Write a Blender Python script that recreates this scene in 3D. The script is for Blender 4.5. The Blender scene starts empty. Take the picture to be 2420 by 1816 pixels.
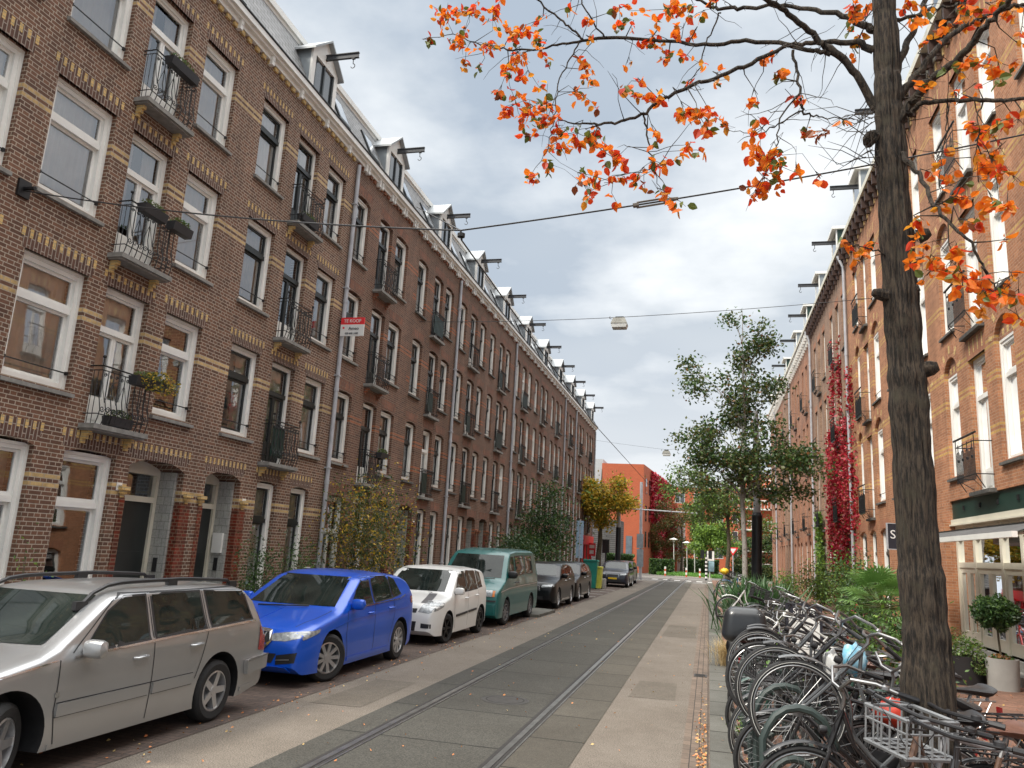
import bpy, bmesh, math, random
from mathutils import Vector, Matrix
from mathutils.bvhtree import BVHTree
random.seed(7)
PI=math.pi; R=math.radians
sc=bpy.context.scene
COL=sc.collection
# ---------------- camera (street axis = +Y, up = +Z) ----------------
F_PX=1837.03; PPX,PPY=1210.0,908.0; CZ=1.97
def _n(v): return v/v.length
_dy=_n(Vector((1674-PPX,-(1322-PPY),-F_PX)))
_dz=_n(Vector((1695-PPX,-(-7787-PPY),-F_PX)))
_dz=_n(_dz-_dy*(_dy.dot(_dz)))
_dx=_dy.cross(_dz)
RM=Matrix((_dx,_dy,_dz))          # world = RM @ cam
def ray(x,y): return RM@Vector((x-PPX,-(y-PPY),-F_PX))
def atY(x,y,Y):
    d=ray(x,y); return Vector((0,0,CZ))+d*(Y/d.y)
cd=bpy.data.cameras.new('camera'); cam=bpy.data.objects.new('camera',cd); COL.objects.link(cam)
cam.matrix_world=Matrix.Translation((0,0,CZ))@RM.to_4x4()
cd.sensor_width=36; cd.lens=27.33; cd.clip_end=1500; cd.clip_start=.05
sc.camera=cam
# ---------------- materials ----------------
def newmat(name):
    m=bpy.data.materials.new(name); m.use_nodes=True
    nt=m.node_tree; b=nt.nodes['Principled BSDF']
    return m,nt,b
def mixc(nt,fac,a,b,bt='MIX'):
    n=nt.nodes.new('ShaderNodeMix'); n.data_type='RGBA'; n.blend_type=bt
    for i,v in ((0,fac),(6,a),(7,b)):
        if hasattr(v,'is_linked') or isinstance(v,bpy.types.NodeSocket): nt.links.new(v,n.inputs[i])
        elif i==0: n.inputs[i].default_value=v
        else: n.inputs[i].default_value=(*v,1)
    return n.outputs[2]
def noise(nt,vec,scale,detail=4,rough=.55):
    n=nt.nodes.new('ShaderNodeTexNoise'); n.inputs['Scale'].default_value=scale
    n.inputs['Detail'].default_value=detail; n.inputs['Roughness'].default_value=rough
    nt.links.new(vec,n.inputs['Vector']); return n.outputs['Fac']
def ramp(nt,fac,a,b):
    n=nt.nodes.new('ShaderNodeMapRange'); nt.links.new(fac,n.inputs[0])
    n.inputs[1].default_value=a; n.inputs[2].default_value=b; return n.outputs[0]
def pos(nt): return nt.nodes.new('ShaderNodeNewGeometry').outputs['Position']
def bumpn(nt,b,h,st,dist=.01):
    n=nt.nodes.new('ShaderNodeBump'); n.inputs['Strength'].default_value=st; n.inputs['Distance'].default_value=dist
    nt.links.new(h,n.inputs['Height']); nt.links.new(n.outputs[0],b.inputs['Normal'])
MATS={}
def mat(name,c,r=.6,m=0.,var=.25,s=3.,bump=0.,bs=60.,coat=0.,c2=None,f=.5):
    if name in MATS: return MATS[name]
    M_,nt,b=newmat(name); P=pos(nt)
    c2=c2 or tuple(x*(1-var) for x in c)
    fac=ramp(nt,noise(nt,P,s,6),.35,.65)
    nt.links.new(mixc(nt,fac,c,c2),b.inputs['Base Color'])
    b.inputs['Roughness'].default_value=r; b.inputs['Metallic'].default_value=m
    if coat: b.inputs['Coat Weight'].default_value=coat; b.inputs['Coat Roughness'].default_value=.04
    if bump: bumpn(nt,b,noise(nt,P,bs,4),bump,.006)
    MATS[name]=M_; return M_
def brickmat(name,c1,c2,mo,w=.22,h=.0635,ms=.0085,vert=False,dirt=.3,rough=.85,swap=None,off=.5,bump=.6,acc=None,bands=None,bond=False):
    M_,nt,b=newmat(name); P=pos(nt)
    s=nt.nodes.new('ShaderNodeSeparateXYZ'); nt.links.new(P,s.inputs[0])
    a=nt.nodes.new('ShaderNodeMath'); nt.links.new(s.outputs[0],a.inputs[0]); nt.links.new(s.outputs[1],a.inputs[1])
    c=nt.nodes.new('ShaderNodeCombineXYZ')
    if swap=='ground': nt.links.new(s.outputs[1],c.inputs[0]); nt.links.new(s.outputs[0],c.inputs[1])
    elif swap=='ground2': nt.links.new(s.outputs[0],c.inputs[0]); nt.links.new(s.outputs[1],c.inputs[1])
    elif vert: nt.links.new(s.outputs[2],c.inputs[0]); nt.links.new(a.outputs[0],c.inputs[1])
    else: nt.links.new(a.outputs[0],c.inputs[0]); nt.links.new(s.outputs[2],c.inputs[1])
    t=nt.nodes.new('ShaderNodeTexBrick'); nt.links.new(c.outputs[0],t.inputs['Vector'])
    t.inputs['Scale'].default_value=1; t.inputs['Brick Width'].default_value=w; t.inputs['Row Height'].default_value=h
    t.inputs['Mortar Size'].default_value=ms; t.inputs['Mortar Smooth'].default_value=.3; t.offset=off
    if bond: t.squash=.5; t.squash_frequency=2
    t.inputs['Color1'].default_value=(*c1,1); t.inputs['Color2'].default_value=(*c2,1); t.inputs['Mortar'].default_value=(*mo,1)
    col=t.outputs['Color']
    if bands:
        zs_,yc=bands; acc_=None
        def mth(op,a_,b_):
            k=nt.nodes.new('ShaderNodeMath'); k.operation=op
            for i_,v_ in enumerate((a_,b_)):
                if isinstance(v_,(int,float)): k.inputs[i_].default_value=v_
                else: nt.links.new(v_,k.inputs[i_])
            return k.outputs[0]
        rw=mth('FLOOR',mth('DIVIDE',s.outputs[2],h),0)
        for z_ in zs_:
            k0=math.floor(z_/h)
            for kk in (k0,k0+2):
                q=nt.nodes.new('ShaderNodeMath'); q.operation='COMPARE'; nt.links.new(rw,q.inputs[0]); q.inputs[1].default_value=kk; q.inputs[2].default_value=.3
                acc_=q.outputs[0] if acc_ is None else mth('MAXIMUM',acc_,q.outputs[0])
        inv_=mth('SUBTRACT',1.0,t.outputs['Fac'])
        vy=mixc(nt,ramp(nt,noise(nt,c.outputs[0],7,2),.35,.65),yc,tuple(x*.72 for x in yc))
        col=mixc(nt,mth('MULTIPLY',acc_,inv_),col,vy)
    n1=ramp(nt,noise(nt,P,1.1,7,.65),.3,.7)
    ms_=nt.nodes.new('ShaderNodeMapping'); nt.links.new(P,ms_.inputs[0]); ms_.inputs['Scale'].default_value=(1,1,.22)
    st_=ramp(nt,noise(nt,ms_.outputs[0],1.6,6,.7),.42,.62); col=mixc(nt,dirt,col,mixc(nt,st_,(.62,.60,.58),(1.1,1.09,1.08)),'MULTIPLY')
    col=mixc(nt,dirt,col,mixc(nt,n1,(.35,.33,.31),(1.25,1.2,1.15)),'MULTIPLY')
    n2=ramp(nt,noise(nt,P,30,3),.3,.7)
    col=mixc(nt,.5,col,mixc(nt,n2,(.7,.7,.7),(1.2,1.2,1.2)),'MULTIPLY')
    if acc:
        n3=ramp(nt,noise(nt,c.outputs[0],9,2),.62,.66); col=mixc(nt,n3,col,acc)
    nt.links.new(col,b.inputs['Base Color']); b.inputs['Roughness'].default_value=rough
    if bump:
        inv=nt.nodes.new('ShaderNodeMath'); inv.operation='SUBTRACT'; inv.inputs[0].default_value=1; nt.links.new(t.outputs['Fac'],inv.inputs[1])
        bumpn(nt,b,inv.outputs[0],bump,.006)
    MATS[name]=M_; return M_
def glassmat(name,tint=(.75,.8,.8),refl=1.6):
    M_=bpy.data.materials.new(name); M_.use_nodes=True; nt=M_.node_tree; nt.nodes.clear()
    o=nt.nodes.new('ShaderNodeOutputMaterial'); mx=nt.nodes.new('ShaderNodeMixShader')
    tr=nt.nodes.new('ShaderNodeBsdfTransparent'); tr.inputs[0].default_value=(*tint,1)
    gl=nt.nodes.new('ShaderNodeBsdfGlossy'); gl.inputs['Roughness'].default_value=.015; gl.inputs[0].default_value=(.95,.97,1,1)
    fr=nt.nodes.new('ShaderNodeFresnel'); fr.inputs[0].default_value=refl
    P=pos(nt); n=nt.nodes.new('ShaderNodeBump'); n.inputs['Strength'].default_value=.035; n.inputs['Distance'].default_value=.02
    nt.links.new(noise(nt,P,1.7,2),n.inputs['Height']); va=nt.nodes.new('ShaderNodeVectorMath'); va.operation='ADD'; nt.links.new(n.outputs[0],va.inputs[0]); va.inputs[1].default_value=(0,0,.075); vn=nt.nodes.new('ShaderNodeVectorMath'); vn.operation='NORMALIZE'; nt.links.new(va.outputs[0],vn.inputs[0]); nt.links.new(vn.outputs[0],gl.inputs['Normal'])
    fa=nt.nodes.new('ShaderNodeMath'); fa.operation='MULTIPLY_ADD'; fa.use_clamp=True; nt.links.new(fr.outputs[0],fa.inputs[0]); fa.inputs[1].default_value=1.3; fa.inputs[2].default_value=.07; nt.links.new(fa.outputs[0],mx.inputs[0]); nt.links.new(tr.outputs[0],mx.inputs[1]); nt.links.new(gl.outputs[0],mx.inputs[2]); nt.links.new(mx.outputs[0],o.inputs[0])
    MATS[name]=M_; return M_
def leafmat(name,c,c2,tr=.35):
    M_,nt,b=newmat(name); P=pos(nt)
    col=mixc(nt,ramp(nt,noise(nt,P,3.5,3),.35,.65),c,c2)
    nt.links.new(col,b.inputs['Base Color']); b.inputs['Roughness'].default_value=.5
    o=nt.nodes['Material Output']; t=nt.nodes.new('ShaderNodeBsdfTranslucent'); nt.links.new(col,t.inputs[0])
    mx=nt.nodes.new('ShaderNodeMixShader'); mx.inputs[0].default_value=tr
    nt.links.new(b.outputs[0],mx.inputs[1]); nt.links.new(t.outputs[0],mx.inputs[2]); nt.links.new(mx.outputs[0],o.inputs[0])
    MATS[name]=M_; return M_
# ---------------- mesh builder ----------------
class MB:
    def __init__(s): s.v=[]; s.f=[]; s.m=[]
    def face(s,pts,mi=0):
        n=len(s.v); s.v+=[tuple(p) for p in pts]; s.f.append(tuple(range(n,n+len(pts)))); s.m.append(mi)
    def box(s,x0,x1,y0,y1,z0,z1,mi=0):
        n=len(s.v)
        s.v+=[(x0,y0,z0),(x1,y0,z0),(x1,y1,z0),(x0,y1,z0),(x0,y0,z1),(x1,y0,z1),(x1,y1,z1),(x0,y1,z1)]
        for q in ((0,3,2,1),(4,5,6,7),(0,1,5,4),(1,2,6,5),(2,3,7,6),(3,0,4,7)): s.f.append(tuple(n+i for i in q)); s.m.append(mi)
    def tube(s,pts,r,n=6,mi=0,cap=True,closed=False):
        pts=[Vector(p) for p in pts]; k=len(pts)
        if not hasattr(r,'__len__'): r=[r]*k
        b=len(s.v); up=Vector((0,0,1)); pn=None
        for i,p in enumerate(pts):
            if closed: t=pts[(i+1)%k]-pts[i-1]
            else: t=(pts[min(i+1,k-1)]-pts[max(i-1,0)])
            if t.length<1e-9: t=Vector((0,0,1))
            t.normalize()
            if pn is None:
                a=up if abs(t.z)<.9 else Vector((1,0,0)); pn=(a-t*a.dot(t)).normalized()
            else:
                pn=pn-t*pn.dot(t)
                if pn.length<1e-6: pn=t.orthogonal()
                pn.normalize()
            q=t.cross(pn)
            for j in range(n):
                an=2*PI*j/n; s.v.append(tuple(p+(pn*math.cos(an)+q*math.sin(an))*r[i]))
        rng=k if closed else k-1
        for i in range(rng):
            i2=(i+1)%k
            for j in range(n):
                j2=(j+1)%n; s.f.append((b+i*n+j,b+i*n+j2,b+i2*n+j2,b+i2*n+j)); s.m.append(mi)
        if cap and not closed and n>2:
            s.f.append(tuple(b+j for j in range(n))[::-1]); s.m.append(mi)
            s.f.append(tuple(b+(k-1)*n+j for j in range(n))); s.m.append(mi)
    def lathe(s,prof,c=(0,0,0),ax='z',n=24,mi=0,a0=0,a1=2*PI):
        b=len(s.v); full=abs(a1-a0-2*PI)<1e-6; k=n if full else n+1
        for i in range(k):
            a=a0+(a1-a0)*i/n
            for (r,h) in prof:
                x,y=r*math.cos(a),r*math.sin(a)
                p={'z':(x,y,h),'x':(h,x,y),'y':(y,h,x)}[ax]
                s.v.append((c[0]+p[0],c[1]+p[1],c[2]+p[2]))
        m=len(prof)
        for i in range(n):
            i2=(i+1)%k
            for j in range(m-1):
                s.f.append((b+i*m+j,b+i2*m+j,b+i2*m+j+1,b+i*m+j+1)); s.m.append(mi)
    def prism(s,poly,fn,d0,d1,mi=0):
        n=len(poly); b=len(s.v)
        for d in (d0,d1):
            for p in poly: s.v.append(tuple(fn(p[0],p[1],d)))
        s.f.append(tuple(range(b,b+n))[::-1]); s.m.append(mi)
        s.f.append(tuple(range(b+n,b+2*n))); s.m.append(mi)
        for i in range(n):
            j=(i+1)%n; s.f.append((b+i,b+j,b+n+j,b+n+i)); s.m.append(mi)
    def mesh(s,name,mats,smooth=False,bevel=0):
        me=bpy.data.meshes.new(name); me.from_pydata(s.v,[],s.f)
        if not isinstance(mats,(list,tuple)): mats=[mats]
        for m in mats: me.materials.append(m)
        me.polygons.foreach_set('material_index',s.m)
        if smooth:
            me.polygons.foreach_set('use_smooth',[True]*len(s.f))
            try: me.set_sharp_from_angle(angle=R(40))
            except Exception: pass
        me.update(); return me
    def obj(s,name,mats,parent=None,loc=(0,0,0),smooth=False):
        return put(name,s.mesh(name,mats,smooth),parent,loc)
WL={}
def put(name,me,parent=None,loc=(0,0,0)):
    """loc is a world location; parents are unrotated unless local frame is meant"""
    o=bpy.data.objects.new(name,me); COL.objects.link(o)
    loc=Vector(loc)
    if parent is not None:
        o.parent=parent; o.location=loc-WL.get(parent.name,Vector((0,0,0)))
    else: o.location=loc
    WL[o.name]=loc
    return o
def tag(o,label=None,cat=None,group=None,kind=None):
    for k,v in (('label',label),('category',cat),('group',group),('kind',kind)):
        if v: o[k]=v
    return o
def empty(name,loc,label,cat,group=None):
    o=bpy.data.objects.new(name,None); COL.objects.link(o); o.location=loc; o.empty_display_size=.2
    WL[o.name]=Vector(loc); return tag(o,label,cat,group)
def local(name,mb_or_me,mats,parent,smooth=False):
    me=mb_or_me.mesh(name,mats,smooth) if isinstance(mb_or_me,MB) else mb_or_me
    o=bpy.data.objects.new(name,me); COL.objects.link(o); o.parent=parent; return o
def copytree(o,parent=None):
    c=o.copy(); COL.objects.link(c); c.parent=parent
    for ch in list(o.children): copytree(ch,c)
    return c
def struct(o): o['kind']='structure'; return o
KR0=5.6/6.3
# ---------------- palette ----------------
brickmat('brick_dark',(.205,.098,.058),(.108,.052,.033),(.44,.37,.295),ms=.0075,bond=True,bands=([1.97+(z-1.97)*1.05 for z in (2.5,4.99,7.65,10.31)],(.62,.43,.19)))
LZ=[1.97+(z-1.97)*1.05 for z in (2.5,4.99,7.65,10.31)]; LZ2=LZ+[1.97+(z-1.97)*1.05 for z in (4.2,6.86,9.52)]
brickmat('brick_brown',(.180,.082,.049),(.096,.045,.029),(.28,.22,.165),ms=.007,bond=True,bands=(LZ2,(.42,.12,.045)))
brickmat('brick_brown_light',(.195,.090,.057),(.110,.053,.036),(.32,.25,.19),ms=.007,bond=True,bands=(LZ,(.42,.13,.05)))
brickmat('brick_orange',(.52,.235,.115),(.35,.145,.068),(.46,.30,.20),ms=.007,bond=True,dirt=.4,bands=([1.97+(z-1.97)*KR0 for z in (5.15,6.35,7.12,9.1,10.2,10.95,13.1,14.5)],(.66,.40,.12)))
brickmat('brick_tan',(.36,.21,.14),(.24,.135,.09),(.38,.29,.21),bond=True,dirt=.4)
brickmat('brick_orange_pink',(.42,.20,.12),(.29,.13,.078),(.40,.26,.18),bond=True,dirt=.4)
brickmat('soldier_dark',(.145,.068,.045),(.085,.043,.032),(.36,.30,.25),vert=True)
brickmat('soldier_red',(.28,.10,.055),(.14,.06,.04),(.22,.17,.13),vert=True)
brickmat('soldier_orange',(.45,.19,.10),(.34,.13,.07),(.40,.24,.15),vert=True)
brickmat('brick_yellow',(.70,.48,.20),(.58,.38,.14),(.42,.34,.2),dirt=.2)
brickmat('brick_band_red',(.34,.10,.04),(.20,.07,.035),(.22,.17,.13),acc=None)
brickmat('brick_glazed_red',(.22,.024,.009),(.09,.022,.012),(.24,.15,.10),rough=.3,dirt=.3,bond=True)
brickmat('brick_far_orange',(.46,.095,.036),(.38,.078,.032),(.45,.16,.08),dirt=.1,bump=0)
white=mat('white_paint',(.82,.81,.77),.45,var=.12,s=2,bump=.05)
cream=mat('cream_paint',(.70,.66,.54),.45,var=.12,s=2)
black_paint=mat('black_paint',(.018,.022,.022),.35,var=.2)
dkgreen=mat('dark_green_paint',(.015,.045,.035),.4,var=.3)
stone=mat('grey_stone',(.26,.25,.23),.85,var=.3,s=9,bump=.3)
darkstone=mat('dark_stone',(.12,.115,.105),.85,var=.35,s=9,bump=.3)
iron=mat('black_iron',(.012,.012,.013),.5,var=.2)
zinc=mat('zinc',(.30,.33,.35),.45,m=.4,var=.2,s=2.5)
pipegrey=mat('pipe_grey',(.45,.46,.49),.5,var=.2,s=3)
slate=brickmat('slate',(.30,.305,.31),(.235,.24,.245),(.07,.07,.07),w=.3,h=.16,ms=.012,dirt=.3,rough=.6)
leadroof=mat('lead_roof',(.36,.38,.39),.5,m=.2,var=.15,s=1.5)
tilew=brickmat('white_tile',(.42,.42,.39),(.36,.36,.34),(.18,.18,.17),w=.15,h=.15,ms=.004,rough=.25,dirt=.1,bump=.1)
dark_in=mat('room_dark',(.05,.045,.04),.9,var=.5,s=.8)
curtain_w=mat('curtain_white',(.86,.86,.84),.9,var=.08,s=4)
curtain_c=mat('curtain_cream',(.68,.62,.47),.9,var=.15,s=4)
blindgrey=mat('blind_grey',(.5,.5,.48),.7,var=.06)
glass=glassmat('window_glass',tint=(.93,.95,.95),refl=2.0)
concrete=mat('concrete',(.33,.32,.30),.9,var=.25,s=2,bump=.25)
# ---------------- house kit ----------------
blackpl0=mat('bell_black',(.02,.02,.022),.45)
CACHE={}
def bx(mb,s,u0,u1,v0,v1,w0,w1,mi=0): mb.box(min(s*w0,s*w1),max(s*w0,s*w1),u0,u1,v0,v1,mi)
def winparts(s,w,h,style):
    """meshes of one window; origin = lower -Y corner in the wall plane. style: (sash, curtain, sill, bar, tr)"""
    key=(s,round(w,2),round(h,2),style)
    if key in CACHE: return CACHE[key]
    sash,cur,sill,bar,tr=style; w=round(w,2); h=round(h,2); j=.105 if w<.95 else .115
    d=.11 # reveal
    out={}
    mb=MB(); F=white if sash!='cream' else cream
    bx(mb,s,0,j,0,h,-d,-d-.12); bx(mb,s,w-j,w,0,h,-d,-d-.12); bx(mb,s,j,w-j,0,.09,-d,-d-.12); bx(mb,s,j,w-j,h-j,h,-d,-d-.12)
    bx(mb,s,.0,j*.45,0,h,-d+.02,-d); bx(mb,s,w-j*.45,w,0,h,-d+.02,-d); bx(mb,s,j*.45,w-j*.45,h-j*.45,h,-d+.02,-d)
    out['frame']=mb.mesh('frame',F)
    SM={'dark':black_paint,'green':dkgreen}.get(sash,F)
    t=h*tr; b=.045; a=.028
    mb=MB()
    bx(mb,s,j,w-j,t-.045,t+.045,-d-.02,-d-.13)
    for (z0,z1,dd) in ((.09,t-.045,.075),(t+.045,h-j,.045)):
        bx(mb,s,j,j+b,z0,z1,-d-dd,-d-dd-.04); bx(mb,s,w-j-b,w-j,z0,z1,-d-dd,-d-dd-.04)
        bx(mb,s,j+b,w-j-b,z0,z0+b*1.2,-d-dd,-d-dd-.04); bx(mb,s,j+b,w-j-b,z1-b,z1,-d-dd,-d-dd-.04)
    out['sash']=mb.mesh('sash',SM)
    mb=MB(); x=s*(-d-.095); mb.face([(x,j,.09),(x,w-j,.09),(x,w-j,t),(x,j,t)])
    x=s*(-d-.065); mb.face([(x,j,t),(x,w-j,t),(x,w-j,h-j),(x,j,h-j)])
    out['pane']=mb.mesh('pane',glass)
    if cur:
        mb=MB(); rng=random.Random(int(w*100)*7+int(h*100)+cur)
        def drape(u0,u1,z0,z1,dd,mi=0,wave=.018):
            n=max(6,int((u1-u0)/.035)); pv=None; ph=rng.random()*6
            for i in range(n+1):
                u=u0+(u1-u0)*i/n; x=s*(-d-dd-wave*math.sin(i*1.35+ph)-.015*math.sin(i*.5+ph))
                q=((x,u,z0),(x,u,z1))
                if pv: mb.face([pv[0],q[0],q[1],pv[1]],mi)
                pv=q
        if cur==1: drape(j,w-j,.05,h-.05,.165)
        elif cur==2: drape(j,j+(w-2*j)*.3,.05,h-.05,.18); drape(w-j-(w-2*j)*.34,w-j,.05,h-.05,.18)
        elif cur==3: drape(j,w-j,h*.55,h-.05,.2,wave=.004); 
        elif cur==4: drape(j,w-j,.05,h-.05,.17,1)
        elif cur==5: drape(j,w-j,.05,h*.45,.25); 
        elif cur==6: drape(w-j-(w-2*j)*.5,w-j,.05,h-.05,.17,1)
        out['curtain']=mb.mesh('curtain',[curtain_w if cur!=3 else blindgrey,curtain_c])
    if sill:
        mb=MB(); e=.05 if sill==1 else .03; dp=.07
        P=lambda u,v,ww:(s*ww,u,v)
        mb.prism([(-d-.02,0),(dp,-.045),(dp,-.10),(-d-.02,-.10)],lambda a_,b_,c_:(s*a_,c_,b_),-e,w+e)
        out['sill']=mb.mesh('sill',stone if sill==1 else darkstone)
    if bar:
        mb=MB(); z=.26
        mb.tube([(s*(-d+.05),j*.4,z),(s*(-d+.05),w-j*.4,z)],.011,6)
        for u in (j*.4,w-j*.4): bx(mb,s,u-.02,u+.02,z-.025,z+.025,-d+.021,-d+.06)
        if bar==2: mb.tube([(s*(-d+.05),j*.4,z-.12),(s*(-d+.05),w-j*.4,z-.12)],.008,5)
        out['guard_bar']=mb.mesh('guard_bar',iron)
    CACHE[key]=out; return out
def add_window(root,s,X,u,v,w,h,style):
    m=winparts(s,w,h,style); o=put('window',m['frame'],root,(X,u,v))
    for n in m:
        if n!='frame': put(n,m[n],o,(X,u,v))
    return o
def doorparts(s,w,h,sash,panel,cur):
    key=('d',s,round(w,2),round(h,2),sash,panel,cur)
    if key in CACHE: return CACHE[key]
    w=round(w,2);h=round(h,2); j=.09; d=.11; out={}; mb=MB()
    F=cream if sash=='cream' else white
    bx(mb,s,0,j,0,h,-d,-d-.12); bx(mb,s,w-j,w,0,h,-d,-d-.12); bx(mb,s,j,w-j,h-j,h,-d,-d-.12); bx(mb,s,j,w-j,0,.06,-d,-d-.12)
    out['frame']=mb.mesh('frame',F)
    SM={'dark':black_paint,'green':dkgreen}.get(sash,F); PM={'white':F,'green':dkgreen,'black':black_paint}[panel]
    mb=MB(); t=h*.70; c=w/2; b=.05
    bx(mb,s,j,w-j,t-.05,t+.05,-d-.01,-d-.13)
    bx(mb,s,j,j+.04,t+.05,h-j,-d-.04,-d-.08); bx(mb,s,w-j-.04,w-j,t+.05,h-j,-d-.04,-d-.08); bx(mb,s,j+.04,w-j-.04,h-j-.04,h-j,-d-.04,-d-.08)
    for (a0,a1) in ((j,c-.003),(c+.003,w-j)):
        bx(mb,s,a0,a0+b,.06,t-.05,-d-.05,-d-.10); bx(mb,s,a1-b,a1,.06,t-.05,-d-.05,-d-.10)
        bx(mb,s,a0+b,a1-b,t-.05-b,t-.05,-d-.05,-d-.10)
        bx(mb,s,a0+b,a1-b,.06,.5,-d-.06,-d-.10,1); bx(mb,s,a0+b+.03,a1-b-.03,.12,.44,-d-.045,-d-.06,1)
    out['sash']=mb.mesh('sash',[SM,PM])
    mb=MB(); x=s*(-d-.08); mb.face([(x,j,.06),(x,w-j,.06),(x,w-j,t),(x,j,t)]); x=s*(-d-.06); mb.face([(x,j,t),(x,w-j,t),(x,w-j,h-j),(x,j,h-j)])
    out['pane']=mb.mesh('pane',glass)
    if cur:
        mb=MB()
        for (u0,u1) in ((j,w*.35),(w*.62,w-j)) if cur==2 else ((j,w-j),):
            n=12; pv=None
            for i in range(n+1):
                u=u0+(u1-u0)*i/n; x=s*(-d-.19-.03*math.sin(i*1.5)); q=((x,u,.05),(x,u,h-.05))
                if pv: mb.face([pv[0],q[0],q[1],pv[1]])
                pv=q
        out['curtain']=mb.mesh('curtain',curtain_w)
    CACHE[key]=out; return out
def add_door(root,s,X,u,v,w,h,sash,panel,cur,name='balcony_door'):
    m=doorparts(s,w,h,sash,panel,cur); o=put(name,m['frame'],root,(X,u,v))
    for n in m:
        if n!='frame': put(n,m[n],o,(X,u,v))
    return o
def scroll(mb,c,r,s,w,turn=1,n=10,rad=.0085):
    # small spiral in the plane w = const (u,v plane)
    pts=[]
    for i in range(n+1):
        a=turn*(i/n*1.6*2*PI*.8); rr=r*(1-.75*i/n); pts.append((s*w,c[0]+rr*math.cos(a),c[1]+rr*math.sin(a)))
    mb.tube(pts,rad,4,cap=False)
def railing(s,w,dep,style):
    key=('r',s,round(w,2),dep,style)
    if key in CACHE: return CACHE[key]
    mb=MB(); H=.92 if style!='right' else 1.02
    if style=='ornate':
        for z in (H,H-.07,.16):
            mb.tube([(0,0,z),(s*dep,0,z),(s*dep,w,z),(0,w,z)],.014 if z==H else .009,5)
        for u in (-.015,w+.015): mb.tube([(s*dep,u,H-.0),(s*dep,u,H+.12)],.009,5); mb.lathe([(0,-.03),(.026,-.015),(.03,0),(.026,.015),(0,.03)],(s*dep,u,H+.14),'z',8)
        n=int(w/.115)
        for i in range(n+1):
            u=w*i/n; bul=.05
            mb.tube([(s*dep,u,H-.07),(s*dep,u,.42),(s*(dep+bul),u,.22),(s*(dep+bul*.6),u,.1),(s*dep,u,0)],.0105,4,cap=False)
            if i<n:
                du=w/n
                scroll(mb,(u+du*.5,.24),.052,s,dep+.035,1 if i%2 else -1)
                scroll(mb,(u+du*.5,.78),.034,s,dep,-1 if i%2 else 1)
                if i%2==0: mb.tube([(s*dep,u,.7),(s*dep,u+du,.35)],.006,4,cap=False)
                else: mb.tube([(s*dep,u,.35),(s*dep,u+du,.7)],.006,4,cap=False)
        for u in (0,w):
            for k in (1,2): mb.tube([(s*dep*k/3,u,H-.07),(s*dep*k/3,u,0)],.008,4,cap=False)
    elif style=='simple':
        for z in (H,H-.1,.12): mb.tube([(0,0,z),(s*dep,0,z),(s*dep,w,z),(0,w,z)],.013,5)
        n=int(w/.13)
        for i in range(n+1):
            u=w*i/n; mb.tube([(s*dep,u,H),(s*dep,u,.02)],.008,4,cap=False)
            if i<n: mb.lathe([(.030,-.006),(.036,0),(.030,.006)],(s*dep,u+w/n/2,H-.05),'x',8)
        for u in (0,w): mb.tube([(s*dep*.5,u,H),(s*dep*.5,u,.02)],.008,4,cap=False)
    else: # right-hand row: sloping hand rail clear of the bars, hairpin bars, splayed feet
        mb.tube([(s*dep,-.12,H+.10),(s*dep,w+.12,H+.10)],.024,6)
        for z in (H-.06,.28): mb.tube([(0,0,z),(s*dep,0,z),(s*dep,w,z),(0,w,z)],.012,5)
        n=int(w/.075)
        for i in range(n+1):
            u=w*i/n; top=H+.1 if i in(0,n) else (H-.02 if i%4==2 else H-.24)
            mb.tube([(s*dep,u,top),(s*dep,u,.17)],.009,4,cap=False)
            if i%4==1 and i+2<=n:
                r_=w/n; mb.tube([(s*dep,u+r_-r_*math.cos(a*PI/6),H-.24+r_*math.sin(a*PI/6)) for a in range(7)],.008,4,cap=False)
                scroll(mb,(u+r_,H-.38),.05,s,dep,1)
        for u in (0,w): mb.tube([(s*dep,u,.28),(s*(dep-.16),u,.0)],.011,5); mb.tube([(s*dep,u+(.2 if u==0 else -.2),.2),(s*(dep-.22),u+(.35 if u==0 else -.35),.02)],.008,4)
    me=mb.mesh('railing',iron,smooth=True); CACHE[key]=me; return me
def add_balcony(root,s,X,u,v,w,style,boards=False,corb='brick_yellow'):
    dep={'ornate':.25,'simple':.12,'right':.34}[style]
    mb=MB(); th=.075 if style=='ornate' else .08
    sd=dep+.045 if style!='right' else .12
    bx(mb,s,-.06,w+.06,-th,0,-.10,sd)
    if style=='ornate':
        bx(mb,s,-.03,w+.03,-th-.03,-th,.003,sd-.04)
        for uu in (.02,w-.14):
            for k,(a,b) in enumerate(((.15,.065),(.10,.065),(.05,.065))): bx(mb,s,uu,uu+.07,-th-.03-.065*(k+1),-th-.03-.065*k-.003,.003,a,1)
    o=put('balcony',mb.mesh('balcony',[stone if style!='right' else darkstone,MATS[corb]]),root,(X,u,v))
    put('railing',railing(s,w,dep,style),o,(X,u,v))
    if boards:
        m2=MB(); bx(m2,s,.03,w*.48 if boards==2 else w-.03,.13,.80,dep-.035,dep-.02); put('screen_board',m2.mesh('screen_board',dkgreen),o,(X,u,v))
    return o
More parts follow.
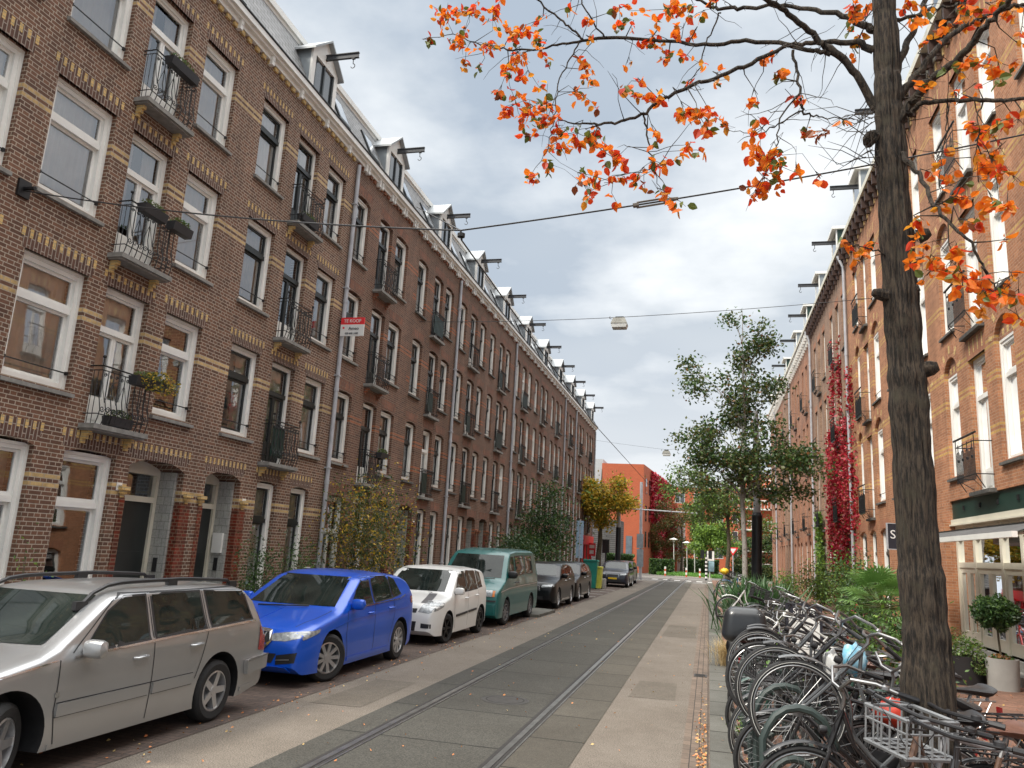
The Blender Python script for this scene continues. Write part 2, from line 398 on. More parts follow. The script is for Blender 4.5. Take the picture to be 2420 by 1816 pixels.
def wallmesh(s,u0,u1,v0,v1,ops,bm_,back=8.,extra=None):
    """ops: (a,b,c,d,depth,rise) openings; rise>0 = arched head (d is the crown)"""
    mb=MB(); us=sorted({u0,u1,*[o[0] for o in ops],*[o[1] for o in ops]}); vs=sorted({v0,v1,*[o[2] for o in ops],*[o[3] for o in ops]})
    P=lambda u,v,w:(s*w,u,v)
    for i in range(len(us)-1):
        j=0
        while j<len(vs)-1:
            cu=(us[i]+us[i+1])/2
            def hole(jj):
                cv=(vs[jj]+vs[jj+1])/2
                return any(o[0]<cu<o[1] and o[2]<cv<o[3] for o in ops)
            if hole(j): j+=1; continue
            k=j
            while k+1<len(vs)-1 and not hole(k+1): k+=1
            mb.face([P(us[i],vs[j],0),P(us[i+1],vs[j],0),P(us[i+1],vs[k+1],0),P(us[i],vs[k+1],0)])
            j=k+1
    for o in ops:
        a,b,c,d,dp=o[:5]; rise=o[5] if len(o)>5 else 0
        sp=d-rise
        mb.face([P(a,c,0),P(a,sp,0),P(a,sp,-dp),P(a,c,-dp)]); mb.face([P(b,c,0),P(b,sp,0),P(b,sp,-dp),P(b,c,-dp)])
        mb.face([P(a,c,0),P(b,c,0),P(b,c,-dp),P(a,c,-dp)])
        if rise<=0: mb.face([P(a,d,0),P(b,d,0),P(b,d,-dp),P(a,d,-dp)])
        else:
            n=10; cu=(a+b)/2; hw=(b-a)/2
            if rise<hw*.5:   # segmental
                Rr=(hw*hw+rise*rise)/(2*rise); arc=[]
                for i in range(n+1):
                    x=-hw+2*hw*i/n; arc.append((cu+x,sp+math.sqrt(max(Rr*Rr-x*x,0))-(Rr-rise)))
            else: arc=[(cu-hw*math.cos(PI*i/n),sp+rise*math.sin(PI*i/n)) for i in range(n+1)]
            for i in range(n):
                p,q=arc[i],arc[i+1]
                mb.face([P(p[0],p[1],0),P(q[0],q[1],0),P(q[0],d,0),P(p[0],d,0)])
                mb.face([P(p[0],p[1],0),P(q[0],q[1],0),P(q[0],q[1],-dp),P(p[0],p[1],-dp)])
    # body behind the front
    mb.face([P(u0,v0,0),P(u0,v1,0),P(u0,v1,-back),P(u0,v0,-back)]); mb.face([P(u1,v0,0),P(u1,v1,0),P(u1,v1,-back),P(u1,v0,-back)])
    mb.face([P(u0,v0,-back),P(u1,v0,-back),P(u1,v1,-back),P(u0,v1,-back)])
    return mb
def lintel(mb,s,a,b,v,hh,w=.004,mi=0,yel=None,splay=.05):
    mb.prism([(a,v),(b,v),(b+splay,v+hh),(a-splay,v+hh)],lambda u,vv,ww:(s*ww,u,vv),-.05,w,mi)
    if yel is not None:
        n=int((b-a)/.127)
        for i in range(n+1):
            u=a-.02+i*(b-a+.04-.055)/n; x=(u-(a+b)/2)/(b-a)*.06
            mb.box(min(s*0.001,s*(w+.003)),max(s*0.001,s*(w+.003)),u+x,u+x+.055,v+hh*.55,v+hh-.004,yel)
# ---------------- left row ----------------
XL=-9.45; KL=1.05
U=lambda y:y*KL
V=lambda z:1.97+(z-1.97)*KL
def style_of(n,fl):
    return
rl=random.Random(3)
ORD=['nearest','second','third','fourth','fifth','sixth','seventh','eighth','ninth','tenth','eleventh','twelfth','thirteenth']
LB=[3.45,7.85,12.25,17.2,21.75,26.17,30.40,35.08,39.40,44.0,48.65,53.0,57.8,62.85]
near_axes={0:[(3.75,4.85),(5.15,6.1),(6.45,7.52)],1:[(8.02,9.17),(9.55,10.5),(10.94,11.93)],2:[(12.87,13.87),(14.36,15.3),(15.80,16.72)],3:[(17.40,18.25),(18.95,19.85),(20.15,21.10)]}
LLAB={0:'dark brown brick house cut off by the left edge, one window column in view',
1:'dark brown brick house with white sashes and yellow brick bands, behind the silver estate car',
2:'brown brick house with black sashes and yellow bands, behind the blue hatchback',
3:'brown brick house with ornate balconies right of the first downpipe, behind the golden bush',
4:'brown brick house right of the tall golden bush, its red porch behind the white hatchback'}
for n in range(13):
    y0,y1=LB[n],LB[n+1]; s=1
    if n in near_axes: ax=near_axes[n]
    else:
        q=(y1-y0); o=y0
        if n%2==0: ax=[(o+.30,o+1.17),(o+1.85,o+2.72),(o+3.02,o+3.9)]
        else: ax=[(o+.30,o+1.14),(o+1.70,o+2.6),(o+3.02,o+3.86)]
    u0,u1=U(y0),U(y1); ym=(u0+u1)/2
    lab=LLAB.get(n,{5:'fifth complete brown house of the left row, just past the second downpipe',7:'seventh complete brown house of the left row, behind the teal van',12:'last brown house of the left row, at the corner with the red shop'}.get(n,f'{ORD[n]} brown brick house of the left row, counted from the left edge of the photo'))
    root=empty('brick_house',(XL,ym,0),lab,'house','brown brick houses of the left row')
    ops=[]; wins=[]; 
    first3=n<3
    for fl in range(3):
        zb=3.85+2.66*fl; zt=5.60+2.65*fl
        for i,(a,b) in enumerate(ax):
            rise=0 if n<3 else .09
            if i==1:
                ops.append((U(a),U(b),V(zb-.42),V(zt+rise*.6),.45,rise)); wins.append(('d',a,b,zb-.42,zt,fl))
            else:
                ops.append((U(a),U(b),V(zb),V(zt+rise*.6),.45,rise)); wins.append(('w',a,b,zb,zt,fl))
    # ground floor
    gf=[]; 
    if n==0: gf=[('w',3.75,5.0),('w',5.4,6.4),('w',6.7,7.75)]
    elif n==1: gf=[('w',7.98,8.75),('w',9.28,10.30),('p',10.62,12.0)]
    elif n==2: gf=[('p',12.62,13.75),('w',14.33,15.10),('w',15.70,16.50)]
    elif n==3: gf=[('D',17.45,18.45),('w',18.9,19.8),('p',20.2,21.35)]
    elif n%2==0: o=y0; gf=[('p',o+.28,o+1.42),('w',o+1.85,o+2.65),('w',o+3.1,o+3.9)]
    else: o=y0; e=y1-y0-4.42; gf=[('w',o+.45,o+1.25),('w',o+1.7,o+2.5),('p',o+3.0+e,o+4.14+e)]
    if n==12: gf=[('w',58.2,59.0),('w',59.5,60.3),('S',60.8,62.5)]
    for t,a,b in gf:
        if t=='w': ops.append((U(a),U(b),V(.62),V(3.06),.45,.07))
        elif t=='p': ops.append((U(a),U(b),.05,V(3.10),.62,.16))
        elif t=='D': ops.append((U(a),U(b),.05,V(3.02),.45,.07))
        else: ops.append((U(a),U(b),.05,V(2.9),.45,0))
    bmat='brick_dark' if n<3 else ('brick_brown' if n%3 else 'brick_brown_light')
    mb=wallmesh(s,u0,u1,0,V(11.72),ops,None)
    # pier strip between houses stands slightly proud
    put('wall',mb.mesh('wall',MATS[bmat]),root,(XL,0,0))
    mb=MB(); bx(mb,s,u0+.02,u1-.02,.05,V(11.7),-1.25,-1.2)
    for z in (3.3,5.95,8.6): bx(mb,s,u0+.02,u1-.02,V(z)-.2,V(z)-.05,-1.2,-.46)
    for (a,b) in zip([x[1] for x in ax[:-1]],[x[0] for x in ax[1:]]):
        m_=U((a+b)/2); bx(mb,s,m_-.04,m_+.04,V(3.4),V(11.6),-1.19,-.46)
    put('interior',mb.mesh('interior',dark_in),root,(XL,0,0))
    # lintels, bands
    SO='soldier_dark' if n<3 else 'soldier_red'
    BA='brick_yellow' if n<3 else 'brick_band_red'
    def LT(mb): put('lintel',mb.mesh('lintel',[MATS[SO],MATS[BA]]),root,(XL,0,0))
    for t,a,b,zb,zt,fl in wins:
        mb=MB()
        if n<3: lintel(mb,s,U(a)-.05,U(b)+.05,V(zt),.30 if t=='w' else .24,.004,0,1)
        else: lintel(mb,s,U(a)-.03,U(b)+.03,V(zt)+.1,.24,.004,0,None,.04)
        LT(mb)
    for t,a,b in gf:
        if t=='S': continue
        mb=MB(); lintel(mb,s,U(a)-.05,U(b)+.05,V(3.07),.27,.004,0,1 if n<3 else None); LT(mb)
    # windows and french balconies
    sash='white' if n in(0,1) else 'dark'
    for t,a,b,zb,zt,fl in wins:
        W=U(b)-U(a); H=V(zt)-V(zb); v=V(zb); sa=sash
        if n>3 and rl.random()<.25: sa='white'
        if t=='w':
            cur=rl.choice([1,4,4,1,2] if n in (1,2,3) else [1,1,2,1,1,0,4]) if not(n==1 and fl<1) else (1 if a<9 else 0)
            if n==1 and fl>0: cur=1
            add_window(root,s,XL,U(a),v,W,H,(sa,cur,1 if n<4 else 2,1 if n<3 else 2,.66))
        else:
            pan='white' if (n<2 or rl.random()<.35) else 'black'
            add_door(root,s,XL,U(a),v,W,H,sa,pan,rl.choice([0,1,2]))
            if n<4: add_balcony(root,s,XL,U(a)-.06,v,W+.10,'ornate',2 if (n==2 and fl==0) else 0,BA)
            else: add_balcony(root,s,XL,U(a)-.06,v,W+.14,'simple',rl.choice([0,1,2,2]),BA)
    for t,a,b in gf:
        W=U(b)-U(a)
        if t=='w': add_window(root,s,XL,U(a),V(.62),W,V(3.02)-V(.62),(sash,rl.choice([1,3,2]) if n!=1 else (3 if a<9 else 0),0,0,.68))
        elif t=='D': add_door(root,s,XL,U(a),.08,W,V(3.0)-.08,'white','black',0,'garden_door')
        elif t=='p':
            # recessed porch: tiled cheek, front door with light above, step
            uu=U(a); mb=MB()
            bx(mb,s,uu,uu+W,.0,.14,-.62,.02,0)
            bx(mb,s,uu+.001,uu+.06,.14,V(2.95),-.56,-.14,1); bx(mb,s,uu+W-.06,uu+W-.001,.14,V(2.95),-.56,-.14,1)
            bx(mb,s,uu+.06,uu+.064,.14,.95,-.5,-.2,2); bx(mb,s,uu+W-.064,uu+W-.06,.14,.95,-.5,-.2,2)
            pm=put('porch',mb.mesh('porch',[stone,tilew,mat('pattern_tile',(.10,.12,.12),.3,c2=(.55,.55,.5),s=14)]),root,(XL,0,0))
            mb=MB(); bx(mb,s,uu+.061,uu+.14,.14,V(2.95),-.61,-.47); bx(mb,s,uu+W-.14,uu+W-.061,.14,V(2.95),-.61,-.47)
            bx(mb,s,uu+.14,uu+W-.14,V(2.4),V(2.4)+.1,-.61,-.47); bx(mb,s,uu+.14,uu+W-.14,V(2.95)-.08,V(2.95),-.61,-.47)
            bx(mb,s,uu+.06,uu+W-.06,V(2.95),V(3.1),-.62,-.48)
            fr=put('door_frame',mb.mesh('door_frame',cream),root,(XL,0,0))
            mb=MB(); bx(mb,s,uu+.14,uu+W-.14,.16,V(2.4),-.57,-.52)
            for z in (.3,1.0): bx(mb,s,uu+.25,uu+W-.25,z,z+.55,-.52,-.505)
            dd=put('front_door',mb.mesh('front_door',black_paint if n!=6 else dkgreen),root,(XL,0,0))
            mb=MB(); mb.tube([(s*-.49,uu+.25,1.1),(s*-.49,uu+.25,1.25)],.015,6); bx(mb,s,uu+W/2-.14,uu+W/2+.14,.95,.99,-.504,-.49)
            put('handle',mb.mesh('handle',zinc),dd,(XL,0,0))
            mb=MB(); mb.face([(s*-.55,uu+.14,V(2.4)+.1),(s*-.55,uu+W-.14,V(2.4)+.1),(s*-.55,uu+W-.14,V(2.87)),(s*-.55,uu+.14,V(2.87))]); put('fanlight',mb.mesh('fanlight',glass),root,(XL,0,0))
            mb=MB(); bx(mb,s,uu+W-.12,uu+W-.061,1.55,1.95,-.42,-.2,0); put('letter_box',mb.mesh('letter_box',white),root,(XL,0,0)) if n==2 else None
            mb=MB(); bx(mb,s,uu+W-.085,uu+W-.061,1.2,1.45,-.35,-.27,0); put('door_bell',mb.mesh('door_bell',blackpl0),root,(XL,0,0))
            # glazed red quoins and corbel
            for (p,q,e,p2) in ((uu-.13,uu-.001,uu,uu-.20),(uu+W+.001,uu+W+.27,uu+W,uu+W+.03)):
                mb=MB(); bx(mb,s,p,q,.0,V(2.42),.0,.012); bx(mb,s,e-.004,e+.004,.0,V(2.42),-.13,-.001)
                qo=put('glazed_quoin',mb.mesh('glazed_quoin',MATS['brick_glazed_red']),root,(XL,0,0)); mb=MB()
                for k,ww in enumerate((.03,.06,.09)): bx(mb,s,p2+.03*(2-k),p2+.2-.03*(2-k),V(2.42)+.06*k,V(2.42)+.06*k+.0605,.013,ww)
                put('corbel',mb.mesh('corbel',MATS[BA]),qo,(XL,0,0))
    # cornice with gutter, brackets
    mb=MB(); c0=V(11.72)
    bx(mb,s,u0,u1,c0,c0+.10,-.3,.07); bx(mb,s,u0,u1,c0+.10,c0+.17,-.3,.15); bx(mb,s,u0,u1,c0+.17,c0+.30,-.3,.22)
    m=int((u1-u0)/(.9 if n>=3 else 1.15))
    for i in range(m):
        uu=u0+(i+.5)*(u1-u0)/m; 
        for dd in ((-.07,),(-.12,.06))[n>=3]: bx(mb,s,uu+dd,uu+dd+.09,c0-.11,c0-.001,.002,.12); bx(mb,s,uu+dd+.0,uu+dd+.09,c0+.001,c0+.099,.071,.13)
    nn=int((u1-u0)/.254)
    for i in range(nn): bx(mb,s,u0+i*.254+.06,u0+i*.254+.19,c0-.10,c0+.002,.001,.05,1)
    put('cornice',mb.mesh('cornice',[white,MATS[BA]]),root,(XL,0,0))
    # mansard roof
    mb=MB(); r0=c0+.30; r1=c0+1.95; P=lambda w,u,v:(s*w,u,v)
    mb.face([P(.16,u0,r0),P(.16,u1,r0),P(-.62,u1,r1),P(-.62,u0,r1)],0)
    mb.face([P(-.62,u0,r1+.12),P(-.62,u1,r1+.12),P(-8,u1,r1+.5),P(-8,u0,r1+.5)],1)
    mb.face([P(.16,u1,r0),P(-8,u1,r0),P(-8,u1,r1+.5),P(-.62,u1,r1)],0); mb.face([P(.16,u0,r0),P(-8,u0,r0),P(-8,u0,r1+.5),P(-.62,u0,r1)],0)
    roof=put('roof',mb.mesh('roof',[MATS['slate'],leadroof]),root,(XL,0,0))
    mb=MB(); bx(mb,s,u0,u1,r1-.02,r1+.14,-.75,-.50); bx(mb,s,u0,u1,r1-.10,r1-.02,-.70,-.56); put('roof_edge',mb.mesh('roof_edge',white),roof,(XL,0,0))
    mb=MB(); mb.tube([P(.22,u0,r0+.03),P(.22,u1,r0+.03)],.028,6); put('gutter',mb.mesh('gutter',iron),roof,(XL,0,0))
    # dormer with gable, window, hoisting beam
    cy={0:U(5.6),1:U(10.2),2:U(14.95),3:U(19.45)}.get(n,(u0+u1)/2+.1); dw=.64; d0=r0-.05; d1=r0+1.14; pk=d1+.56
    mb=MB()
    mb.prism([(cy-dw,d0),(cy+dw,d0),(cy+dw,d1),(cy,pk),(cy-dw,d1)],lambda u,v,w:P(w,u,v),.04,-1.2,0)
    # front frame
    for (a,b,c,d) in ((cy-dw,cy-dw+.16,d0,d1),(cy+dw-.16,cy+dw,d0,d1),(cy-dw+.16,cy+dw-.16,d1-.1,d1)): bx(mb,s,a,b,c,d,.041,.10,1)
    mb.prism([(cy-dw,d1),(cy+dw,d1),(cy,pk)],lambda u,v,w:P(w,u,v),.041,.09,1)
    for q in (-1,1): mb.prism([(cy,pk+.06),(cy+q*(dw+.12),d1-.03),(cy+q*(dw+.12),d1-.09),(cy,pk)],lambda u,v,w:P(w,u,v),.22,-1.3,2)
    dm=put('dormer',mb.mesh('dormer',[zinc,white,leadroof]),roof,(XL,0,0))
    mb=MB(); x=-.06
    bx(mb,s,cy-dw+.16,cy+dw-.16,d0+.02,d1-.1,.042,.048,1)
    for a in (cy-dw+.16,cy-.03,cy+dw-.22): bx(mb,s,a,a+.06,d0+.02,d1-.1,.049,.085,0)
    bx(mb,s,cy-dw+.22,cy+dw-.22,d0+.02,d0+.08,.049,.085,0)
    put('dormer_window',mb.mesh('dormer_window',[black_paint,mat('dark_glass',(.06,.07,.08),.05,var=.2,coat=1)]),roof,(XL,0,0))
    mb=MB(); z=d1+.06
    bx(mb,s,cy-.035,cy+.035,z,z+.02,-.3,.98); bx(mb,s,cy-.035,cy+.035,z+.13,z+.15,-.3,.98); bx(mb,s,cy-.008,cy+.008,z+.02,z+.13,-.3,.98)
    hb=put('hoisting_beam',mb.mesh('hoisting_beam',mat('beam_grey',(.055,.058,.065),.6)),root,(XL,0,0))
    mb=MB(); mb.tube([P(.84,cy,z),P(.84,cy,z-.16)]+[P(.84+.055*math.sin(a),cy,z-.22+.06*math.cos(a)) for a in [i*.55 for i in range(0,9)]],.011,5); bx(mb,s,cy-.03,cy+.03,z-.03,z,.80,.88)
    put('hook',mb.mesh('hook',iron),hb,(XL,0,0))
    # roof lights beside the dormer
    for q in (-1.45,1.3):
        if n==2 and q<0: continue
        a=cy+q-.32; 
        if a<u0+.1 or a+.64>u1-.1: continue
        mb=MB(); 
        def rp(u,t,off): # along slope
            return P(.16-.78*t+off*.9,u,r0+(r1-r0)*t+off*.37)
        for (p,q2,t0,t1,mi,of) in ((a,a+.64,.12,.62,0,.05),(a+.07,a+.57,.17,.57,1,.056)):
            mb.face([rp(p,t0,of),rp(q2,t0,of),rp(q2,t1,of),rp(p,t1,of)],mi)
        for (p,q2) in ((a,a),(a+.64,a+.64)): mb.face([rp(p,.12,0),rp(p,.12,.05),rp(p,.62,.05),rp(p,.62,0)],0)
        mb.face([rp(a,.62,0),rp(a+.64,.62,0),rp(a+.64,.62,.05),rp(a,.62,.05)],0)
        put('roof_light',mb.mesh('roof_light',[black_paint,mat('sky_glass',(.55,.58,.60),.04,var=.1,coat=1)]),roof,(XL,0,0))
    # downpipe
    if n in (2,4,6,9,10,12) :
        mb=MB(); yy=u1 if n!=12 else u1-.3
        mb.tube([P(.075,yy,.1),P(.075,yy,V(11.6))],.055,10); 
        for i in range(5): mb.tube([P(.075,yy,.9+i*2.4),P(.075,yy,1.0+i*2.4)],.066,10)
        for i in range(5): bx(mb,s,yy-.07,yy+.07,1.3+i*2.4,1.33+i*2.4,-.001,.14)
        put('downpipe',mb.mesh('downpipe',pipegrey,True),root,(XL,0,0))
    if n==12:  # red shop front at the corner
        mb=MB(); bx(mb,s,U(57.9),U(62.75),V(2.55),V(3.2),.02,.16); 
        for a in (57.95,58.9,59.3,60.5,61.1,62.2,62.58): bx(mb,s,U(a),U(a)+.14,.1,V(2.55),.005,.07)
        put('shop_front',mb.mesh('shop_front',mat('shop_red',(.75,.02,.03),.4,var=.1)),root,(XL,0,0))
    if n in (1,2,4):   # enamel house number plates beside the porches
        yy={1:10.45,2:13.92,4:y0+1.6}[n]
        mb=MB(); bx(mb,s,U(yy)-.06,U(yy)+.06,V(2.52),V(2.52)+.13,.006,.016); o=put('number_plate',mb.mesh('number_plate',white),root,(XL,0,0))
        NUMS=globals().setdefault('NUMS',[]); NUMS.append((o,U(yy),V(2.52)+.065))
# ---------------- right row (numbers measured for X=6.3, scaled about the eye to X=5.6) ----------------
XR=5.6; KR=XR/6.3
U=lambda y:y*KR
V=lambda z:1.97+(z-1.97)*KR
RB=[4.4,10.9,17.5,24.05,30.6,37.65,44.3,50.75,57.4,64.,70.6,77.8,84.6]
RLAB={0:'nearest orange brick house, beyond the right edge of the photo',1:'orange brick house at the right edge beside the glazed shop, only its upper windows showing',
2:'orange brick house with arched white windows above the dark green shop fascia',3:'orange brick house mostly hidden by the big tree trunk, left of the shop',
4:'orange brick house with yellow bands and green balcony boards, right of the red creeper',5:'brown brick house on the right overgrown with the red creeper',
6:'tan brick house behind the leafy tree, left of the red creeper house'}
rr=random.Random(11)
for n in range(12):
    y0,y1=RB[n],RB[n+1]; s=-1; q=y1-y0; arch=n<5
    if n in(2,): ax=[(18.04,19.2),(19.85,21.1),(22.0,23.15)]
    elif n<5: ax=[(y0+.55,y0+1.75),(y0+2.5,y0+3.65),(y0+4.6,y0+5.75)]
    else: ax=[(y0+.7,y0+1.6),(y0+2.55,y0+3.5),(y0+4.5,y0+5.4)]
    if n==4: ax=[(31.2,32.55),(33.2,34.2),(35.1,36.1)]
    u0,u1=U(y0),U(y1)
    lab=RLAB.get(n,f'{ORD[n-6]} narrow-looking right-row house beyond the tan one, behind the leafy tree' if n<11 else 'last brick house of the right row, beside the tram pole')
    root=empty('brick_house',(XR,(u0+u1)/2,0),lab,'house','brick houses of the right row')
    ops=[];wins=[]
    for fl in range(3):
        zb=[4.45,8.33,12.3][fl]; zt=[7.17,11.0,14.95][fl]; zf=[3.9,7.8,11.75][fl]
        for i,(a,b) in enumerate(ax):
            ar=arch and fl<2 and i!=1
            rise=.42 if ar else 0
            if i==1: ops.append((U(a),U(b),V(zf),V(zt),.5,0)); wins.append(('d',a,b,zf,zt,fl,0))
            else: ops.append((U(a),U(b),V(zb),V(zt)+rise,.5,rise)); wins.append(('w',a,b,zb,zt,fl,rise))
    shop=n==2
    if shop: ops.append((U(17.9),U(23.35),.45,V(3.84),.35)); gf=[]
    elif n==4: gf=[('v',30.96,32.36),('v',33.1,34.33),('v',35.06,36.46)]
    else: gf=[('v',y0+.6,y0+1.7),('v',y0+2.3,y0+3.4),('v',y0+4.6,y0+5.7)]
    for t,a,b in gf: ops.append((U(a),U(b),.2,V(3.44),.5,.12 if n<9 else 0))
    bm_='brick_orange' if n<5 else ('brick_tan' if n in(5,6,9) else 'brick_orange_pink')
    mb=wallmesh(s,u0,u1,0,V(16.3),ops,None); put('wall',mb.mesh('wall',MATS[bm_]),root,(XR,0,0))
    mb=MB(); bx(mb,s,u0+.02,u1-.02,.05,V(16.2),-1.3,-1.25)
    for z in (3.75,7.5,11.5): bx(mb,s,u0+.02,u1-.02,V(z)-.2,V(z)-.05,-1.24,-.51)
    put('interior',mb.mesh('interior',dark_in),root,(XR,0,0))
    SO='soldier_orange'; YE='brick_yellow'
    tym=MB()
    for t,a,b,zb,zt,fl,rise in wins:
        mb=MB(); AR=1
        a,b=U(a),U(b); v=V(zt)
        if rise:
            cu=(a+b)/2; hw=(b-a)/2
            for k in range(9):
                th=PI*(k+.5)/9; 
                p=[(cu+(hw+r_)*math.cos(th+dth),v+(rise+r_)*math.sin(th+dth)) for (r_,dth) in ((.10,-.09),(.30,-.07),(.30,.07),(.10,.09))]
                mb.prism(p,lambda uu,vv,ww:(s*ww,uu,vv),-.01,.004,1 if (k%2==0) else 0)
            tym.prism([(cu+hw*math.cos(PI*k/10),v+rise*math.sin(PI*k/10)) for k in range(11)],lambda uu,vv,ww:(s*ww,uu,vv),-.2,-.09,0)
            for k in range(3): tym.box(.085,.0895,cu-.3+.25*k,cu-.2+.25*k,v+.06,v+.2,1)
        else:
            lintel(mb,s,a-.04,b+.04,v,.32,.004,0,None)
            if n<5:
                for k in range(4): mb.box(-.007,-.003,a+(b-a)*(k+.3)/4,a+(b-a)*(k+.3)/4+.06,v+.1,v+.42,1)
        nm='arch' if rise else 'lintel'; put(nm,mb.mesh(nm,[MATS[SO],MATS[YE]]),root,(XR,0,0))
        if tym.v: put('tympanum',tym.mesh('tympanum',[MATS['brick_orange_pink'],MATS[YE]]),root,(XR,0,0)); tym=MB()
    for t,a,b in gf: mb=MB(); lintel(mb,s,U(a)-.04,U(b)+.04,V(3.45),.28,.004,0,None); put('lintel',mb.mesh('lintel',[MATS[SO],MATS[YE]]),root,(XR,0,0))
    for t,a,b,zb,zt,fl,rise in wins:
        W=U(b)-U(a);H=V(zt)-V(zb); v=V(zb)
        if t=='w': add_window(root,s,XR,U(a),v,W,H,('white' if n<5 or rr.random()<.5 else 'dark',rr.choice([0,3,3,2,1]),2,1 if n>3 else 0,.70))
        else:
            add_door(root,s,XR,U(a),v,W,H,'white','white' if n<4 else 'green',rr.choice([0,1,2]))
            add_balcony(root,s,XR,U(a)-.05,v,W+.1,'right',0 if n<4 else 1,YE)
    for t,a,b in gf:
        W=U(b)-U(a)
        add_window(root,s,XR,U(a),.35,W,V(3.40)-.35,('dark' if rr.random()<.5 else 'white',rr.choice([0,2,3]),0,0,.74))
    # cornice
    mb=MB(); c0=V(16.3); brk='dk' if n<7 else 'w'
    bx(mb,s,u0,u1,c0+.32,c0+.52,-.3,.34); bx(mb,s,u0,u1,c0,c0+.32,-.3,.05)
    co=put('cornice',mb.mesh('cornice',[cream]),root,(XR,0,0))
    m=int((u1-u0)/.62)
    for i in range(m):
        mb=MB(); uu=u0+(i+.5)*(u1-u0)/m; bx(mb,s,uu-.06,uu+.06,c0-.12,c0+.315,.052,.3); bx(mb,s,uu-.05,uu+.05,c0-.32,c0-.125,.003,.14)
        if n<5: bx(mb,s,uu-.2,uu-.1,c0-.3,c0-.02,.003,.03,1); bx(mb,s,uu+.1,uu+.2,c0-.3,c0-.02,.003,.03,1)
        put('bracket',mb.mesh('bracket',[mat('bracket_brown',(.06,.03,.022),.6) if brk=='dk' else white,MATS[YE]]),root,(XR,0,0))
    # roof, dormer and beam
    mb=MB(); r0=c0+.52; r1=c0+1.9; P=lambda w,u,v:(s*w,u,v)
    mb.face([P(.1,u0,r0),P(.1,u1,r0),P(-.75,u1,r1),P(-.75,u0,r1)],0); mb.face([P(-.75,u0,r1),P(-.75,u1,r1),P(-8,u1,r1+.4),P(-8,u0,r1+.4)],1)
    mb.face([P(.1,u1,r0),P(-8,u1,r0),P(-8,u1,r1+.4),P(-.75,u1,r1)],0); mb.face([P(.1,u0,r0),P(-8,u0,r0),P(-8,u0,r1+.4),P(-.75,u0,r1)],0)
    roof=put('roof',mb.mesh('roof',[MATS['slate'],leadroof]),root,(XR,0,0))
    cy=U({3:27.3,4:33.36,5:39.6,6:46.0,7:52.0,8:58.2,9:66,10:73.7}.get(n,(y0+y1)/2)) ; dw=.68; d1=r0+1.28
    mb=MB(); bx(mb,s,cy-dw,cy+dw,r0-.3,d1,-2.,.12,0); bx(mb,s,cy-dw-.12,cy+dw+.12,d1,d1+.13,-2.1,.34,1); bx(mb,s,cy-dw,cy-dw+.12,r0,d1,.12,.17,1); bx(mb,s,cy+dw-.12,cy+dw,r0,d1,.12,.17,1)
    put('dormer',mb.mesh('dormer',[dkgreen if n%2 else zinc,white]),roof,(XR,0,0))
    mb=MB(); bx(mb,s,cy-dw+.12,cy+dw-.12,r0,d1-.1,.121,.15,0); put('dormer_window',mb.mesh('dormer_window',[MATS['dark_glass']]),roof,(XR,0,0))
    mb=MB(); z=V(17.85)
    bx(mb,s,cy-.04,cy+.04,z,z+.025,-.05,1.10); bx(mb,s,cy-.04,cy+.04,z+.14,z+.165,-.05,1.10); bx(mb,s,cy-.01,cy+.01,z+.025,z+.14,-.05,1.10)
    hb=put('hoisting_beam',mb.mesh('hoisting_beam',MATS['beam_grey']),root,(XR,0,0))
    mb=MB(); mb.tube([P(.98,cy,z),P(.98,cy,z-.16)]+[P(.98+.06*math.sin(a),cy,z-.23+.07*math.cos(a)) for a in [i*.55 for i in range(0,9)]],.013,5)
    put('hook',mb.mesh('hook',iron),hb,(XR,0,0))
    if n in (4,6,8,10):
        mb=MB(); yy=u1
        mb.tube([P(.10,yy,.1),P(.10,yy,V(15.9)),P(.3,yy+.1,V(16.5))],.06,10)
        for i in range(6): mb.tube([P(.10,yy,.9+i*2.4),P(.10,yy,1.0+i*2.4)],.072,10)
        put('downpipe',mb.mesh('downpipe',pipegrey,True),root,(XR,0,0))
    if shop:
        a,b=U(17.9),U(23.35); z0,z1=.45,V(3.84)
        mb=MB(); bx(mb,s,a+.001,b-.001,V(3.35),z1-.001,-.14,-.05,0); bx(mb,s,a,b,V(3.22),V(3.35),-.14,.0,1); bx(mb,s,a,b,V(3.18),V(3.22),-.12,.04,1)
        for i in range(4): bx(mb,s,a+.6+i*1.1,a+.68+i*1.1,V(3.55),V(3.66),-.049,-.02,2)
        put('fascia',mb.mesh('fascia',[dkgreen,cream,iron]),root,(XR,0,0))
        mb=MB(); t0=V(2.82); tt=V(2.25); zt_=V(3.2)
        posts=[a,a+.98,a+2.02,U(21.95),U(22.75),b-.12]
        posts=[a,U(18.72),U(19.95),U(21.80),b-.14]
        for p in posts: bx(mb,s,p,p+.13,z0,zt_,-.2,-.08)
        for p,q_ in zip(posts[:-1],posts[1:]):
            bx(mb,s,p+.13,q_,t0,t0+.07,-.19,-.09); bx(mb,s,p+.13,q_,tt-.12,tt,-.19,-.09); bx(mb,s,p+.13,q_,zt_-.07,zt_,-.19,-.09)
            m_=(p+.13+q_)/2; bx(mb,s,m_-.03,m_+.03,t0+.07,zt_-.07,-.18,-.1)
        f=put('shop_front',mb.mesh('shop_front',cream),root,(XR,0,0))
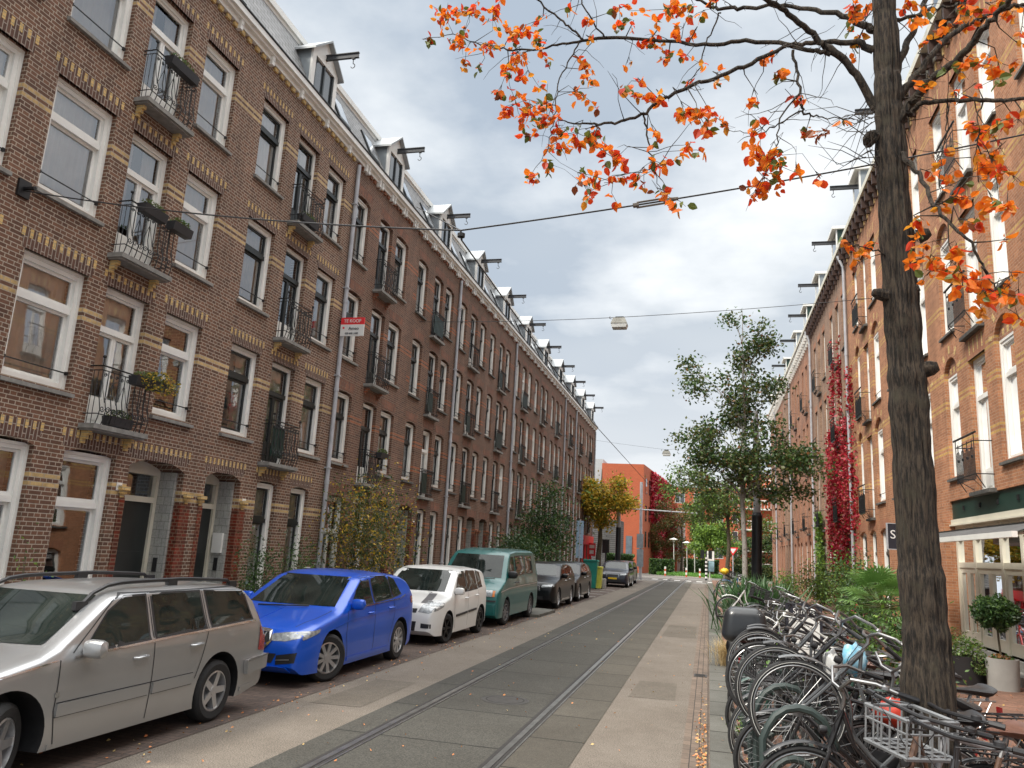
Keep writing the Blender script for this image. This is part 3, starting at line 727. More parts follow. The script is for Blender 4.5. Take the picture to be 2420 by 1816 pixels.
        for p,q_ in zip(posts[:-1],posts[1:]):
            mb=MB(); x0,x1=p+.135,q_-.005; m_=(x0+x1)/2
            if q_-p>1.2: pr=((x0,m_-.005),(m_+.005,x1))
            else: pr=((x0,x1),)
            for (c_,d_) in pr:
                w_=.11; zt2=tt-.125
                bx(mb,s,c_,c_+w_,z0+.02,zt2,-.17,-.11); bx(mb,s,d_-w_,d_,z0+.02,zt2,-.17,-.11); bx(mb,s,c_+w_,d_-w_,z0+.02,z0+.26,-.17,-.11); bx(mb,s,c_+w_,d_-w_,zt2-w_,zt2,-.17,-.11)
            dd=put('glazed_door',mb.mesh('glazed_door',cream),f,(XR,0,0))
            mb=MB(); x=s*-.145
            mb.face([(x,x0,z0+.02),(x,x1,z0+.02),(x,x1,zt_-.07),(x,x0,zt_-.07)]); put('glass',mb.mesh('glass',glass),f,(XR,0,0))
        mb=MB(); bx(mb,s,a-.05,b+.05,.12,.45,-.34,.10); bx(mb,s,a-.2,b+.2,.12,.28,.10,.42); put('stone_step',mb.mesh('stone_step',stone),root,(XR,0,0))
        mb=MB(); bx(mb,s,U(18.4),U(18.9),.8,1.12,-.139,-.135); put('door_sticker',mb.mesh('door_sticker',mat('sticker_green',(.55,.6,.12),.5)),root,(XR,0,-.0))
        mb=MB(); mb.box(5.45,5.65,b+.02,b+.36,.1,V(3.3)); put('brick_pier',mb.mesh('brick_pier',MATS['brick_orange']),root,(0,0,0))
# ---------------- cars (front towards -Y; local frame: x across, y along, z up) ----------------
def lerp(tab,x):
    if x<=tab[0][0]: return tab[0][1]
    for (a,b),(c,d) in zip(tab[:-1],tab[1:]):
        if x<=c:
            t=(x-a)/(c-a) if c>a else 1
            return b+(d-b)*t
    return tab[-1][1]
def smooth_tab(tab,L,h=.05):
    # resample with a little smoothing
    n=160; xs=[L*i/n for i in range(n+1)]; ys=[lerp(tab,x) for x in xs]
    for _ in range(2): ys=[ys[0]]+[(ys[i-1]+2*ys[i]+ys[i+1])/4 for i in range(1,n)]+[ys[-1]]
    return list(zip(xs,ys))
def paint(name,c,metal=0,rough=.35):
    M_,nt,b=newmat(name); P=pos(nt)
    nt.links.new(mixc(nt,ramp(nt,noise(nt,P,1.3,4),.3,.7),c,tuple(x*.92 for x in c)),b.inputs['Base Color'])
    b.inputs['Metallic'].default_value=metal; b.inputs['Roughness'].default_value=rough
    b.inputs['Coat Weight'].default_value=.6; b.inputs['Coat Roughness'].default_value=.03; MATS[name]=M_; return M_
tyre_m=mat('tyre_rubber',(.016,.016,.017),.8,var=.3,s=20)
chrome=mat('chrome',(.62,.62,.63),.15,m=1,var=.05)
alloy=mat('alloy',(.55,.55,.56),.28,m=.8,var=.1)
blackpl=mat('black_plastic',(.02,.02,.022),.45,var=.2,s=10)
lamp_g=mat('headlamp_glass',(.40,.42,.43),.18,m=.3,var=.5,s=22,coat=.3)
red_l=mat('tail_lamp',(.30,.01,.012),.15,var=.3,s=10,coat=1)
amber=mat('amber_lens',(.6,.18,.03),.2,var=.2)
plate_y=mat('plate_yellow',(.75,.50,.02),.4,var=.05)
def carglass(name):
    M_,nt,b=newmat(name); P=pos(nt)
    n1=ramp(nt,noise(nt,P,2.2,3),.4,.62)
    nt.links.new(mixc(nt,n1,(.008,.012,.011),(.020,.026,.023)),b.inputs['Base Color']); b.inputs['Roughness'].default_value=.02
    b.inputs['Coat Weight'].default_value=0; b.inputs['Specular IOR Level'].default_value=.30
    MATS[name]=M_; return M_
cglass=carglass('car_glass')
def ev(me):
    o=bpy.data.objects.new('tmp',me); COL.objects.link(o); return o
def make_car(S):
    L=S['L'];Wd=S['W'];hw=Wd/2; tab=smooth_tab(S['top'],L); belt=S['belt']; bot=S['bot']
    rf,rr_=S.get('rf',.5),S.get('rr',.35); nf,nr=S.get('nf',.80),S.get('nr',.86)
    def Wp(x):
        w=1
        if x<rf: t=1-x/rf; w=nf+(1-nf)*math.sqrt(max(0,1-t**2.2))
        if x>L-rr_: t=1-(L-x)/rr_; w=min(w,nr+(1-nr)*math.sqrt(max(0,1-t**2.2)))
        return hw*w
    tum=S.get('tum',.30)
    def half(x,z):
        b=lerp(belt,x); w=Wp(x); zm=b*.62
        if z<=b: return w*(1-.055*((zm-z)/zm)**2*(1 if z<zm else 1.3))
        wb=w*(1-.055*((zm-b)/zm)**2*1.3)
        return wb-(z-b)*tum-.012
    xs=[0,.012,.03,.06,.1,.15,.21,.28]; x=.36
    while x<L-.36: xs.append(x); x+=.06
    xs+=[L-.28,L-.21,L-.15,L-.1,L-.06,L-.03,L-.012,L]
    ring=None; V_=[];F_=[]
    NS=16; NT=10
    for x in xs:
        zb=lerp(bot,x); zt=lerp(tab,x); e=min(.10,(zt-zb)*.3); 
        if zt>lerp(belt,x)+.15: e=.085
        zs=zt-e; pts=[]
        bb=lerp(belt,x)
        zl=[zb+(zs-zb)*i/NS for i in range(NS+1)]
        if bb<zs-.02 and bb>zb: # snap one row to the belt line
            k=min(range(NS+1),key=lambda i:abs(zl[i]-bb)); k=min(max(k,1),NS-1); zl[k]=bb
        wb_=half(x,zb)
        pts.append((wb_*.82,zb-.0)); 
        for z in zl: pts.append((half(x,z),z))
        ws=half(x,zs)
        for i in range(1,NT+1):
            a=PI/2*i/NT; pts.append((ws*math.cos(a)**.62 if i<NT else 0,zs+(zt-zs)*math.sin(a)**.9))
        row=pts+[(-p[0],p[1]) for p in pts[-2::-1]]
        V_.append([(p[0],x,p[1]) for p in row])
    m=len(V_[0]); vv=[p for r in V_ for p in r]
    for i in range(len(xs)-1):
        for j in range(m): j2=(j+1)%m; F_.append((i*m+j,i*m+j2,(i+1)*m+j2,(i+1)*m+j))
    F_.append(tuple(range(m))[::-1]); F_.append(tuple((len(xs)-1)*m+j for j in range(m)))
    me=bpy.data.meshes.new('body'); me.from_pydata(vv,[],F_); me.materials.append(S['paint']); me.materials.append(blackpl)
    bm=bmesh.new(); bm.from_mesh(me); bmesh.ops.recalc_face_normals(bm,faces=bm.faces); bm.to_mesh(me)
    bvh0=BVHTree.FromBMesh(bm); bm.free()
    tmp=ev(me); r=S['wr']; cut=MB()
    for wx in (S['wf'],S['wb']):
        for q in (-1,1):
            ra=r+S.get('gap',.055); x0,x1=(hw-.30)*q,(hw+.2)*q; n=36; b=len(cut.v)
            for xx in (x0,x1):
                for k in range(n): a=2*PI*k/n; cut.v.append((xx,wx+ra*math.cos(a),r+.01+ra*math.sin(a)))
            cut.f.append(tuple(range(b,b+n))); cut.f.append(tuple(range(b+n,b+2*n))[::-1]); cut.m+=[0,0]
            for k in range(n): k2=(k+1)%n; cut.f.append((b+k,b+k2,b+n+k2,b+n+k)); cut.m.append(0)
    cm=cut.mesh('cut',blackpl); bm=bmesh.new(); bm.from_mesh(cm); bmesh.ops.recalc_face_normals(bm,faces=bm.faces); bm.to_mesh(cm); bm.free()
    co=ev(cm); md=tmp.modifiers.new('b','BOOLEAN'); md.object=co; md.operation='DIFFERENCE'; md.solver='EXACT'; md.material_mode='TRANSFER'
    dg=bpy.context.evaluated_depsgraph_get(); dg.update(); body=bpy.data.meshes.new_from_object(tmp.evaluated_get(dg)); 
    bpy.data.objects.remove(tmp); bpy.data.objects.remove(co)
    body.polygons.foreach_set('use_smooth',[True]*len(body.polygons)); body.set_sharp_from_angle(angle=R(38)); body.name='body'
    root=empty('parked_car' if not S.get('van') else 'parked_van',(S['X'],S['Y'],0),S['label'],S.get('cat','car'),'cars parked along the left kerb'); 
    bo=local('body',body,None,root)
    def proj(p,ax,q):
        if ax=='side': o=Vector((q*3,p[0],p[1])); d=Vector((-q,0,0))
        elif ax=='front': o=Vector((p[0],-2,p[1])); d=Vector((0,1,0))
        elif ax=='rear': o=Vector((p[0],L+2,p[1])); d=Vector((0,-1,0))
        else: o=Vector((p[0],p[1],4)); d=Vector((0,0,-1))
        h=bvh0.ray_cast(o,d); return h
    def patch(name,poly,m_,ax='side',q=1,off=.004,parent=None,th=0,res=.09,smooth=True):
        bm=bmesh.new(); vs=[bm.verts.new((p[0],p[1],0)) for p in poly]; 
        if len(vs)<3: return
        bm.faces.new(vs)
        for k in (0,1):
            lo=min(p[k] for p in poly); hi=max(p[k] for p in poly); n=int((hi-lo)/res)
            for i in range(1,n+1):
                c=lo+(hi-lo)*i/(n+1); co_=(c,0,0) if k==0 else (0,c,0); no=(1,0,0) if k==0 else (0,1,0)
                g=bm.verts[:]+bm.edges[:]+bm.faces[:]; bmesh.ops.bisect_plane(bm,geom=g,plane_co=co_,plane_no=no)
        bmesh.ops.triangulate(bm,faces=bm.faces)
        bad=[]
        for v in bm.verts:
            h=proj((v.co.x,v.co.y),ax,q)
            if h[0] is None or (ax=='front' and name!='windscreen' and h[0].y>.42) or (ax=='rear' and name!='rear_window' and h[0].y<L-.3): bad.append(v); continue
            nrm=h[1]; 
            if ax=='side' and nrm.x*q<0: nrm=-nrm
            if ax=='front' and nrm.y>0: nrm=-nrm
            if ax=='rear' and nrm.y<0: nrm=-nrm
            if ax=='top' and nrm.z<0: nrm=-nrm
            v.co=h[0]+nrm*off
        bmesh.ops.delete(bm,geom=bad,context='VERTS')
        if th:
            r_=bmesh.ops.extrude_face_region(bm,geom=bm.faces[:]); 
            for v in [g for g in r_['geom'] if isinstance(g,bmesh.types.BMVert)]:
                d={'side':Vector((q,0,0)),'front':Vector((0,-1,0)),'rear':Vector((0,1,0)),'top':Vector((0,0,1))}[ax]; v.co+=d*th
        bmesh.ops.recalc_face_normals(bm,faces=bm.faces)
        me=bpy.data.meshes.new(name); bm.to_mesh(me); bm.free(); me.materials.append(m_)
        if smooth: me.polygons.foreach_set('use_smooth',[True]*len(me.polygons)); me.set_sharp_from_angle(angle=R(35))
        o=bpy.data.objects.new(name,me); COL.objects.link(o); o.parent=parent or bo; return o
    def strip(name,pts,w,m_,ax='side',q=1,off=.003,th=0,parent=None):
        a=[];b=[]
        for i,p in enumerate(pts):
            p0=pts[max(i-1,0)];p1=pts[min(i+1,len(pts)-1)]; dx,dy=p1[0]-p0[0],p1[1]-p0[1]; l=math.hypot(dx,dy) or 1
            nx,ny=-dy/l*w/2,dx/l*w/2; a.append((p[0]+nx,p[1]+ny)); b.append((p[0]-nx,p[1]-ny))
        # piecewise quads joined into one mesh
        bm=bmesh.new(); va=[];
        for pp,qq in zip(a,b):
            row=[]
            for t in (pp,qq):
                h=proj(t,ax,q)
                if h[0] is None: row.append(None); continue
                n_=h[1]; d={'side':Vector((q,0,0)),'front':Vector((0,-1,0)),'rear':Vector((0,1,0)),'top':Vector((0,0,1))}[ax]
                if n_.dot(d)<0: n_=-n_
                row.append((h[0]+n_*off,h[0]+n_*(off+th)))
            va.append(row)
        mb=MB()
        for r0,r1 in zip(va[:-1],va[1:]):
            if None in r0 or None in r1: continue
            mb.face([r0[0][1],r0[1][1],r1[1][1],r1[0][1]])
            if th: mb.face([r0[0][0],r0[0][1],r1[0][1],r1[0][0]]); mb.face([r0[1][0],r0[1][1],r1[1][1],r1[1][0]])
        if th:
            for rw in (va[0],va[-1]):
                if None not in rw: mb.face([rw[0][0],rw[0][1],rw[1][1],rw[1][0]])
        bm.free()
        if not mb.f: return
        return local(name,mb,m_,parent or bo)
    def dens(pts,st=.06):
        o=[]
        for p,q in zip(pts[:-1],pts[1:]):
            n=max(1,int(math.hypot(q[0]-p[0],q[1]-p[1])/st))
            o+=[(p[0]+(q[0]-p[0])*i/n,p[1]+(q[1]-p[1])*i/n) for i in range(n)]
        return o+[pts[-1]]
    # wheels
    rim=S.get('rim',alloy)
    for i,wx in enumerate((S['wf'],S['wb'])):
        for q in (-1,1):
            we=bpy.data.objects.new('wheel',None); 
            tw=.2; ri=r*.66; n=S.get('spokes',7)
            mb=MB(); mb.lathe([(ri,-tw/2+.01),(r-.045,-tw/2),(r-.012,-tw/2+.02),(r,-tw/2+.05),(r,tw/2-.05),(r-.012,tw/2-.02),(r-.045,tw/2),(ri,tw/2-.01),(ri,-tw/2+.01)],(0,0,0),'x',40)
            ty=mb.mesh('tyre',tyre_m,True)
            mb=MB(); xo=q*(tw/2-.012); xi=q*(tw/2-.05)
            mb.lathe([(ri-.0,xi-q*.12),(ri-.004,xo),(ri-.02,xo+q*.004),(ri-.028,xi-q*.02),(ri-.03,xi-q*.12)],(0,0,0),'x',40)
            mb.lathe([(0,xi-q*.04),(ri-.03,xi-q*.06)],(0,0,0),'x',24,1)
            mb.lathe([(0,xo-q*.005),(.045,xo-q*.008),(.055,xi-q*.0),(.055,xi-q*.05)],(0,0,0),'x',16)
            for k in range(n):
                a=2*PI*k/n; ca,sa=math.cos(a),math.sin(a); w0,w1=S.get('spw',(.05,.035))
                def T(rr2,t,xx): return (xx,rr2*ca-t*sa,rr2*sa+t*ca)
                P8=[T(.04,-w0/2,xo-q*.012),T(.04,w0/2,xo-q*.012),T(ri-.02,w1/2,xo-q*.004),T(ri-.02,-w1/2,xo-q*.004),T(.04,-w0/2,xi-q*.04),T(.04,w0/2,xi-q*.04),T(ri-.02,w1/2,xi-q*.04),T(ri-.02,-w1/2,xi-q*.04)]
                for fc in ((0,1,2,3),(0,3,7,4),(1,2,6,5)): mb.face([P8[f_] for f_ in fc])
            wm=mb.mesh('wheel',[rim,blackpl],True)
            o=bpy.data.objects.new('wheel',wm); COL.objects.link(o); o.parent=root; o.location=(q*(hw-.115),wx,r)
            if i==0: o.rotation_euler=(0,0,R(S.get('steer',0)))
            local('tyre',ty,None,o)
    # glass
    for q in (-1,1):
        for w_ in S['side_win']:
            cx_=sum(p[0] for p in w_)/len(w_); cy_=sum(p[1] for p in w_)/len(w_)
            patch('window_seal',[(cx_+(p[0]-cx_)*(1+.05/max(.2,abs(p[0]-cx_)+.3)),cy_+(p[1]-cy_)*1.10) for p in w_],blackpl,'side',q,.003)
        for w_ in S['side_win']: patch('side_window',w_,cglass,'side',q,.005)
        for w_ in S.get('seams',[]): strip('door_seam',dens(w_),.010,blackpl,'side',q,.0025)
        for (w_,wd,th,mm) in S.get('strips',[]): strip('side_moulding',dens(w_),wd,mm,'side',q,.002,th)
        for h in S['handles']:
            mb=MB(); 
            hh=proj((h[0],h[1]),'side',q)
            if hh[0]:
                x_=hh[0].x; mb.tube([(x_,h[0]-.09,h[1]),(x_+q*.035,h[0]-.07,h[1]),(x_+q*.035,h[0]+.07,h[1]+.004),(x_,h[0]+.09,h[1]+.004)],.013,6); local('door_handle',mb,S.get('handle_m',S['paint']),bo,True)
        # mirrors
        mx,mz,ms=S['mirror']
        hh=proj((mx,mz),'side',q)
        if hh[0]:
            x_=hh[0].x+q*.11; mb=MB(); prof=[]
            for k in range(9):
                t=-1+2*k/8; rr3=math.sqrt(max(0,1-t*t*t*t))
                prof.append((rr3,t))
            b=len(mb.v); nn=14
            for (rr3,t) in prof:
                for k in range(nn):
                    a=2*PI*k/nn; ca=math.copysign(abs(math.cos(a))**.6,math.cos(a)); sa=math.copysign(abs(math.sin(a))**.6,math.sin(a))
                    mb.v.append((x_+t*.115*ms,mx+ca*.055*rr3*ms,mz+.02+sa*.075*rr3*ms))
            for i in range(8):
                for k in range(nn): k2=(k+1)%nn; mb.f.append((b+i*nn+k,b+i*nn+k2,b+(i+1)*nn+k2,b+(i+1)*nn+k)); mb.m.append(0)
            mb.tube([(x_-q*.14,mx,mz-.02),(x_,mx,mz-.01)],.025,6,1)
            local('wing_mirror',mb,[S.get('mirror_m',S['paint']),blackpl],bo,True)
    patch('windscreen',S['ws'],cglass,'front',1,.005)
    if 'rw' in S: patch('rear_window',S['rw'],cglass,'rear',1,.005)
    for (nm,poly,mm,ax,th,both) in S.get('extra',[]):
        for q in ((-1,1) if both else (1,)):
            pl=[(p[0]*q,p[1]) for p in poly] if (ax!='side') else poly
            patch(nm,pl,mm,ax,q,.005,th=th,res=.05)
    if 'hook' in S: S['hook'](bo,proj,strip,patch,dens,local)
    return root
# --- silver estate ---
silver=paint('silver_paint',(.42,.425,.43),.7,.30)
LE=4.50
def hk_estate(bo,proj,strip,patch,dens,local):
    for q in (-1,1): # roof rails
        mb=MB(); pts=[]
        for i in range(15):
            y=1.75+2.4*i/14; h=proj((q*.56,y),'top',1); z=h[0].z+ (.055 if 0<i<14 else .0)
            pts.append((q*.56,y,z))
        mb.tube(pts,.020,6); 
        for y in (1.8,3.0,4.08): h=proj((q*.56,y),'top',1); mb.box(q*.56-.022,q*.56+.022,y-.07,y+.07,h[0].z-.01,h[0].z+.06)
        local('roof_rail',mb,blackpl,bo,True)
        for th in (0,):
            strip('window_trim',dens([(1.50,.885),(2.5,.93),(3.5,.965),(4.2,.99)]),.016,chrome,'side',q,.004,.006)
    # bumpers
    for q in (-1,1):
        strip('rear_bumper',dens([(4.03,.50),(4.2,.52),(4.46,.53)]),.15,silver,'side',q,.004,.05)
        strip('rear_bumper_trim',dens([(4.03,.575),(4.2,.59),(4.46,.60)]),.02,chrome,'side',q,.055,.004)
        patch('tail_lamp',[(4.28,.66),(4.44,.64),(4.42,1.0),(4.24,1.34),(4.17,1.34),(4.31,.98)],red_l,'side',q,.006)
    h=proj((1.0,.62),'side',1)
    mb=MB(); mb.box(-.26,.26,4.502,4.51,.72,.83); local('number_plate',mb,plate_y,bo)
make_car(dict(L=LE,W=1.76,X=-5.95,Y=4.22,wf=.90,wb=3.56,wr=.315,steer=22,spokes=5,spw=(.07,.06),paint=silver,cat='car',
 label='silver grey estate car with roof rails, at the lower left edge',rf=.45,nf=.84,rr=.25,nr=.93,tum=.33,gap=.075,
 top=[(0,.62),(.03,.70),(.10,.76),(.6,.86),(1.22,.97),(1.40,1.03),(2.02,1.385),(2.3,1.42),(3.2,1.43),(3.95,1.40),(4.18,1.36),(4.35,.98),(4.46,.92),(4.50,.6)],
 belt=[(0,.7),(1.2,.88),(2.5,.93),(4.2,.99),(4.50,1.0)],bot=[(0,.34),(.15,.22),(.6,.20),(4.0,.20),(4.4,.28),(4.50,.36)],
 ws=[(-.66,.985),(.66,.985),(.55,1.345),(-.55,1.345)],
 rw=[(-.58,1.0),(.58,1.0),(.5,1.32),(-.5,1.32)],
 side_win=[[(1.62,.925),(2.42,.955),(2.43,1.335),(2.16,1.33),(1.95,1.22)],[(2.53,.957),(3.28,.985),(3.25,1.34),(2.53,1.34)],[(3.40,.99),(4.14,1.02),(4.04,1.32),(3.36,1.34)]],
 seams=[[(1.36,.88),(1.34,.5),(1.40,.24)],[(2.48,1.36),(2.485,.9),(2.47,.24)],[(3.30,1.36),(3.33,.98),(3.22,.68),(3.14,.5)],[(1.5,.92),(2.0,1.30),(2.16,1.365),(4.06,1.37)]],
 strips=[([(1.36,.50),(2.44,.505)],.10,.014,silver),([(1.36,.447),(2.45,.452)],.012,.002,blackpl),([(2.50,.452),(3.1,.457)],.012,.002,blackpl),([(1.36,.555),(3.1,.562)],.008,.002,blackpl),([(2.50,.505),(3.10,.51)],.10,.012,silver),([(1.34,.225),(3.1,.22)],.05,.01,silver),([(4.0,.27),(4.4,.3)],.05,.01,silver),([(.1,.70),(.7,.80),(1.34,.88)],.012,.004,chrome)],
 handles=[(2.30,.80),(3.12,.83)],handle_m=silver,mirror=(1.62,.93,1.0),
 extra=[('headlamp',[(.45,.54),(.80,.56),(.80,.70),(.45,.68)],lamp_g,'front',0,True),('grille',[(-.35,.50),(.35,.50),(.38,.70),(-.38,.70)],blackpl,'front',0,False),('front_bumper',[(-.70,.32),(.70,.32),(.70,.46),(-.70,.46)],silver,'front',.04,False),('side_badge',[(1.33,.60),(1.37,.60),(1.37,.64),(1.33,.64)],chrome,'side',.003,True)],hook=hk_estate))
# --- blue hatchback ---
bluep=paint('blue_paint',(.003,.085,.56),.15,.28)
def hk_blue(bo,proj,strip,patch,dens,local):
    strip('grille_rim',dens([(-.40,.60),(-.36,.71),(0,.735),(.36,.71),(.40,.60),(.31,.50),(0,.475),(-.31,.50),(-.40,.60)]),.035,chrome,'front',1,.008,.012)
    patch('grille',[(-.38,.60),(-.34,.695),(.34,.695),(.38,.60),(.30,.515),(-.30,.515)],blackpl,'front',1,.006)
    for i in range(9):
        x=-.30+i*.075; strip('grille_slat',dens([(x,.69),(x*.92,.53)],.03),.012,MATS['alloy'],'front',1,.010,.006)
    strip('bonnet_crease',dens([(0,.1),(0,1.0)]),.012,bluep,'top',1,.0,.008)
    for q in (-1,1):
        strip('bonnet_seam',dens([(q*.62,.22),(q*.70,.6),(q*.72,1.05)]),.010,blackpl,'top',1,.002)
        strip('air_intake_fins',dens([(q*.50,.36),(q*.70,.38)]),.012,MATS['alloy'],'front',1,.012)
    mb=MB(); mb.box(-.26,.26,-.012,-.002,.36,.46); local('number_plate',mb,plate_y,bo)
    mb=MB(); mb.tube([(-.45,1.0,.955),(.0,.95,.975),(.35,1.05,.985)],.012,5); local('wiper',mb,blackpl,bo)
    strip('window_trim',dens([(1.35,.95),(2.4,.985),(3.3,1.02),(3.55,1.08)]),.012,chrome,'side',1,.005,.004)
make_car(dict(L=4.10,W=1.78,X=-6.03,Y=9.74,wf=.83,wb=3.38,wr=.325,steer=-26,spokes=9,spw=(.045,.055),paint=bluep,
 label='bright blue hatchback parked between the silver estate and the white hatchback',rf=.50,nf=.80,rr=.35,nr=.86,tum=.36,gap=.05,
 top=[(0,.56),(.02,.66),(.08,.745),(.4,.84),(1.02,.955),(1.15,1.0),(1.92,1.40),(2.2,1.455),(2.8,1.47),(3.5,1.42),(3.78,1.34),(3.98,1.0),(4.06,.8),(4.10,.55)],
 belt=[(0,.72),(.5,.82),(1.3,.94),(2.6,1.0),(3.6,1.08),(4.1,1.1)],bot=[(0,.28),(.12,.18),(.5,.17),(3.7,.19),(4.0,.28),(4.10,.38)],
 ws=[(-.70,.985),(.70,.985),(.56,1.385),(-.56,1.385)],rw=[(-.5,1.08),(.5,1.08),(.44,1.34),(-.44,1.34)],
 side_win=[[(1.42,.975),(2.20,1.01),(2.22,1.395),(2.02,1.375),(1.75,1.22)],[(2.30,1.012),(2.98,1.05),(2.95,1.40),(2.32,1.40)],[(3.03,1.055),(3.38,1.10),(3.22,1.33),(3.0,1.39)]],
 seams=[[(1.30,.93),(1.26,.6),(1.36,.26)],[(2.26,1.41),(2.27,.9),(2.26,.26)],[(3.02,1.05),(3.08,.8),(2.94,.5),(2.9,.34)]],
 strips=[([(1.35,.25),(2.9,.26)],.05,.01,bluep),([(.72,.70),(1.4,.80),(2.6,.84),(3.7,.86)],.012,.004,bluep)],
 handles=[(2.10,.86),(2.92,.89)],handle_m=bluep,mirror=(1.46,1.0,1.05),
 extra=[('headlamp',[(.38,.595),(.60,.60),(.84,.66),(.865,.73),(.62,.715),(.40,.685)],lamp_g,'front',.0,True),('lower_grille',[(-.44,.32),(.44,.32),(.50,.44),(-.50,.44)],blackpl,'front',0,False),('air_intake',[(.50,.30),(.76,.34),(.78,.47),(.50,.42)],blackpl,'front',0,True),
  ('side_headlamp',[(.10,.62),(.42,.70),(.46,.745),(.2,.72),(.08,.69)],lamp_g,'side',0,True),('front_lip',[(-.70,.22),(.70,.22),(.66,.28),(-.66,.28)],bluep,'front',.03,False),('tail_lamp',[(3.80,.92),(4.05,.94),(3.98,1.06),(3.78,1.04)],red_l,'side',0,True)],hook=hk_blue))
# --- white hatchback ---
whitep=paint('white_car_paint',(.72,.72,.70),.0,.3)
darkrim=mat('dark_rim',(.03,.028,.028),.35,m=.5)
greystripe=mat('stripe_grey',(.12,.12,.125),.35,coat=.5)
def hk_white(bo,proj,strip,patch,dens,local):
    for q in (-1,1):
        strip('bonnet_stripe',dens([(q*.52,.16),(q*.50,.5),(q*.44,.86)]),.17,greystripe,'top',1,.004)
        mb=MB(); mb.tube([(q*.25-.25,.93,.965),(q*.25+.15,.90,.975)],.01,5); local('wiper',mb,blackpl,bo)
    mb=MB(); mb.lathe([(.015,.0),(.045,-.01),(.05,0)],(0,-.003,.60),'y',16); local('badge',mb,chrome,bo)
make_car(dict(L=3.70,W=1.70,X=-6.0,Y=15.05,wf=.75,wb=3.14,wr=.30,steer=-8,spokes=6,rim=darkrim,paint=whitep,
 label='small white hatchback with grey bonnet stripes and black wheels, in front of the teal van',rf=.55,nf=.76,rr=.3,nr=.88,tum=.26,gap=.05,
 top=[(0,.58),(.02,.70),(.10,.80),(.5,.90),(.86,.96),(.98,1.02),(1.62,1.43),(1.9,1.49),(2.8,1.50),(3.4,1.46),(3.56,1.36),(3.66,1.0),(3.70,.6)],
 belt=[(0,.75),(.9,.92),(2.2,.98),(3.6,1.03)],bot=[(0,.28),(.12,.19),(.5,.18),(3.4,.20),(3.7,.32)],
 ws=[(-.64,1.0),(.64,1.0),(.56,1.42),(-.56,1.42)],rw=[(-.5,1.05),(.5,1.05),(.45,1.38),(-.45,1.38)],
 side_win=[[(1.20,.96),(2.02,1.0),(2.02,1.42),(1.68,1.41)],[(2.10,1.0),(2.82,1.03),(2.78,1.42),(2.10,1.43)],[(2.90,1.04),(3.22,1.06),(3.16,1.36),(2.88,1.41)]],
 seams=[[(1.12,.92),(1.10,.6),(1.2,.27)],[(2.06,1.43),(2.07,.9),(2.05,.27)],[(2.86,1.03),(2.88,.75),(2.74,.45)]],
 strips=[([(1.22,.52),(2.0,.55)],.045,.014,blackpl),([(2.1,.555),(2.7,.58)],.045,.014,blackpl),([(1.15,.22),(2.75,.22)],.08,.012,blackpl)],
 handles=[(1.92,.85),(2.72,.88)],handle_m=whitep,mirror=(1.18,1.0,1.0),
 extra=[('headlamp',[(.44,.64),(.66,.62),(.80,.68),(.80,.84),(.66,.86),(.50,.78)],lamp_g,'front',.0,True),('grille',[(-.40,.62),(.40,.62),(.42,.70),(-.42,.70)],blackpl,'front',0,False),('lower_grille',[(-.40,.28),(.40,.28),(.42,.46),(-.42,.46)],blackpl,'front',0,False),('fog_lamp',[(.52,.34),(.72,.34),(.72,.42),(.52,.43)],blackpl,'front',.0,True),
  ('number_plate',[(-.26,.47),(.26,.47),(.26,.58),(-.26,.58)],plate_y,'front',.01,False),('side_headlamp',[(.10,.66),(.42,.74),(.50,.86),(.3,.84),(.12,.78)],lamp_g,'side',0,True)],hook=hk_white))
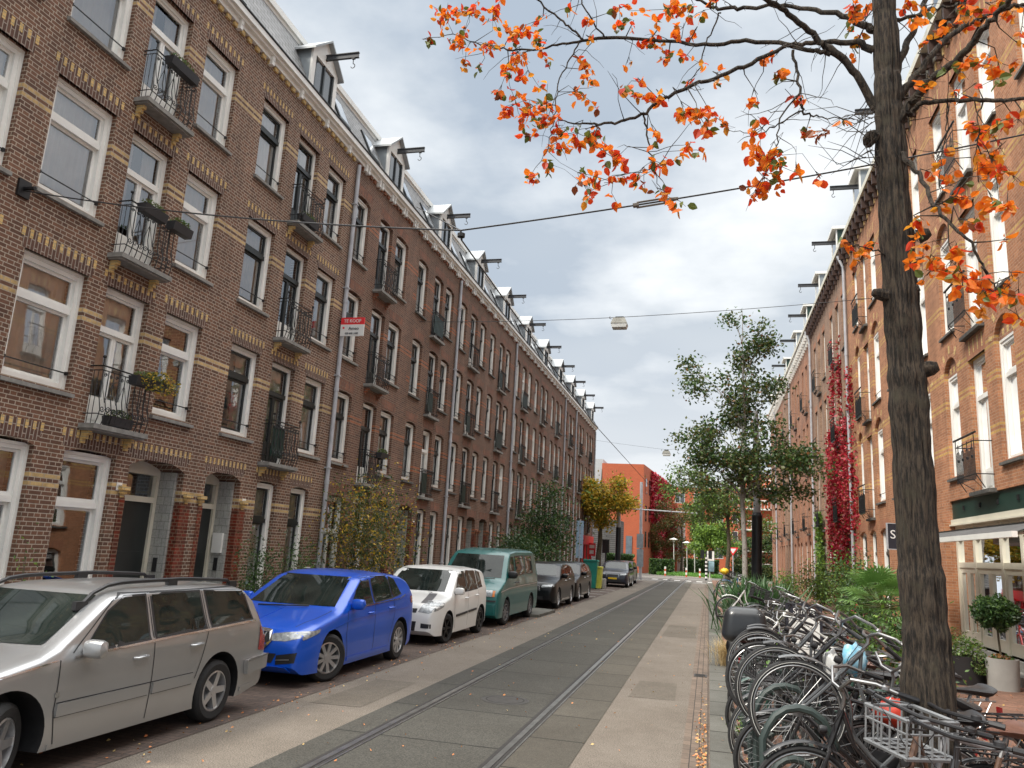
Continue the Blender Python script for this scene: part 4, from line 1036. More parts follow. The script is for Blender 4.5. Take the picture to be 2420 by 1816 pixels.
# --- teal van ---
teal=paint('teal_paint',(.001,.10,.095),.0,.4)
def hk_van(bo,proj,strip,patch,dens,local):
    strip('bonnet_vent',dens([(-.1,.33),(.35,.35)]),.05,blackpl,'top',1,.004)
    for x in (-.35,.15):
        mb=MB(); mb.tube([(x,.55,1.17),(x+.5,.55,1.17)],.012,5); local('wiper',mb,blackpl,bo)
    for q in (-1,1):
        strip('body_crease',dens([(.25,.86),(1.1,.93),(2.4,.96),(4.5,.98)]),.016,MATS['alloy'],'side',q,.003,.002)
    for i in range(5): strip('roof_rib',dens([(-.5+.25*i,1.5),(-.5+.25*i,4.4)]),.03,teal,'top',1,.0,.008)
    patch('amber_lens',[(.74,.74),(.80,.745),(.80,.885),(.74,.885)],amber,'front',1,.012)
make_car(dict(L=4.72,W=1.84,X=-6.02,Y=19.55,wf=.90,wb=3.82,wr=.33,steer=-6,spokes=8,paint=teal,van=1,cat='van',rim=mat('steel_rim',(.25,.25,.26),.4,m=.6),
 label='teal green panel van with side windows, parked behind the white hatchback',rf=.35,nf=.88,rr=.12,nr=.95,tum=.17,gap=.06,
 top=[(0,.60),(.02,.80),(.08,.92),(.25,1.0),(.62,1.14),(.72,1.18),(1.32,1.76),(1.55,1.88),(2.2,1.94),(4.3,1.95),(4.58,1.88),(4.68,1.3),(4.72,.6)],
 belt=[(0,.85),(.7,1.16),(1.2,1.2),(4.72,1.22)],bot=[(0,.30),(.1,.22),(4.5,.24),(4.72,.34)],
 ws=[(-.76,1.19),(.76,1.19),(.66,1.76),(-.66,1.76)],rw=[(-.6,1.25),(.6,1.25),(.58,1.75),(-.58,1.75)],
 side_win=[[(1.12,1.24),(1.78,1.26),(1.78,1.72),(1.48,1.72)],[(1.98,1.27),(2.98,1.28),(2.97,1.76),(1.98,1.75)],[(3.18,1.29),(4.05,1.29),(4.03,1.76),(3.18,1.76)]],
 seams=[[(.98,1.15),(1.0,.8),(1.12,.30)],[(1.88,1.80),(1.88,.30)],[(3.08,1.82),(3.08,.6)],[(4.4,1.8),(4.42,.5)]],
 strips=[],handles=[(1.76,1.06),(2.02,1.06)],handle_m=blackpl,mirror=(1.10,1.26,1.25),mirror_m=blackpl,
 extra=[('headlamp',[(.40,.74),(.73,.74),(.73,.90),(.40,.90)],lamp_g,'front',.008,True),('grille',[(-.40,.74),(.40,.74),(.40,.90),(-.40,.90)],blackpl,'front',0.004,False),('bumper_strip',[(-.84,.62),(.84,.62),(.84,.66),(-.84,.66)],blackpl,'front',.01,False),('front_bumper',[(-.86,.30),(.86,.30),(.86,.56),(-.86,.56)],teal,'front',.05,False),
  ('number_plate',[(-.26,.48),(.26,.48),(.26,.58),(-.26,.58)],plate_y,'front',.07,False)],hook=hk_van))
# --- black cars ---
blackp=paint('black_car_paint',(.004,.004,.005),.0,.3); blackp.node_tree.nodes['Principled BSDF'].inputs['Coat Weight'].default_value=.2; blackp.node_tree.nodes['Principled BSDF'].inputs['Specular IOR Level'].default_value=.3
def hk_black(bo,proj,strip,patch,dens,local):
    patch('grille_rim',[(-.40,.60),(.40,.60),(.36,.78),(-.36,.78)],chrome,'front',1,.004); patch('grille',[(-.37,.615),(.37,.615),(.34,.765),(-.34,.765)],blackpl,'front',1,.009)
SUV=dict(L=4.35,W=1.82,wf=.85,wb=3.50,wr=.34,steer=0,spokes=10,paint=blackp,rf=.5,nf=.78,rr=.3,nr=.88,tum=.30,gap=.055,
 top=[(0,.62),(.02,.75),(.10,.88),(.5,.98),(1.05,1.06),(1.2,1.12),(1.9,1.48),(2.2,1.54),(3.2,1.55),(3.9,1.46),(4.15,1.15),(4.32,.95),(4.35,.6)],
 belt=[(0,.82),(1.2,1.0),(4.3,1.1)],bot=[(0,.32),(.12,.22),(4.0,.24),(4.35,.38)],ws=[(-.70,1.10),(.70,1.10),(.58,1.47),(-.58,1.47)],rw=[(-.5,1.15),(.5,1.15),(.46,1.4),(-.46,1.4)],
 side_win=[[(1.45,1.04),(2.25,1.07),(2.25,1.47),(1.95,1.45)],[(2.33,1.07),(3.10,1.10),(3.05,1.48),(2.33,1.48)],[(3.18,1.11),(3.6,1.15),(3.45,1.38),(3.15,1.46)]],
 seams=[[(1.36,1.0),(1.32,.35)],[(2.3,1.5),(2.3,.32)]],strips=[([(1.4,.30),(3.0,.30)],.05,.01,chrome)],handles=[(2.15,.93),(2.98,.96)],handle_m=chrome,mirror=(1.5,1.08,1.05),
 extra=[('headlamp',[(.42,.72),(.85,.76),(.87,.84),(.45,.80)],lamp_g,'front',0,True),('number_plate',[(-.26,.48),(.26,.48),(.26,.58),(-.26,.58)],plate_y,'front',.01,False),('lower_grille',[(-.5,.32),(.5,.32),(.5,.44),(-.5,.44)],blackpl,'front',0,False)],hook=hk_black)
make_car(dict(SUV,X=-5.95,Y=26.8,label='shiny black car with chrome-rimmed grille, first behind the teal van'))
make_car(dict(SUV,X=-5.98,Y=31.6,label='second black car behind the teal van, farther up the kerb',rim=alloy))
navy=paint('navy_paint',(.004,.006,.02),.0,.4)
make_car(dict(SUV,X=-5.62,Y=48.5,paint=navy,label='dark navy car parked alone beyond the white bay lines'))
make_car(dict(SUV,X=-5.9,Y=54.5,paint=blackp,label='black car parked farthest up the left kerb beside the navy one'))
# ---------------- bicycles (local: +x forward, z up) ----------------
rubber=mat('bike_rubber',(.02,.02,.021),.75,var=.3,s=30)
rimsilver=mat('rim_silver',(.30,.30,.30),.32,m=.85,var=.15,s=9)
reflw=mat('reflective_white',(.55,.55,.52),.5,var=.1)
spokem=mat('spoke_steel',(.30,.30,.30),.35,m=.8,var=.1)
bframe={k:mat('bike_'+k,c,.35,var=.2,s=8,coat=.4) for k,c in dict(black=(.018,.018,.02),grey=(.09,.095,.10),silver=(.27,.27,.28),white=(.62,.62,.6),blue=(.05,.18,.42),green=(.30,.62,.12),darkgreen=(.02,.06,.045),red=(.35,.03,.03),brown=(.13,.07,.045)).items()}
leather=mat('saddle_brown',(.13,.055,.035),.45,var=.3,s=12); sblack=mat('saddle_black',(.02,.02,.022),.4,var=.3,s=12)
WR=.345
def wheel_mesh(seed=0,strip=True):
    key=('wheel',seed,strip)
    if key in CACHE: return CACHE[key]
    def tor(R0,r,n=48,m=8,ax=1.,mi=0,mb=None):
        b=len(mb.v)
        for i in range(n):
            a=2*PI*i/n
            for j in range(m):
                t=2*PI*j/m; rr=R0+r*math.cos(t); mb.v.append((rr*math.cos(a),r*ax*math.sin(t),rr*math.sin(a)))
        for i in range(n):
            for j in range(m):
                mb.f.append((b+i*m+j,b+((i+1)%n)*m+j,b+((i+1)%n)*m+(j+1)%m,b+i*m+(j+1)%m)); mb.m.append(mi)
    ty=MB(); tor(WR-.019,.019,mb=ty)
    if strip:
        for q in (-1,1):
            n=48; b=len(ty.v)
            for i in range(n):
                a=2*PI*i/n
                for rr,yy in ((WR-.0235,.0192),(WR-.0195,.0192)): ty.v.append((rr*math.cos(a),q*yy,rr*math.sin(a)))
            for i in range(n): i2=(i+1)%n; ty.f.append((b+2*i,b+2*i2,b+2*i2+1,b+2*i+1)); ty.m.append(1)
    rm=MB(); tor(WR-.043,.010,ax=1.25,mb=rm)
    sp=MB(); rng=random.Random(seed)
    for i in range(32):
        a=2*PI*i/32; q=1 if i%2 else -1; da=(.9 if (i//2)%2 else -.9); rh=.03
        p=(rh*math.cos(a+da),q*.028,rh*math.sin(a+da)); e=((WR-.05)*math.cos(a),0,(WR-.05)*math.sin(a)); sp.tube([p,e],.0013,3,cap=False)
    hu=MB(); hu.lathe([(0,-.05),(.012,-.05),(.012,-.034),(.042,-.032),(.042,-.026),(.028,-.02),(.028,.02),(.042,.026),(.042,.032),(.012,.034),(.012,.05),(0,.05)],(0,0,0),'y',16)
    out=(ty.mesh('tyre',[rubber,reflw],True),rm.mesh('rim',rimsilver,True),sp.mesh('spokes',spokem),hu.mesh('hub',rimsilver,True))
    CACHE[key]=out; return out
def arc(c,r,a0,a1,n=14,y=0): return [(c[0]+r*math.cos(R(a0+(a1-a0)*i/n)),y,c[1]+r*math.sin(R(a0+(a1-a0)*i/n))) for i in range(n+1)]
def make_bike(col='black',kind='step',bar='dutch',sad='black',extra='',strip=True,label='',loc=(0,0,0),yaw=0,pitch=0,lean=0,steer=0,group='bicycles parked in the racks by the right kerb'):
    root=empty('bicycle',loc,label,'bicycle',group)
    root.rotation_euler=(R(lean),R(-pitch),R(yaw))
    fm=bframe[col]; key=('bf',col,kind)
    if key not in CACHE:
        mb=MB(); BBp=(.43,0,.29); HT=(.875,0,.93); HB=(.945,0,.72); ST=(.245,0,.80)
        mb.tube([HT,HB],.021,8); mb.tube([BBp,ST],.016,8)
        if kind=='step':
            mb.tube([HB,(.86,0,.55),(.68,0,.38),(.52,0,.31),BBp],.017,8)
            mb.tube([HT,(.80,0,.72),(.62,0,.53),(.42,0,.47),(.345,0,.48)],.014,8)
        elif kind=='swan': mb.tube([(.93,0,.77),(.80,0,.52),(.60,0,.36),BBp],.022,8)
        else: mb.tube([HB,BBp],.017,8); mb.tube([(.885,0,.90),(.265,0,.78)],.015,8)
        for q in (-1,1):
            mb.tube([(.43,q*.035,.29),(.0,q*.062,WR)],.009,6); mb.tube([(.275,q*.02,.72),(.0,q*.062,WR)],.008,6)
        mb.lathe([(0,-.04),(.024,-.04),(.024,.04),(0,.04)],BBp,'y',12)
        CACHE[key]=mb.mesh('frame',fm,True)
    fr=local('frame',CACHE[key],None,root)
    # steering assembly (fork, front wheel, handlebar) turned about the head axis
    steerE=Matrix.Rotation(R(steer),4,Vector((-.32,0,.95)).normalized())
    piv=Vector((.945,0,.72)); SM=Matrix.Translation(piv)@steerE@Matrix.Translation(-piv)
    def addl(name,me,m=None,par=root):
        o=bpy.data.objects.new(name,me); COL.objects.link(o); o.parent=par
        if m is not None: o.matrix_local=m
        return o
    key=('fork',col)
    if key not in CACHE:
        mb=MB(); mb.tube([(.945,0,.72),(.955,0,.695)],.018,8)
        for q in (-1,1): mb.tube([(.955,q*.0,.70),(.962,q*.045,.68),(1.02,q*.05,.53),(1.07,q*.05,.41),(1.10,q*.05,WR)],[.014,.013,.012,.010,.009],7)
        CACHE[key]=mb.mesh('fork',fm,True)
    addl('fork',CACHE[key],SM)
    ty,rm,sp,hu=wheel_mesh(0,strip)
    for (p,M_) in ((Vector((0,0,WR)),Matrix()),(Vector((1.10,0,WR)),SM)):
        w=addl('wheel',rm,M_@Matrix.Translation(p)); 
        for nm,me in (('tyre',ty),('spokes',sp),('hub',hu)): addl(nm,me,None,w)
    key=('bar',bar)
    if key not in CACHE:
        mb=MB()
        mb.tube([(.875,0,.93),(.862,0,1.01),(.875,0,1.05)],.013,7)
        if bar=='dutch': P=[(.875,0,1.05),(.89,.09,1.06),(.87,.19,1.09),(.78,.27,1.10),(.66,.30,1.07)]; G=[(.66,.30,1.07),(.53,.31,1.04)]
        elif bar=='flat': P=[(.90,0,1.04),(.89,.15,1.05),(.84,.27,1.05)]; G=[(.84,.20+.07,1.05),(.79,.33,1.045)]
        else: P=[(.875,0,1.05),(.91,.08,1.08),(.88,.2,1.16),(.76,.28,1.16),(.64,.30,1.12)]; G=[(.64,.30,1.12),(.52,.30,1.09)]
        for q in (-1,1):
            mb.tube([(a,b*q,c) for a,b,c in P],.0115,7); mb.tube([(a,b*q,c) for a,b,c in G],.017,8,1)
            a,b,c=G[0]; mb.tube([(a+.03,b*q,c-.01),(a+.05,b*q*.98,c-.04),(a-.07,b*q*.98,c-.05)],.006,5)   # brake lever
            mb.tube([(a+.03,b*q,c),(a+.2,b*q*.5,c-.02),(.93,q*.03,.85),(.93,0,.72)],.003,4,1,cap=False)
        a,b,c=G[0]; mb.lathe([(0,0),(.028,.002),(.026,.02),(0,.03)],(a+.07,b-.01,c+.015),'z',10)
        CACHE[key]=mb.mesh('handlebar',[rimsilver if bar!='flat' else blackpl,sblack],True)
    addl('handlebar',CACHE[key],SM)
    # saddle
    key=('saddle',sad)
    if key not in CACHE:
        mb=MB(); rows=[(.36,.014,.012),(.33,.028,.02),(.28,.036,.026),(.22,.058,.034),(.16,.095,.042),(.11,.115,.045),(.07,.112,.042),(.05,.08,.03)]
        n=12; b=len(mb.v)
        for (x,w,h) in rows:
            for k in range(n):
                a=2*PI*k/n; z=math.sin(a); mb.v.append((x-.02,w*math.cos(a),.955+(h*.55*z if z>0 else h*1.1*z)+(.02 if x<.1 else 0)))
        for i in range(len(rows)-1):
            for k in range(n): k2=(k+1)%n; mb.f.append((b+i*n+k,b+i*n+k2,b+(i+1)*n+k2,b+(i+1)*n+k)); mb.m.append(0)
        mb.f.append(tuple(b+k for k in range(n))); mb.f.append(tuple(b+(len(rows)-1)*n+k for k in range(n))[::-1]); mb.m+=[0,0]
        mb.tube([(.25,0,.78),(.19,0,.93)],.013,7,1)
        for q in (-1,1): mb.tube([(.30,q*.02,.925),(.18,q*.03,.92),(.08,q*.04,.93)],.004,4,1); mb.lathe([(.0,0),(.016,.004),(.012,.03),(.016,.035)],(.09,q*.05,.88),'z',6,1)
        CACHE[key]=mb.mesh('saddle',[leather if sad=='brown' else sblack,spokem],True)
    addl('saddle',CACHE[key])
    # mudguards, chain case, cranks, carrier, stand, lamps
    def strip_(mb,pts,w):
        b=len(mb.v)
        for p in pts:
            for dy,dr in ((-w,0),(-w*.6,.01),(0,.014),(w*.6,.01),(w,0)):
                cx=0 if p[3]==0 else 1.10; d=Vector((p[0]-cx,0,p[2]-WR)).normalized(); mb.v.append((p[0]+d.x*dr,dy,p[2]+d.z*dr))
        for i in range(len(pts)-1):
            for j in range(4): mb.f.append((b+i*5+j,b+i*5+j+1,b+(i+1)*5+j+1,b+(i+1)*5+j)); mb.m.append(0)
    key=('mg',col)
    if key not in CACHE:
        a=MB(); strip_(a,[(*p,0) for p in arc((0,WR),.368,20,185,20)],.026); a.tube([(0,.05,WR),(-.36,.03,WR+.05)],.003,4); a.tube([(0,-.05,WR),(-.36,-.03,WR+.05)],.003,4)
        c=MB(); strip_(c,[(*p,1) for p in arc((1.10,WR),.368,45,170,16)],.026)
        CACHE[key]=(a.mesh('rear_mudguard',fm,True),c.mesh('front_mudguard',fm,True))
    a,c=CACHE[key]; addl('mudguard',a)
    if 'nofront' not in extra: addl('mudguard',c,SM)
    if ('chain',) not in CACHE:
        mb=MB(); mb.prism([(-.07,.30),(0,.27),(.43,.20),(.50,.22),(.53,.29),(.50,.37),(.43,.385),(0,.42),(-.06,.40)],lambda u,v,w:(u,w,v),-.062,-.045)
        CACHE[('chain',)]=mb.mesh('chain_case',blackpl)
        mb=MB(); mb.tube([(.43,-.075,.29),(.43,.075,.29)],.010,6)
        for q in (-1,1): mb.tube([(.43,q*.07,.29),(.43+q*.12,q*.085,.29-q*.12)],.009,6); mb.box(.38+q*.12,.48+q*.12,min(q*.09,q*.18),max(q*.09,q*.18),.16-q*.12+.11,.185-q*.12+.11)
        CACHE[('crank',)]=mb.mesh('crank',blackpl)
        mb=MB()
        for q in (-1,1):
            mb.tube([(.20,q*.05,.765),(-.02,q*.07,.765),(-.32,q*.06,.77)],.007,5); mb.tube([(-.02,q*.07,WR),(-.10,q*.07,.765)],.006,5); mb.tube([(-.02,q*.07,WR),(-.28,q*.06,.765)],.006,5)
        for x in (.1,-.04,-.18,-.31): mb.tube([(x,-.065,.765),(x,.065,.765)],.005,5)
        mb.tube([(.1,0,.772),(-.31,0,.772)],.005,5)
        CACHE[('rack',)]=mb.mesh('luggage_rack',blackpl,True); CACHE[('rack','s')]=mb.mesh('luggage_rack',rimsilver,True)
        mb=MB(); mb.box(-.40,-.385,-.03,.03,.66,.72,0); CACHE[('tl',)]=mb.mesh('tail_light',red_l)
        mb=MB(); mb.lathe([(0,.02),(.022,.018),(.028,0),(.02,-.03),(0,-.035)],(1.0,0,.80),'x',12); mb.tube([(.96,0,.73),(.98,0,.78)],.006,4); CACHE[('hl',)]=mb.mesh('headlight',blackpl,True)
        mb=MB()  # crate
        X0,X1,Y0,Y1,Z0,Z1=.96,1.28,-.18,.18,.82,1.02
        for z in (Z0,Z0+.13,Z1): mb.tube([(X0,Y0,z),(X1,Y0,z),(X1,Y1,z),(X0,Y1,z)],.013 if z!=Z0+.13 else .007,5,closed=True)
        for i in range(6):
            y=Y0+(Y1-Y0)*i/5
            for x in (X0,X1): mb.tube([(x,y,Z0),(x,y,Z1)],.007,4)
            mb.tube([(X0,y,Z0),(X1,y,Z0)],.006,4)
        for i in range(1,4):
            x=X0+(X1-X0)*i/4
            for y in (Y0,Y1): mb.tube([(x,y,Z0),(x,y,Z1)],.007,4)
            mb.tube([(x,Y0,Z0),(x,Y1,Z0)],.006,4)
        mb.tube([(1.05,-.1,.80),(1.08,-.06,.36)],.008,5); mb.tube([(1.05,.1,.80),(1.08,.06,.36)],.008,5)
        CACHE[('crate',)]=mb.mesh('front_basket',mat('basket_grey',(.24,.25,.26),.4,m=.3),True); CACHE[('crate','k')]=mb.mesh('front_basket',blackpl,True)
    addl('chain_case',CACHE[('chain',)]); addl('crank',CACHE[('crank',)]); addl('luggage_rack',CACHE[('rack','s') if 'srack' in extra else ('rack',)]); addl('tail_light',CACHE[('tl',)])
    addl('headlight',CACHE[('hl',)],SM)
    if 'crate' in extra: addl('front_basket',CACHE[('crate',)],SM)
    if 'kbask' in extra: addl('front_basket',CACHE[('crate','k')],SM)
    if 'seat' in extra: # bag over the carrier
        pass
    return root
def place_bike(F,high,yaw,**k):
    """F = front hub x,y ; high: front wheel lifted into the upper trough"""
    g=.12; lift=high; th=math.asin(min(.9,lift/1.10)); pitch=math.degrees(th)
    y=R(yaw); fx,fy=math.cos(y),math.sin(y)
    rx=F[0]-fx*1.10*math.cos(th); ry=F[1]-fy*1.10*math.cos(th)
    # rear contact
    rz=g+WR; ox=rx+fx*WR*math.sin(th); oy=ry+fy*WR*math.sin(th); oz=rz-WR*math.cos(th)
    return make_bike(loc=(ox,oy,oz),yaw=yaw,pitch=pitch,**k)
specs=[ # (front hub x,y, lift, yaw, dict)
 ((.62,6.30),.48,190,dict(col='grey',kind='step',bar='dutch',strip=True,steer=-6,label='nearest bicycle with its front wheel lifted high, black and silver, large wheel facing the camera')),
 ((.60,5.75),.02,188,dict(col='black',kind='step',bar='high',label='low black bicycle under the nearest raised front wheel')),
 ((.55,7.08),.50,186,dict(col='black',kind='swan',bar='high',steer=4,label='black bicycle with raised wheel directly behind the nearest big wheel')),
 ((.52,6.72),.04,190,dict(col='silver',kind='diamond',bar='flat',extra='srack',label='dark bicycle standing low between the two front raised wheels')),
 ((.50,7.95),.44,188,dict(col='grey',kind='step',bar='dutch',steer=-10,label='grey bicycle with raised wheel, third of the lifted wheels')),
 ((.50,7.5),.05,192,dict(col='black',kind='diamond',bar='flat',extra='kbask',label='black bicycle with a black wire front basket, low in the rack')),
 ((.50,8.45),.04,186,dict(col='darkgreen',kind='step',bar='dutch',sad='brown',label='dark green bicycle with brown saddle, low in the rack')),
 ((.52,8.95),.46,190,dict(col='silver',kind='diamond',bar='high',extra='srack',label='bicycle with raised wheel and silver carrier, near the green rack hoops')),
 ((.55,9.6),.03,184,dict(col='black',kind='step',bar='dutch',label='black step-through bicycle low in the rack before the black top case')),
 ((.60,10.2),.40,190,dict(col='black',kind='swan',bar='dutch',label='black bicycle with raised wheel beside the black top case')),
 ((.70,11.6),.03,186,dict(col='green',kind='step',bar='high',label='bicycle with a lime green frame beyond the black top case')),
 ((.70,12.3),.38,188,dict(col='white',kind='diamond',bar='flat',extra='srack',label='white-framed bicycle beyond the black top case')),
 ((.75,13.1),.03,184,dict(col='black',kind='step',bar='dutch',label='black bicycle between the white-framed one and the dry grass tuft')),
 ((.8,13.9),.36,189,dict(col='grey',kind='step',bar='dutch',extra='srack',label='grey bicycle with bright handlebar left of the pavement board')),
 ((.8,14.7),.03,186,dict(col='black',kind='diamond',bar='high',label='black bicycle with tall handlebar behind the pavement board')),
 ((.85,15.5),.36,189,dict(col='silver',kind='step',bar='dutch',extra='srack',label='step-through bicycle with silver carrier in the middle cluster')),
 ((.85,16.4),.03,184,dict(col='black',kind='swan',bar='dutch',label='black swan-framed bicycle in the middle cluster')),
 ((.9,17.3),.3,188,dict(col='black',kind='step',bar='high',extra='kbask',label='black bicycle with basket at the far end of the middle cluster')),
 ((.62,30.6),.42,183,dict(col='blue',kind='step',bar='dutch',label='bicycle with blue frame, its wheel raised, before the birch trunk')),
 ((.5,20.6),.3,188,dict(col='white',kind='step',bar='high',extra='srack',label='pale bicycle behind the blue one')),
 ((.62,31.8),.45,185,dict(col='black',kind='diamond',bar='flat',extra='kbask',label='black bicycle with a black wire basket carrying the yellow bag')),
 ((.5,29.2),.3,188,dict(col='silver',kind='step',bar='dutch',extra='srack',label='bicycle with silver carrier under the birch trunk')),
 ((.5,27.6),.3,186,dict(col='white',kind='step',bar='high',label='white bicycle near the birch trunk')),
 ((.5,28.5),.3,188,dict(col='grey',kind='diamond',bar='dutch',label='grey bicycle farthest along the right kerb')),
 # right of / before the big trunk
 ((1.12,5.30),.02,205,dict(col='silver',kind='diamond',bar='flat',extra='crate',label='bicycle carrying a grey metal front basket, left of the big trunk')),
 ((.92,5.05),.02,214,dict(col='brown',kind='step',bar='flat',steer=25,sad='brown',label='bicycle with brown saddle and black grip in front of the big trunk')),
 ((.98,4.45),.02,216,dict(col='black',kind='diamond',bar='flat',sad='brown',label='bicycle with brown saddle at the lower right corner')),
 ((1.10,7.6),.02,200,dict(col='silver',kind='step',bar='dutch',sad='black',extra='srack',label='step-through bicycle with silver carrier just left of the big trunk')),
 ((1.15,6.9),.02,203,dict(col='black',kind='swan',bar='high',sad='black',label='black bicycle behind the big trunk, its saddle showing on the right')),
]
for i_,(F,hi,yw,k) in enumerate(specs):
    k.setdefault('strip',i_%5 in (0,2)); (k.__setitem__('col','black') if k['col']=='silver' and i_%2 else None); place_bike(F,hi,yw,lean=random.uniform(-5,5),**k)
# small bicycle by the facade
make_bike('red','diamond','flat',loc=(3.9,22.2,.12),yaw=100,lean=4,label='bicycle leaning upright among the shrubs by the right facade',group='bicycles standing by the facades')
for (x,y,l) in ((-8.0,16.6,'bicycle parked before the golden bush, only its bars above the blue hatchback'),(-7.9,24.3,'bicycle on the left pavement, bars showing over the white hatchback'),(-7.9,33.5,'bicycle on the left pavement behind the black cars')):
    make_bike('silver','step','high',loc=(x,y,.12),yaw=200,label=l,extra='srack',group='bicycles standing by the facades')
# racks
hoopm=mat('rack_green',(.035,.052,.048),.5,var=.3,s=10)
mb=MB()
def hoop(mb,x0,x1,z0,z1,y,yaw):
    p=[]; w=(x1-x0)/2; cx=(x0+x1)/2; rr=w
    p=[(x0,0,z0),(x0-.02,0,z1-rr)]+[(cx-rr*math.cos(a*PI/8),0,z1-rr+rr*math.sin(a*PI/8)) for a in range(1,8)]+[(x1+.02,0,z1-rr),(x1+.04,0,z0)]
    mb.tube([(a,b+(a-cx)*math.tan(R(yaw)),c) for a,b,c in p],.026,8)
hoop(mb,.62-.25,.62+.17,-.02,.92,0,8); hm=mb.mesh('hoop',hoopm,True)
mb=MB(); hoop(mb,.62-.18,.62+.12,-.02,.50,0,8); hl=mb.mesh('low_hoop',hoopm,True)
base=MB()
for q in (0,): base.box(.55,.60,-.2,5.7,-.0,.045); base.box(1.0,1.05,-.2,5.7,0,.045)
bm_=base.mesh('floor_rail',hoopm)
for i,(yy,nn,lab) in enumerate(((5.2,12,'dark green bicycle rack with tall hoops at the lower right'),(11.4,10,'dark green bicycle rack farther up the kerb, behind the top case'))):
    rk=empty('bicycle_rack',(0,yy,.12),lab,'bicycle rack','bicycle racks along the right kerb')
    for k in range(nn):
        o=bpy.data.objects.new('hoop',hm if k%2 else hl); COL.objects.link(o); o.parent=rk; o.location=(.0,.12+k*.47,0)
    local('floor_rail',bm_,None,rk)
# things left on the bikes
def blob(name,c,r,m_,label,cat,seed=1,n=2,rough=.16):
    bm=bmesh.new(); bmesh.ops.create_icosphere(bm,subdivisions=3,radius=1); rng=random.Random(seed)
    ph=[rng.uniform(0,6) for _ in range(6)]
    for v in bm.verts:
        c0=v.co.copy(); k=1+rough*(math.sin(c0.x*5+ph[0])*math.sin(c0.y*6+ph[1])+.6*math.sin(c0.z*9+ph[2])*math.sin(c0.x*11+ph[3]))
        v.co=Vector((c0.x*r[0],c0.y*r[1],c0.z*r[2]))*k
    me=bpy.data.meshes.new(name); bm.to_mesh(me); bm.free(); me.materials.append(m_); me.polygons.foreach_set('use_smooth',[True]*len(me.polygons))
    o=bpy.data.objects.new(name,me); COL.objects.link(o); o.location=c; return tag(o,label,cat)
p=atY(2020,1560,7.5); blob('plastic_bag',p,(.10,.09,.13),mat('bag_blue',(.10,.42,.62),.3,c2=(.45,.62,.70),s=14),'crumpled light blue plastic bag hanging between the bicycles','bag',3)
p=atY(1965,1575,7.2); blob('plastic_bag',p,(.07,.08,.13),mat('bag_white',(.6,.6,.58),.3,var=.3,s=10),'white plastic bag over a bicycle saddle left of the blue bag','bag',5)
p=atY(2145,1590,7.3); blob('plastic_bag',p,(.07,.07,.10),MATS['bag_white'],'small white plastic bag right beside the big trunk','bag',7)
p=atY(2112,1685,6.6); blob('pannier_bag',p,(.13,.08,.10),mat('bag_red',(.55,.045,.02),.5,var=.3,s=9),'red orange bag in the gap left of the big trunk','bag',9)
p=Vector((.60,31.7,1.55)); blob('carrier_bag',p,(.15,.14,.12),mat('bag_yellow',(.75,.50,.02),.5,var=.15),'yellow bag on the far bicycles under the birch','bag',11)
# black scooter with top case
sc_=empty('motor_scooter',(.44,10.9,.12),'black scooter seen from behind with a big black top case by the kerb','scooter')
mb=MB(); mb.lathe([(.0,-.05),(.2,-.05),(.24,-.02),(.24,.02),(.2,.05),(0,.05)],(0,-.25,.24),'x',28); mb.lathe([(.0,-.05),(.2,-.05),(.24,-.02),(.24,.02),(.2,.05),(0,.05)],(0,1.0,.24),'x',28); local('wheel',mb,rubber,sc_,True)
bm=bmesh.new(); bmesh.ops.create_cube(bm,size=1)
bmesh.ops.bevel(bm,geom=bm.edges[:],offset=.24,segments=6,profile=.5,affect='EDGES')
for v in bm.verts:
    k=1-.35*max(0,v.co.z+.1); v.co=Vector((v.co.x*.56*k,v.co.y*.46*k,v.co.z*.42)) 
me=bpy.data.meshes.new('top_case'); bm.to_mesh(me); bm.free(); me.materials.append(mat('case_black',(.02,.022,.025),.35,var=.2,coat=.3)); me.polygons.foreach_set('use_smooth',[True]*len(me.polygons))
o=bpy.data.objects.new('top_case',me); COL.objects.link(o); o.parent=sc_; o.location=(0,-.42,1.08)
mb=MB(); mb.box(-.15,.12,-.635,-.61,.985,1.0,0); local('reflector_strip',mb,red_l,o); bpy.data.objects[o.name]
for ch in o.children: ch.location=(0,.42,-1.02)
mb=MB(); rows=[(-.45,.10,.62,.80),(-.2,.16,.45,.80),(.2,.17,.38,.78),(.45,.14,.30,.45),(.75,.14,.28,.40),(.95,.20,.40,.95),(1.05,.10,.75,1.02)]
b=len(mb.v)
for (y,w,z0,z1) in rows:
    for k in range(12):
        a=2*PI*k/12; mb.v.append((w*math.cos(a),y,(z0+z1)/2+(z1-z0)/2*math.sin(a)))
for i in range(len(rows)-1):
    for k in range(12): k2=(k+1)%12; mb.f.append((b+i*12+k,b+i*12+k2,b+(i+1)*12+k2,b+(i+1)*12+k)); mb.m.append(0)
mb.f.append(tuple(b+k for k in range(12))); mb.f.append(tuple(b+(len(rows)-1)*12+k for k in range(12))); mb.m+=[0,0]
local('body',mb,blackp,sc_,True)
mb=MB(); mb.tube([(-.33,.85,1.08),(-.15,.98,1.06),(.15,.98,1.06),(.33,.85,1.08)],.014,6); mb.tube([(0,.98,.9),(0,1.0,1.06)],.03,8); local('handlebar',mb,blackpl,sc_,True)
mb=MB(); mb.box(-.08,.08,-.52,-.46,.62,.70); local('tail_light',mb,red_l,sc_)
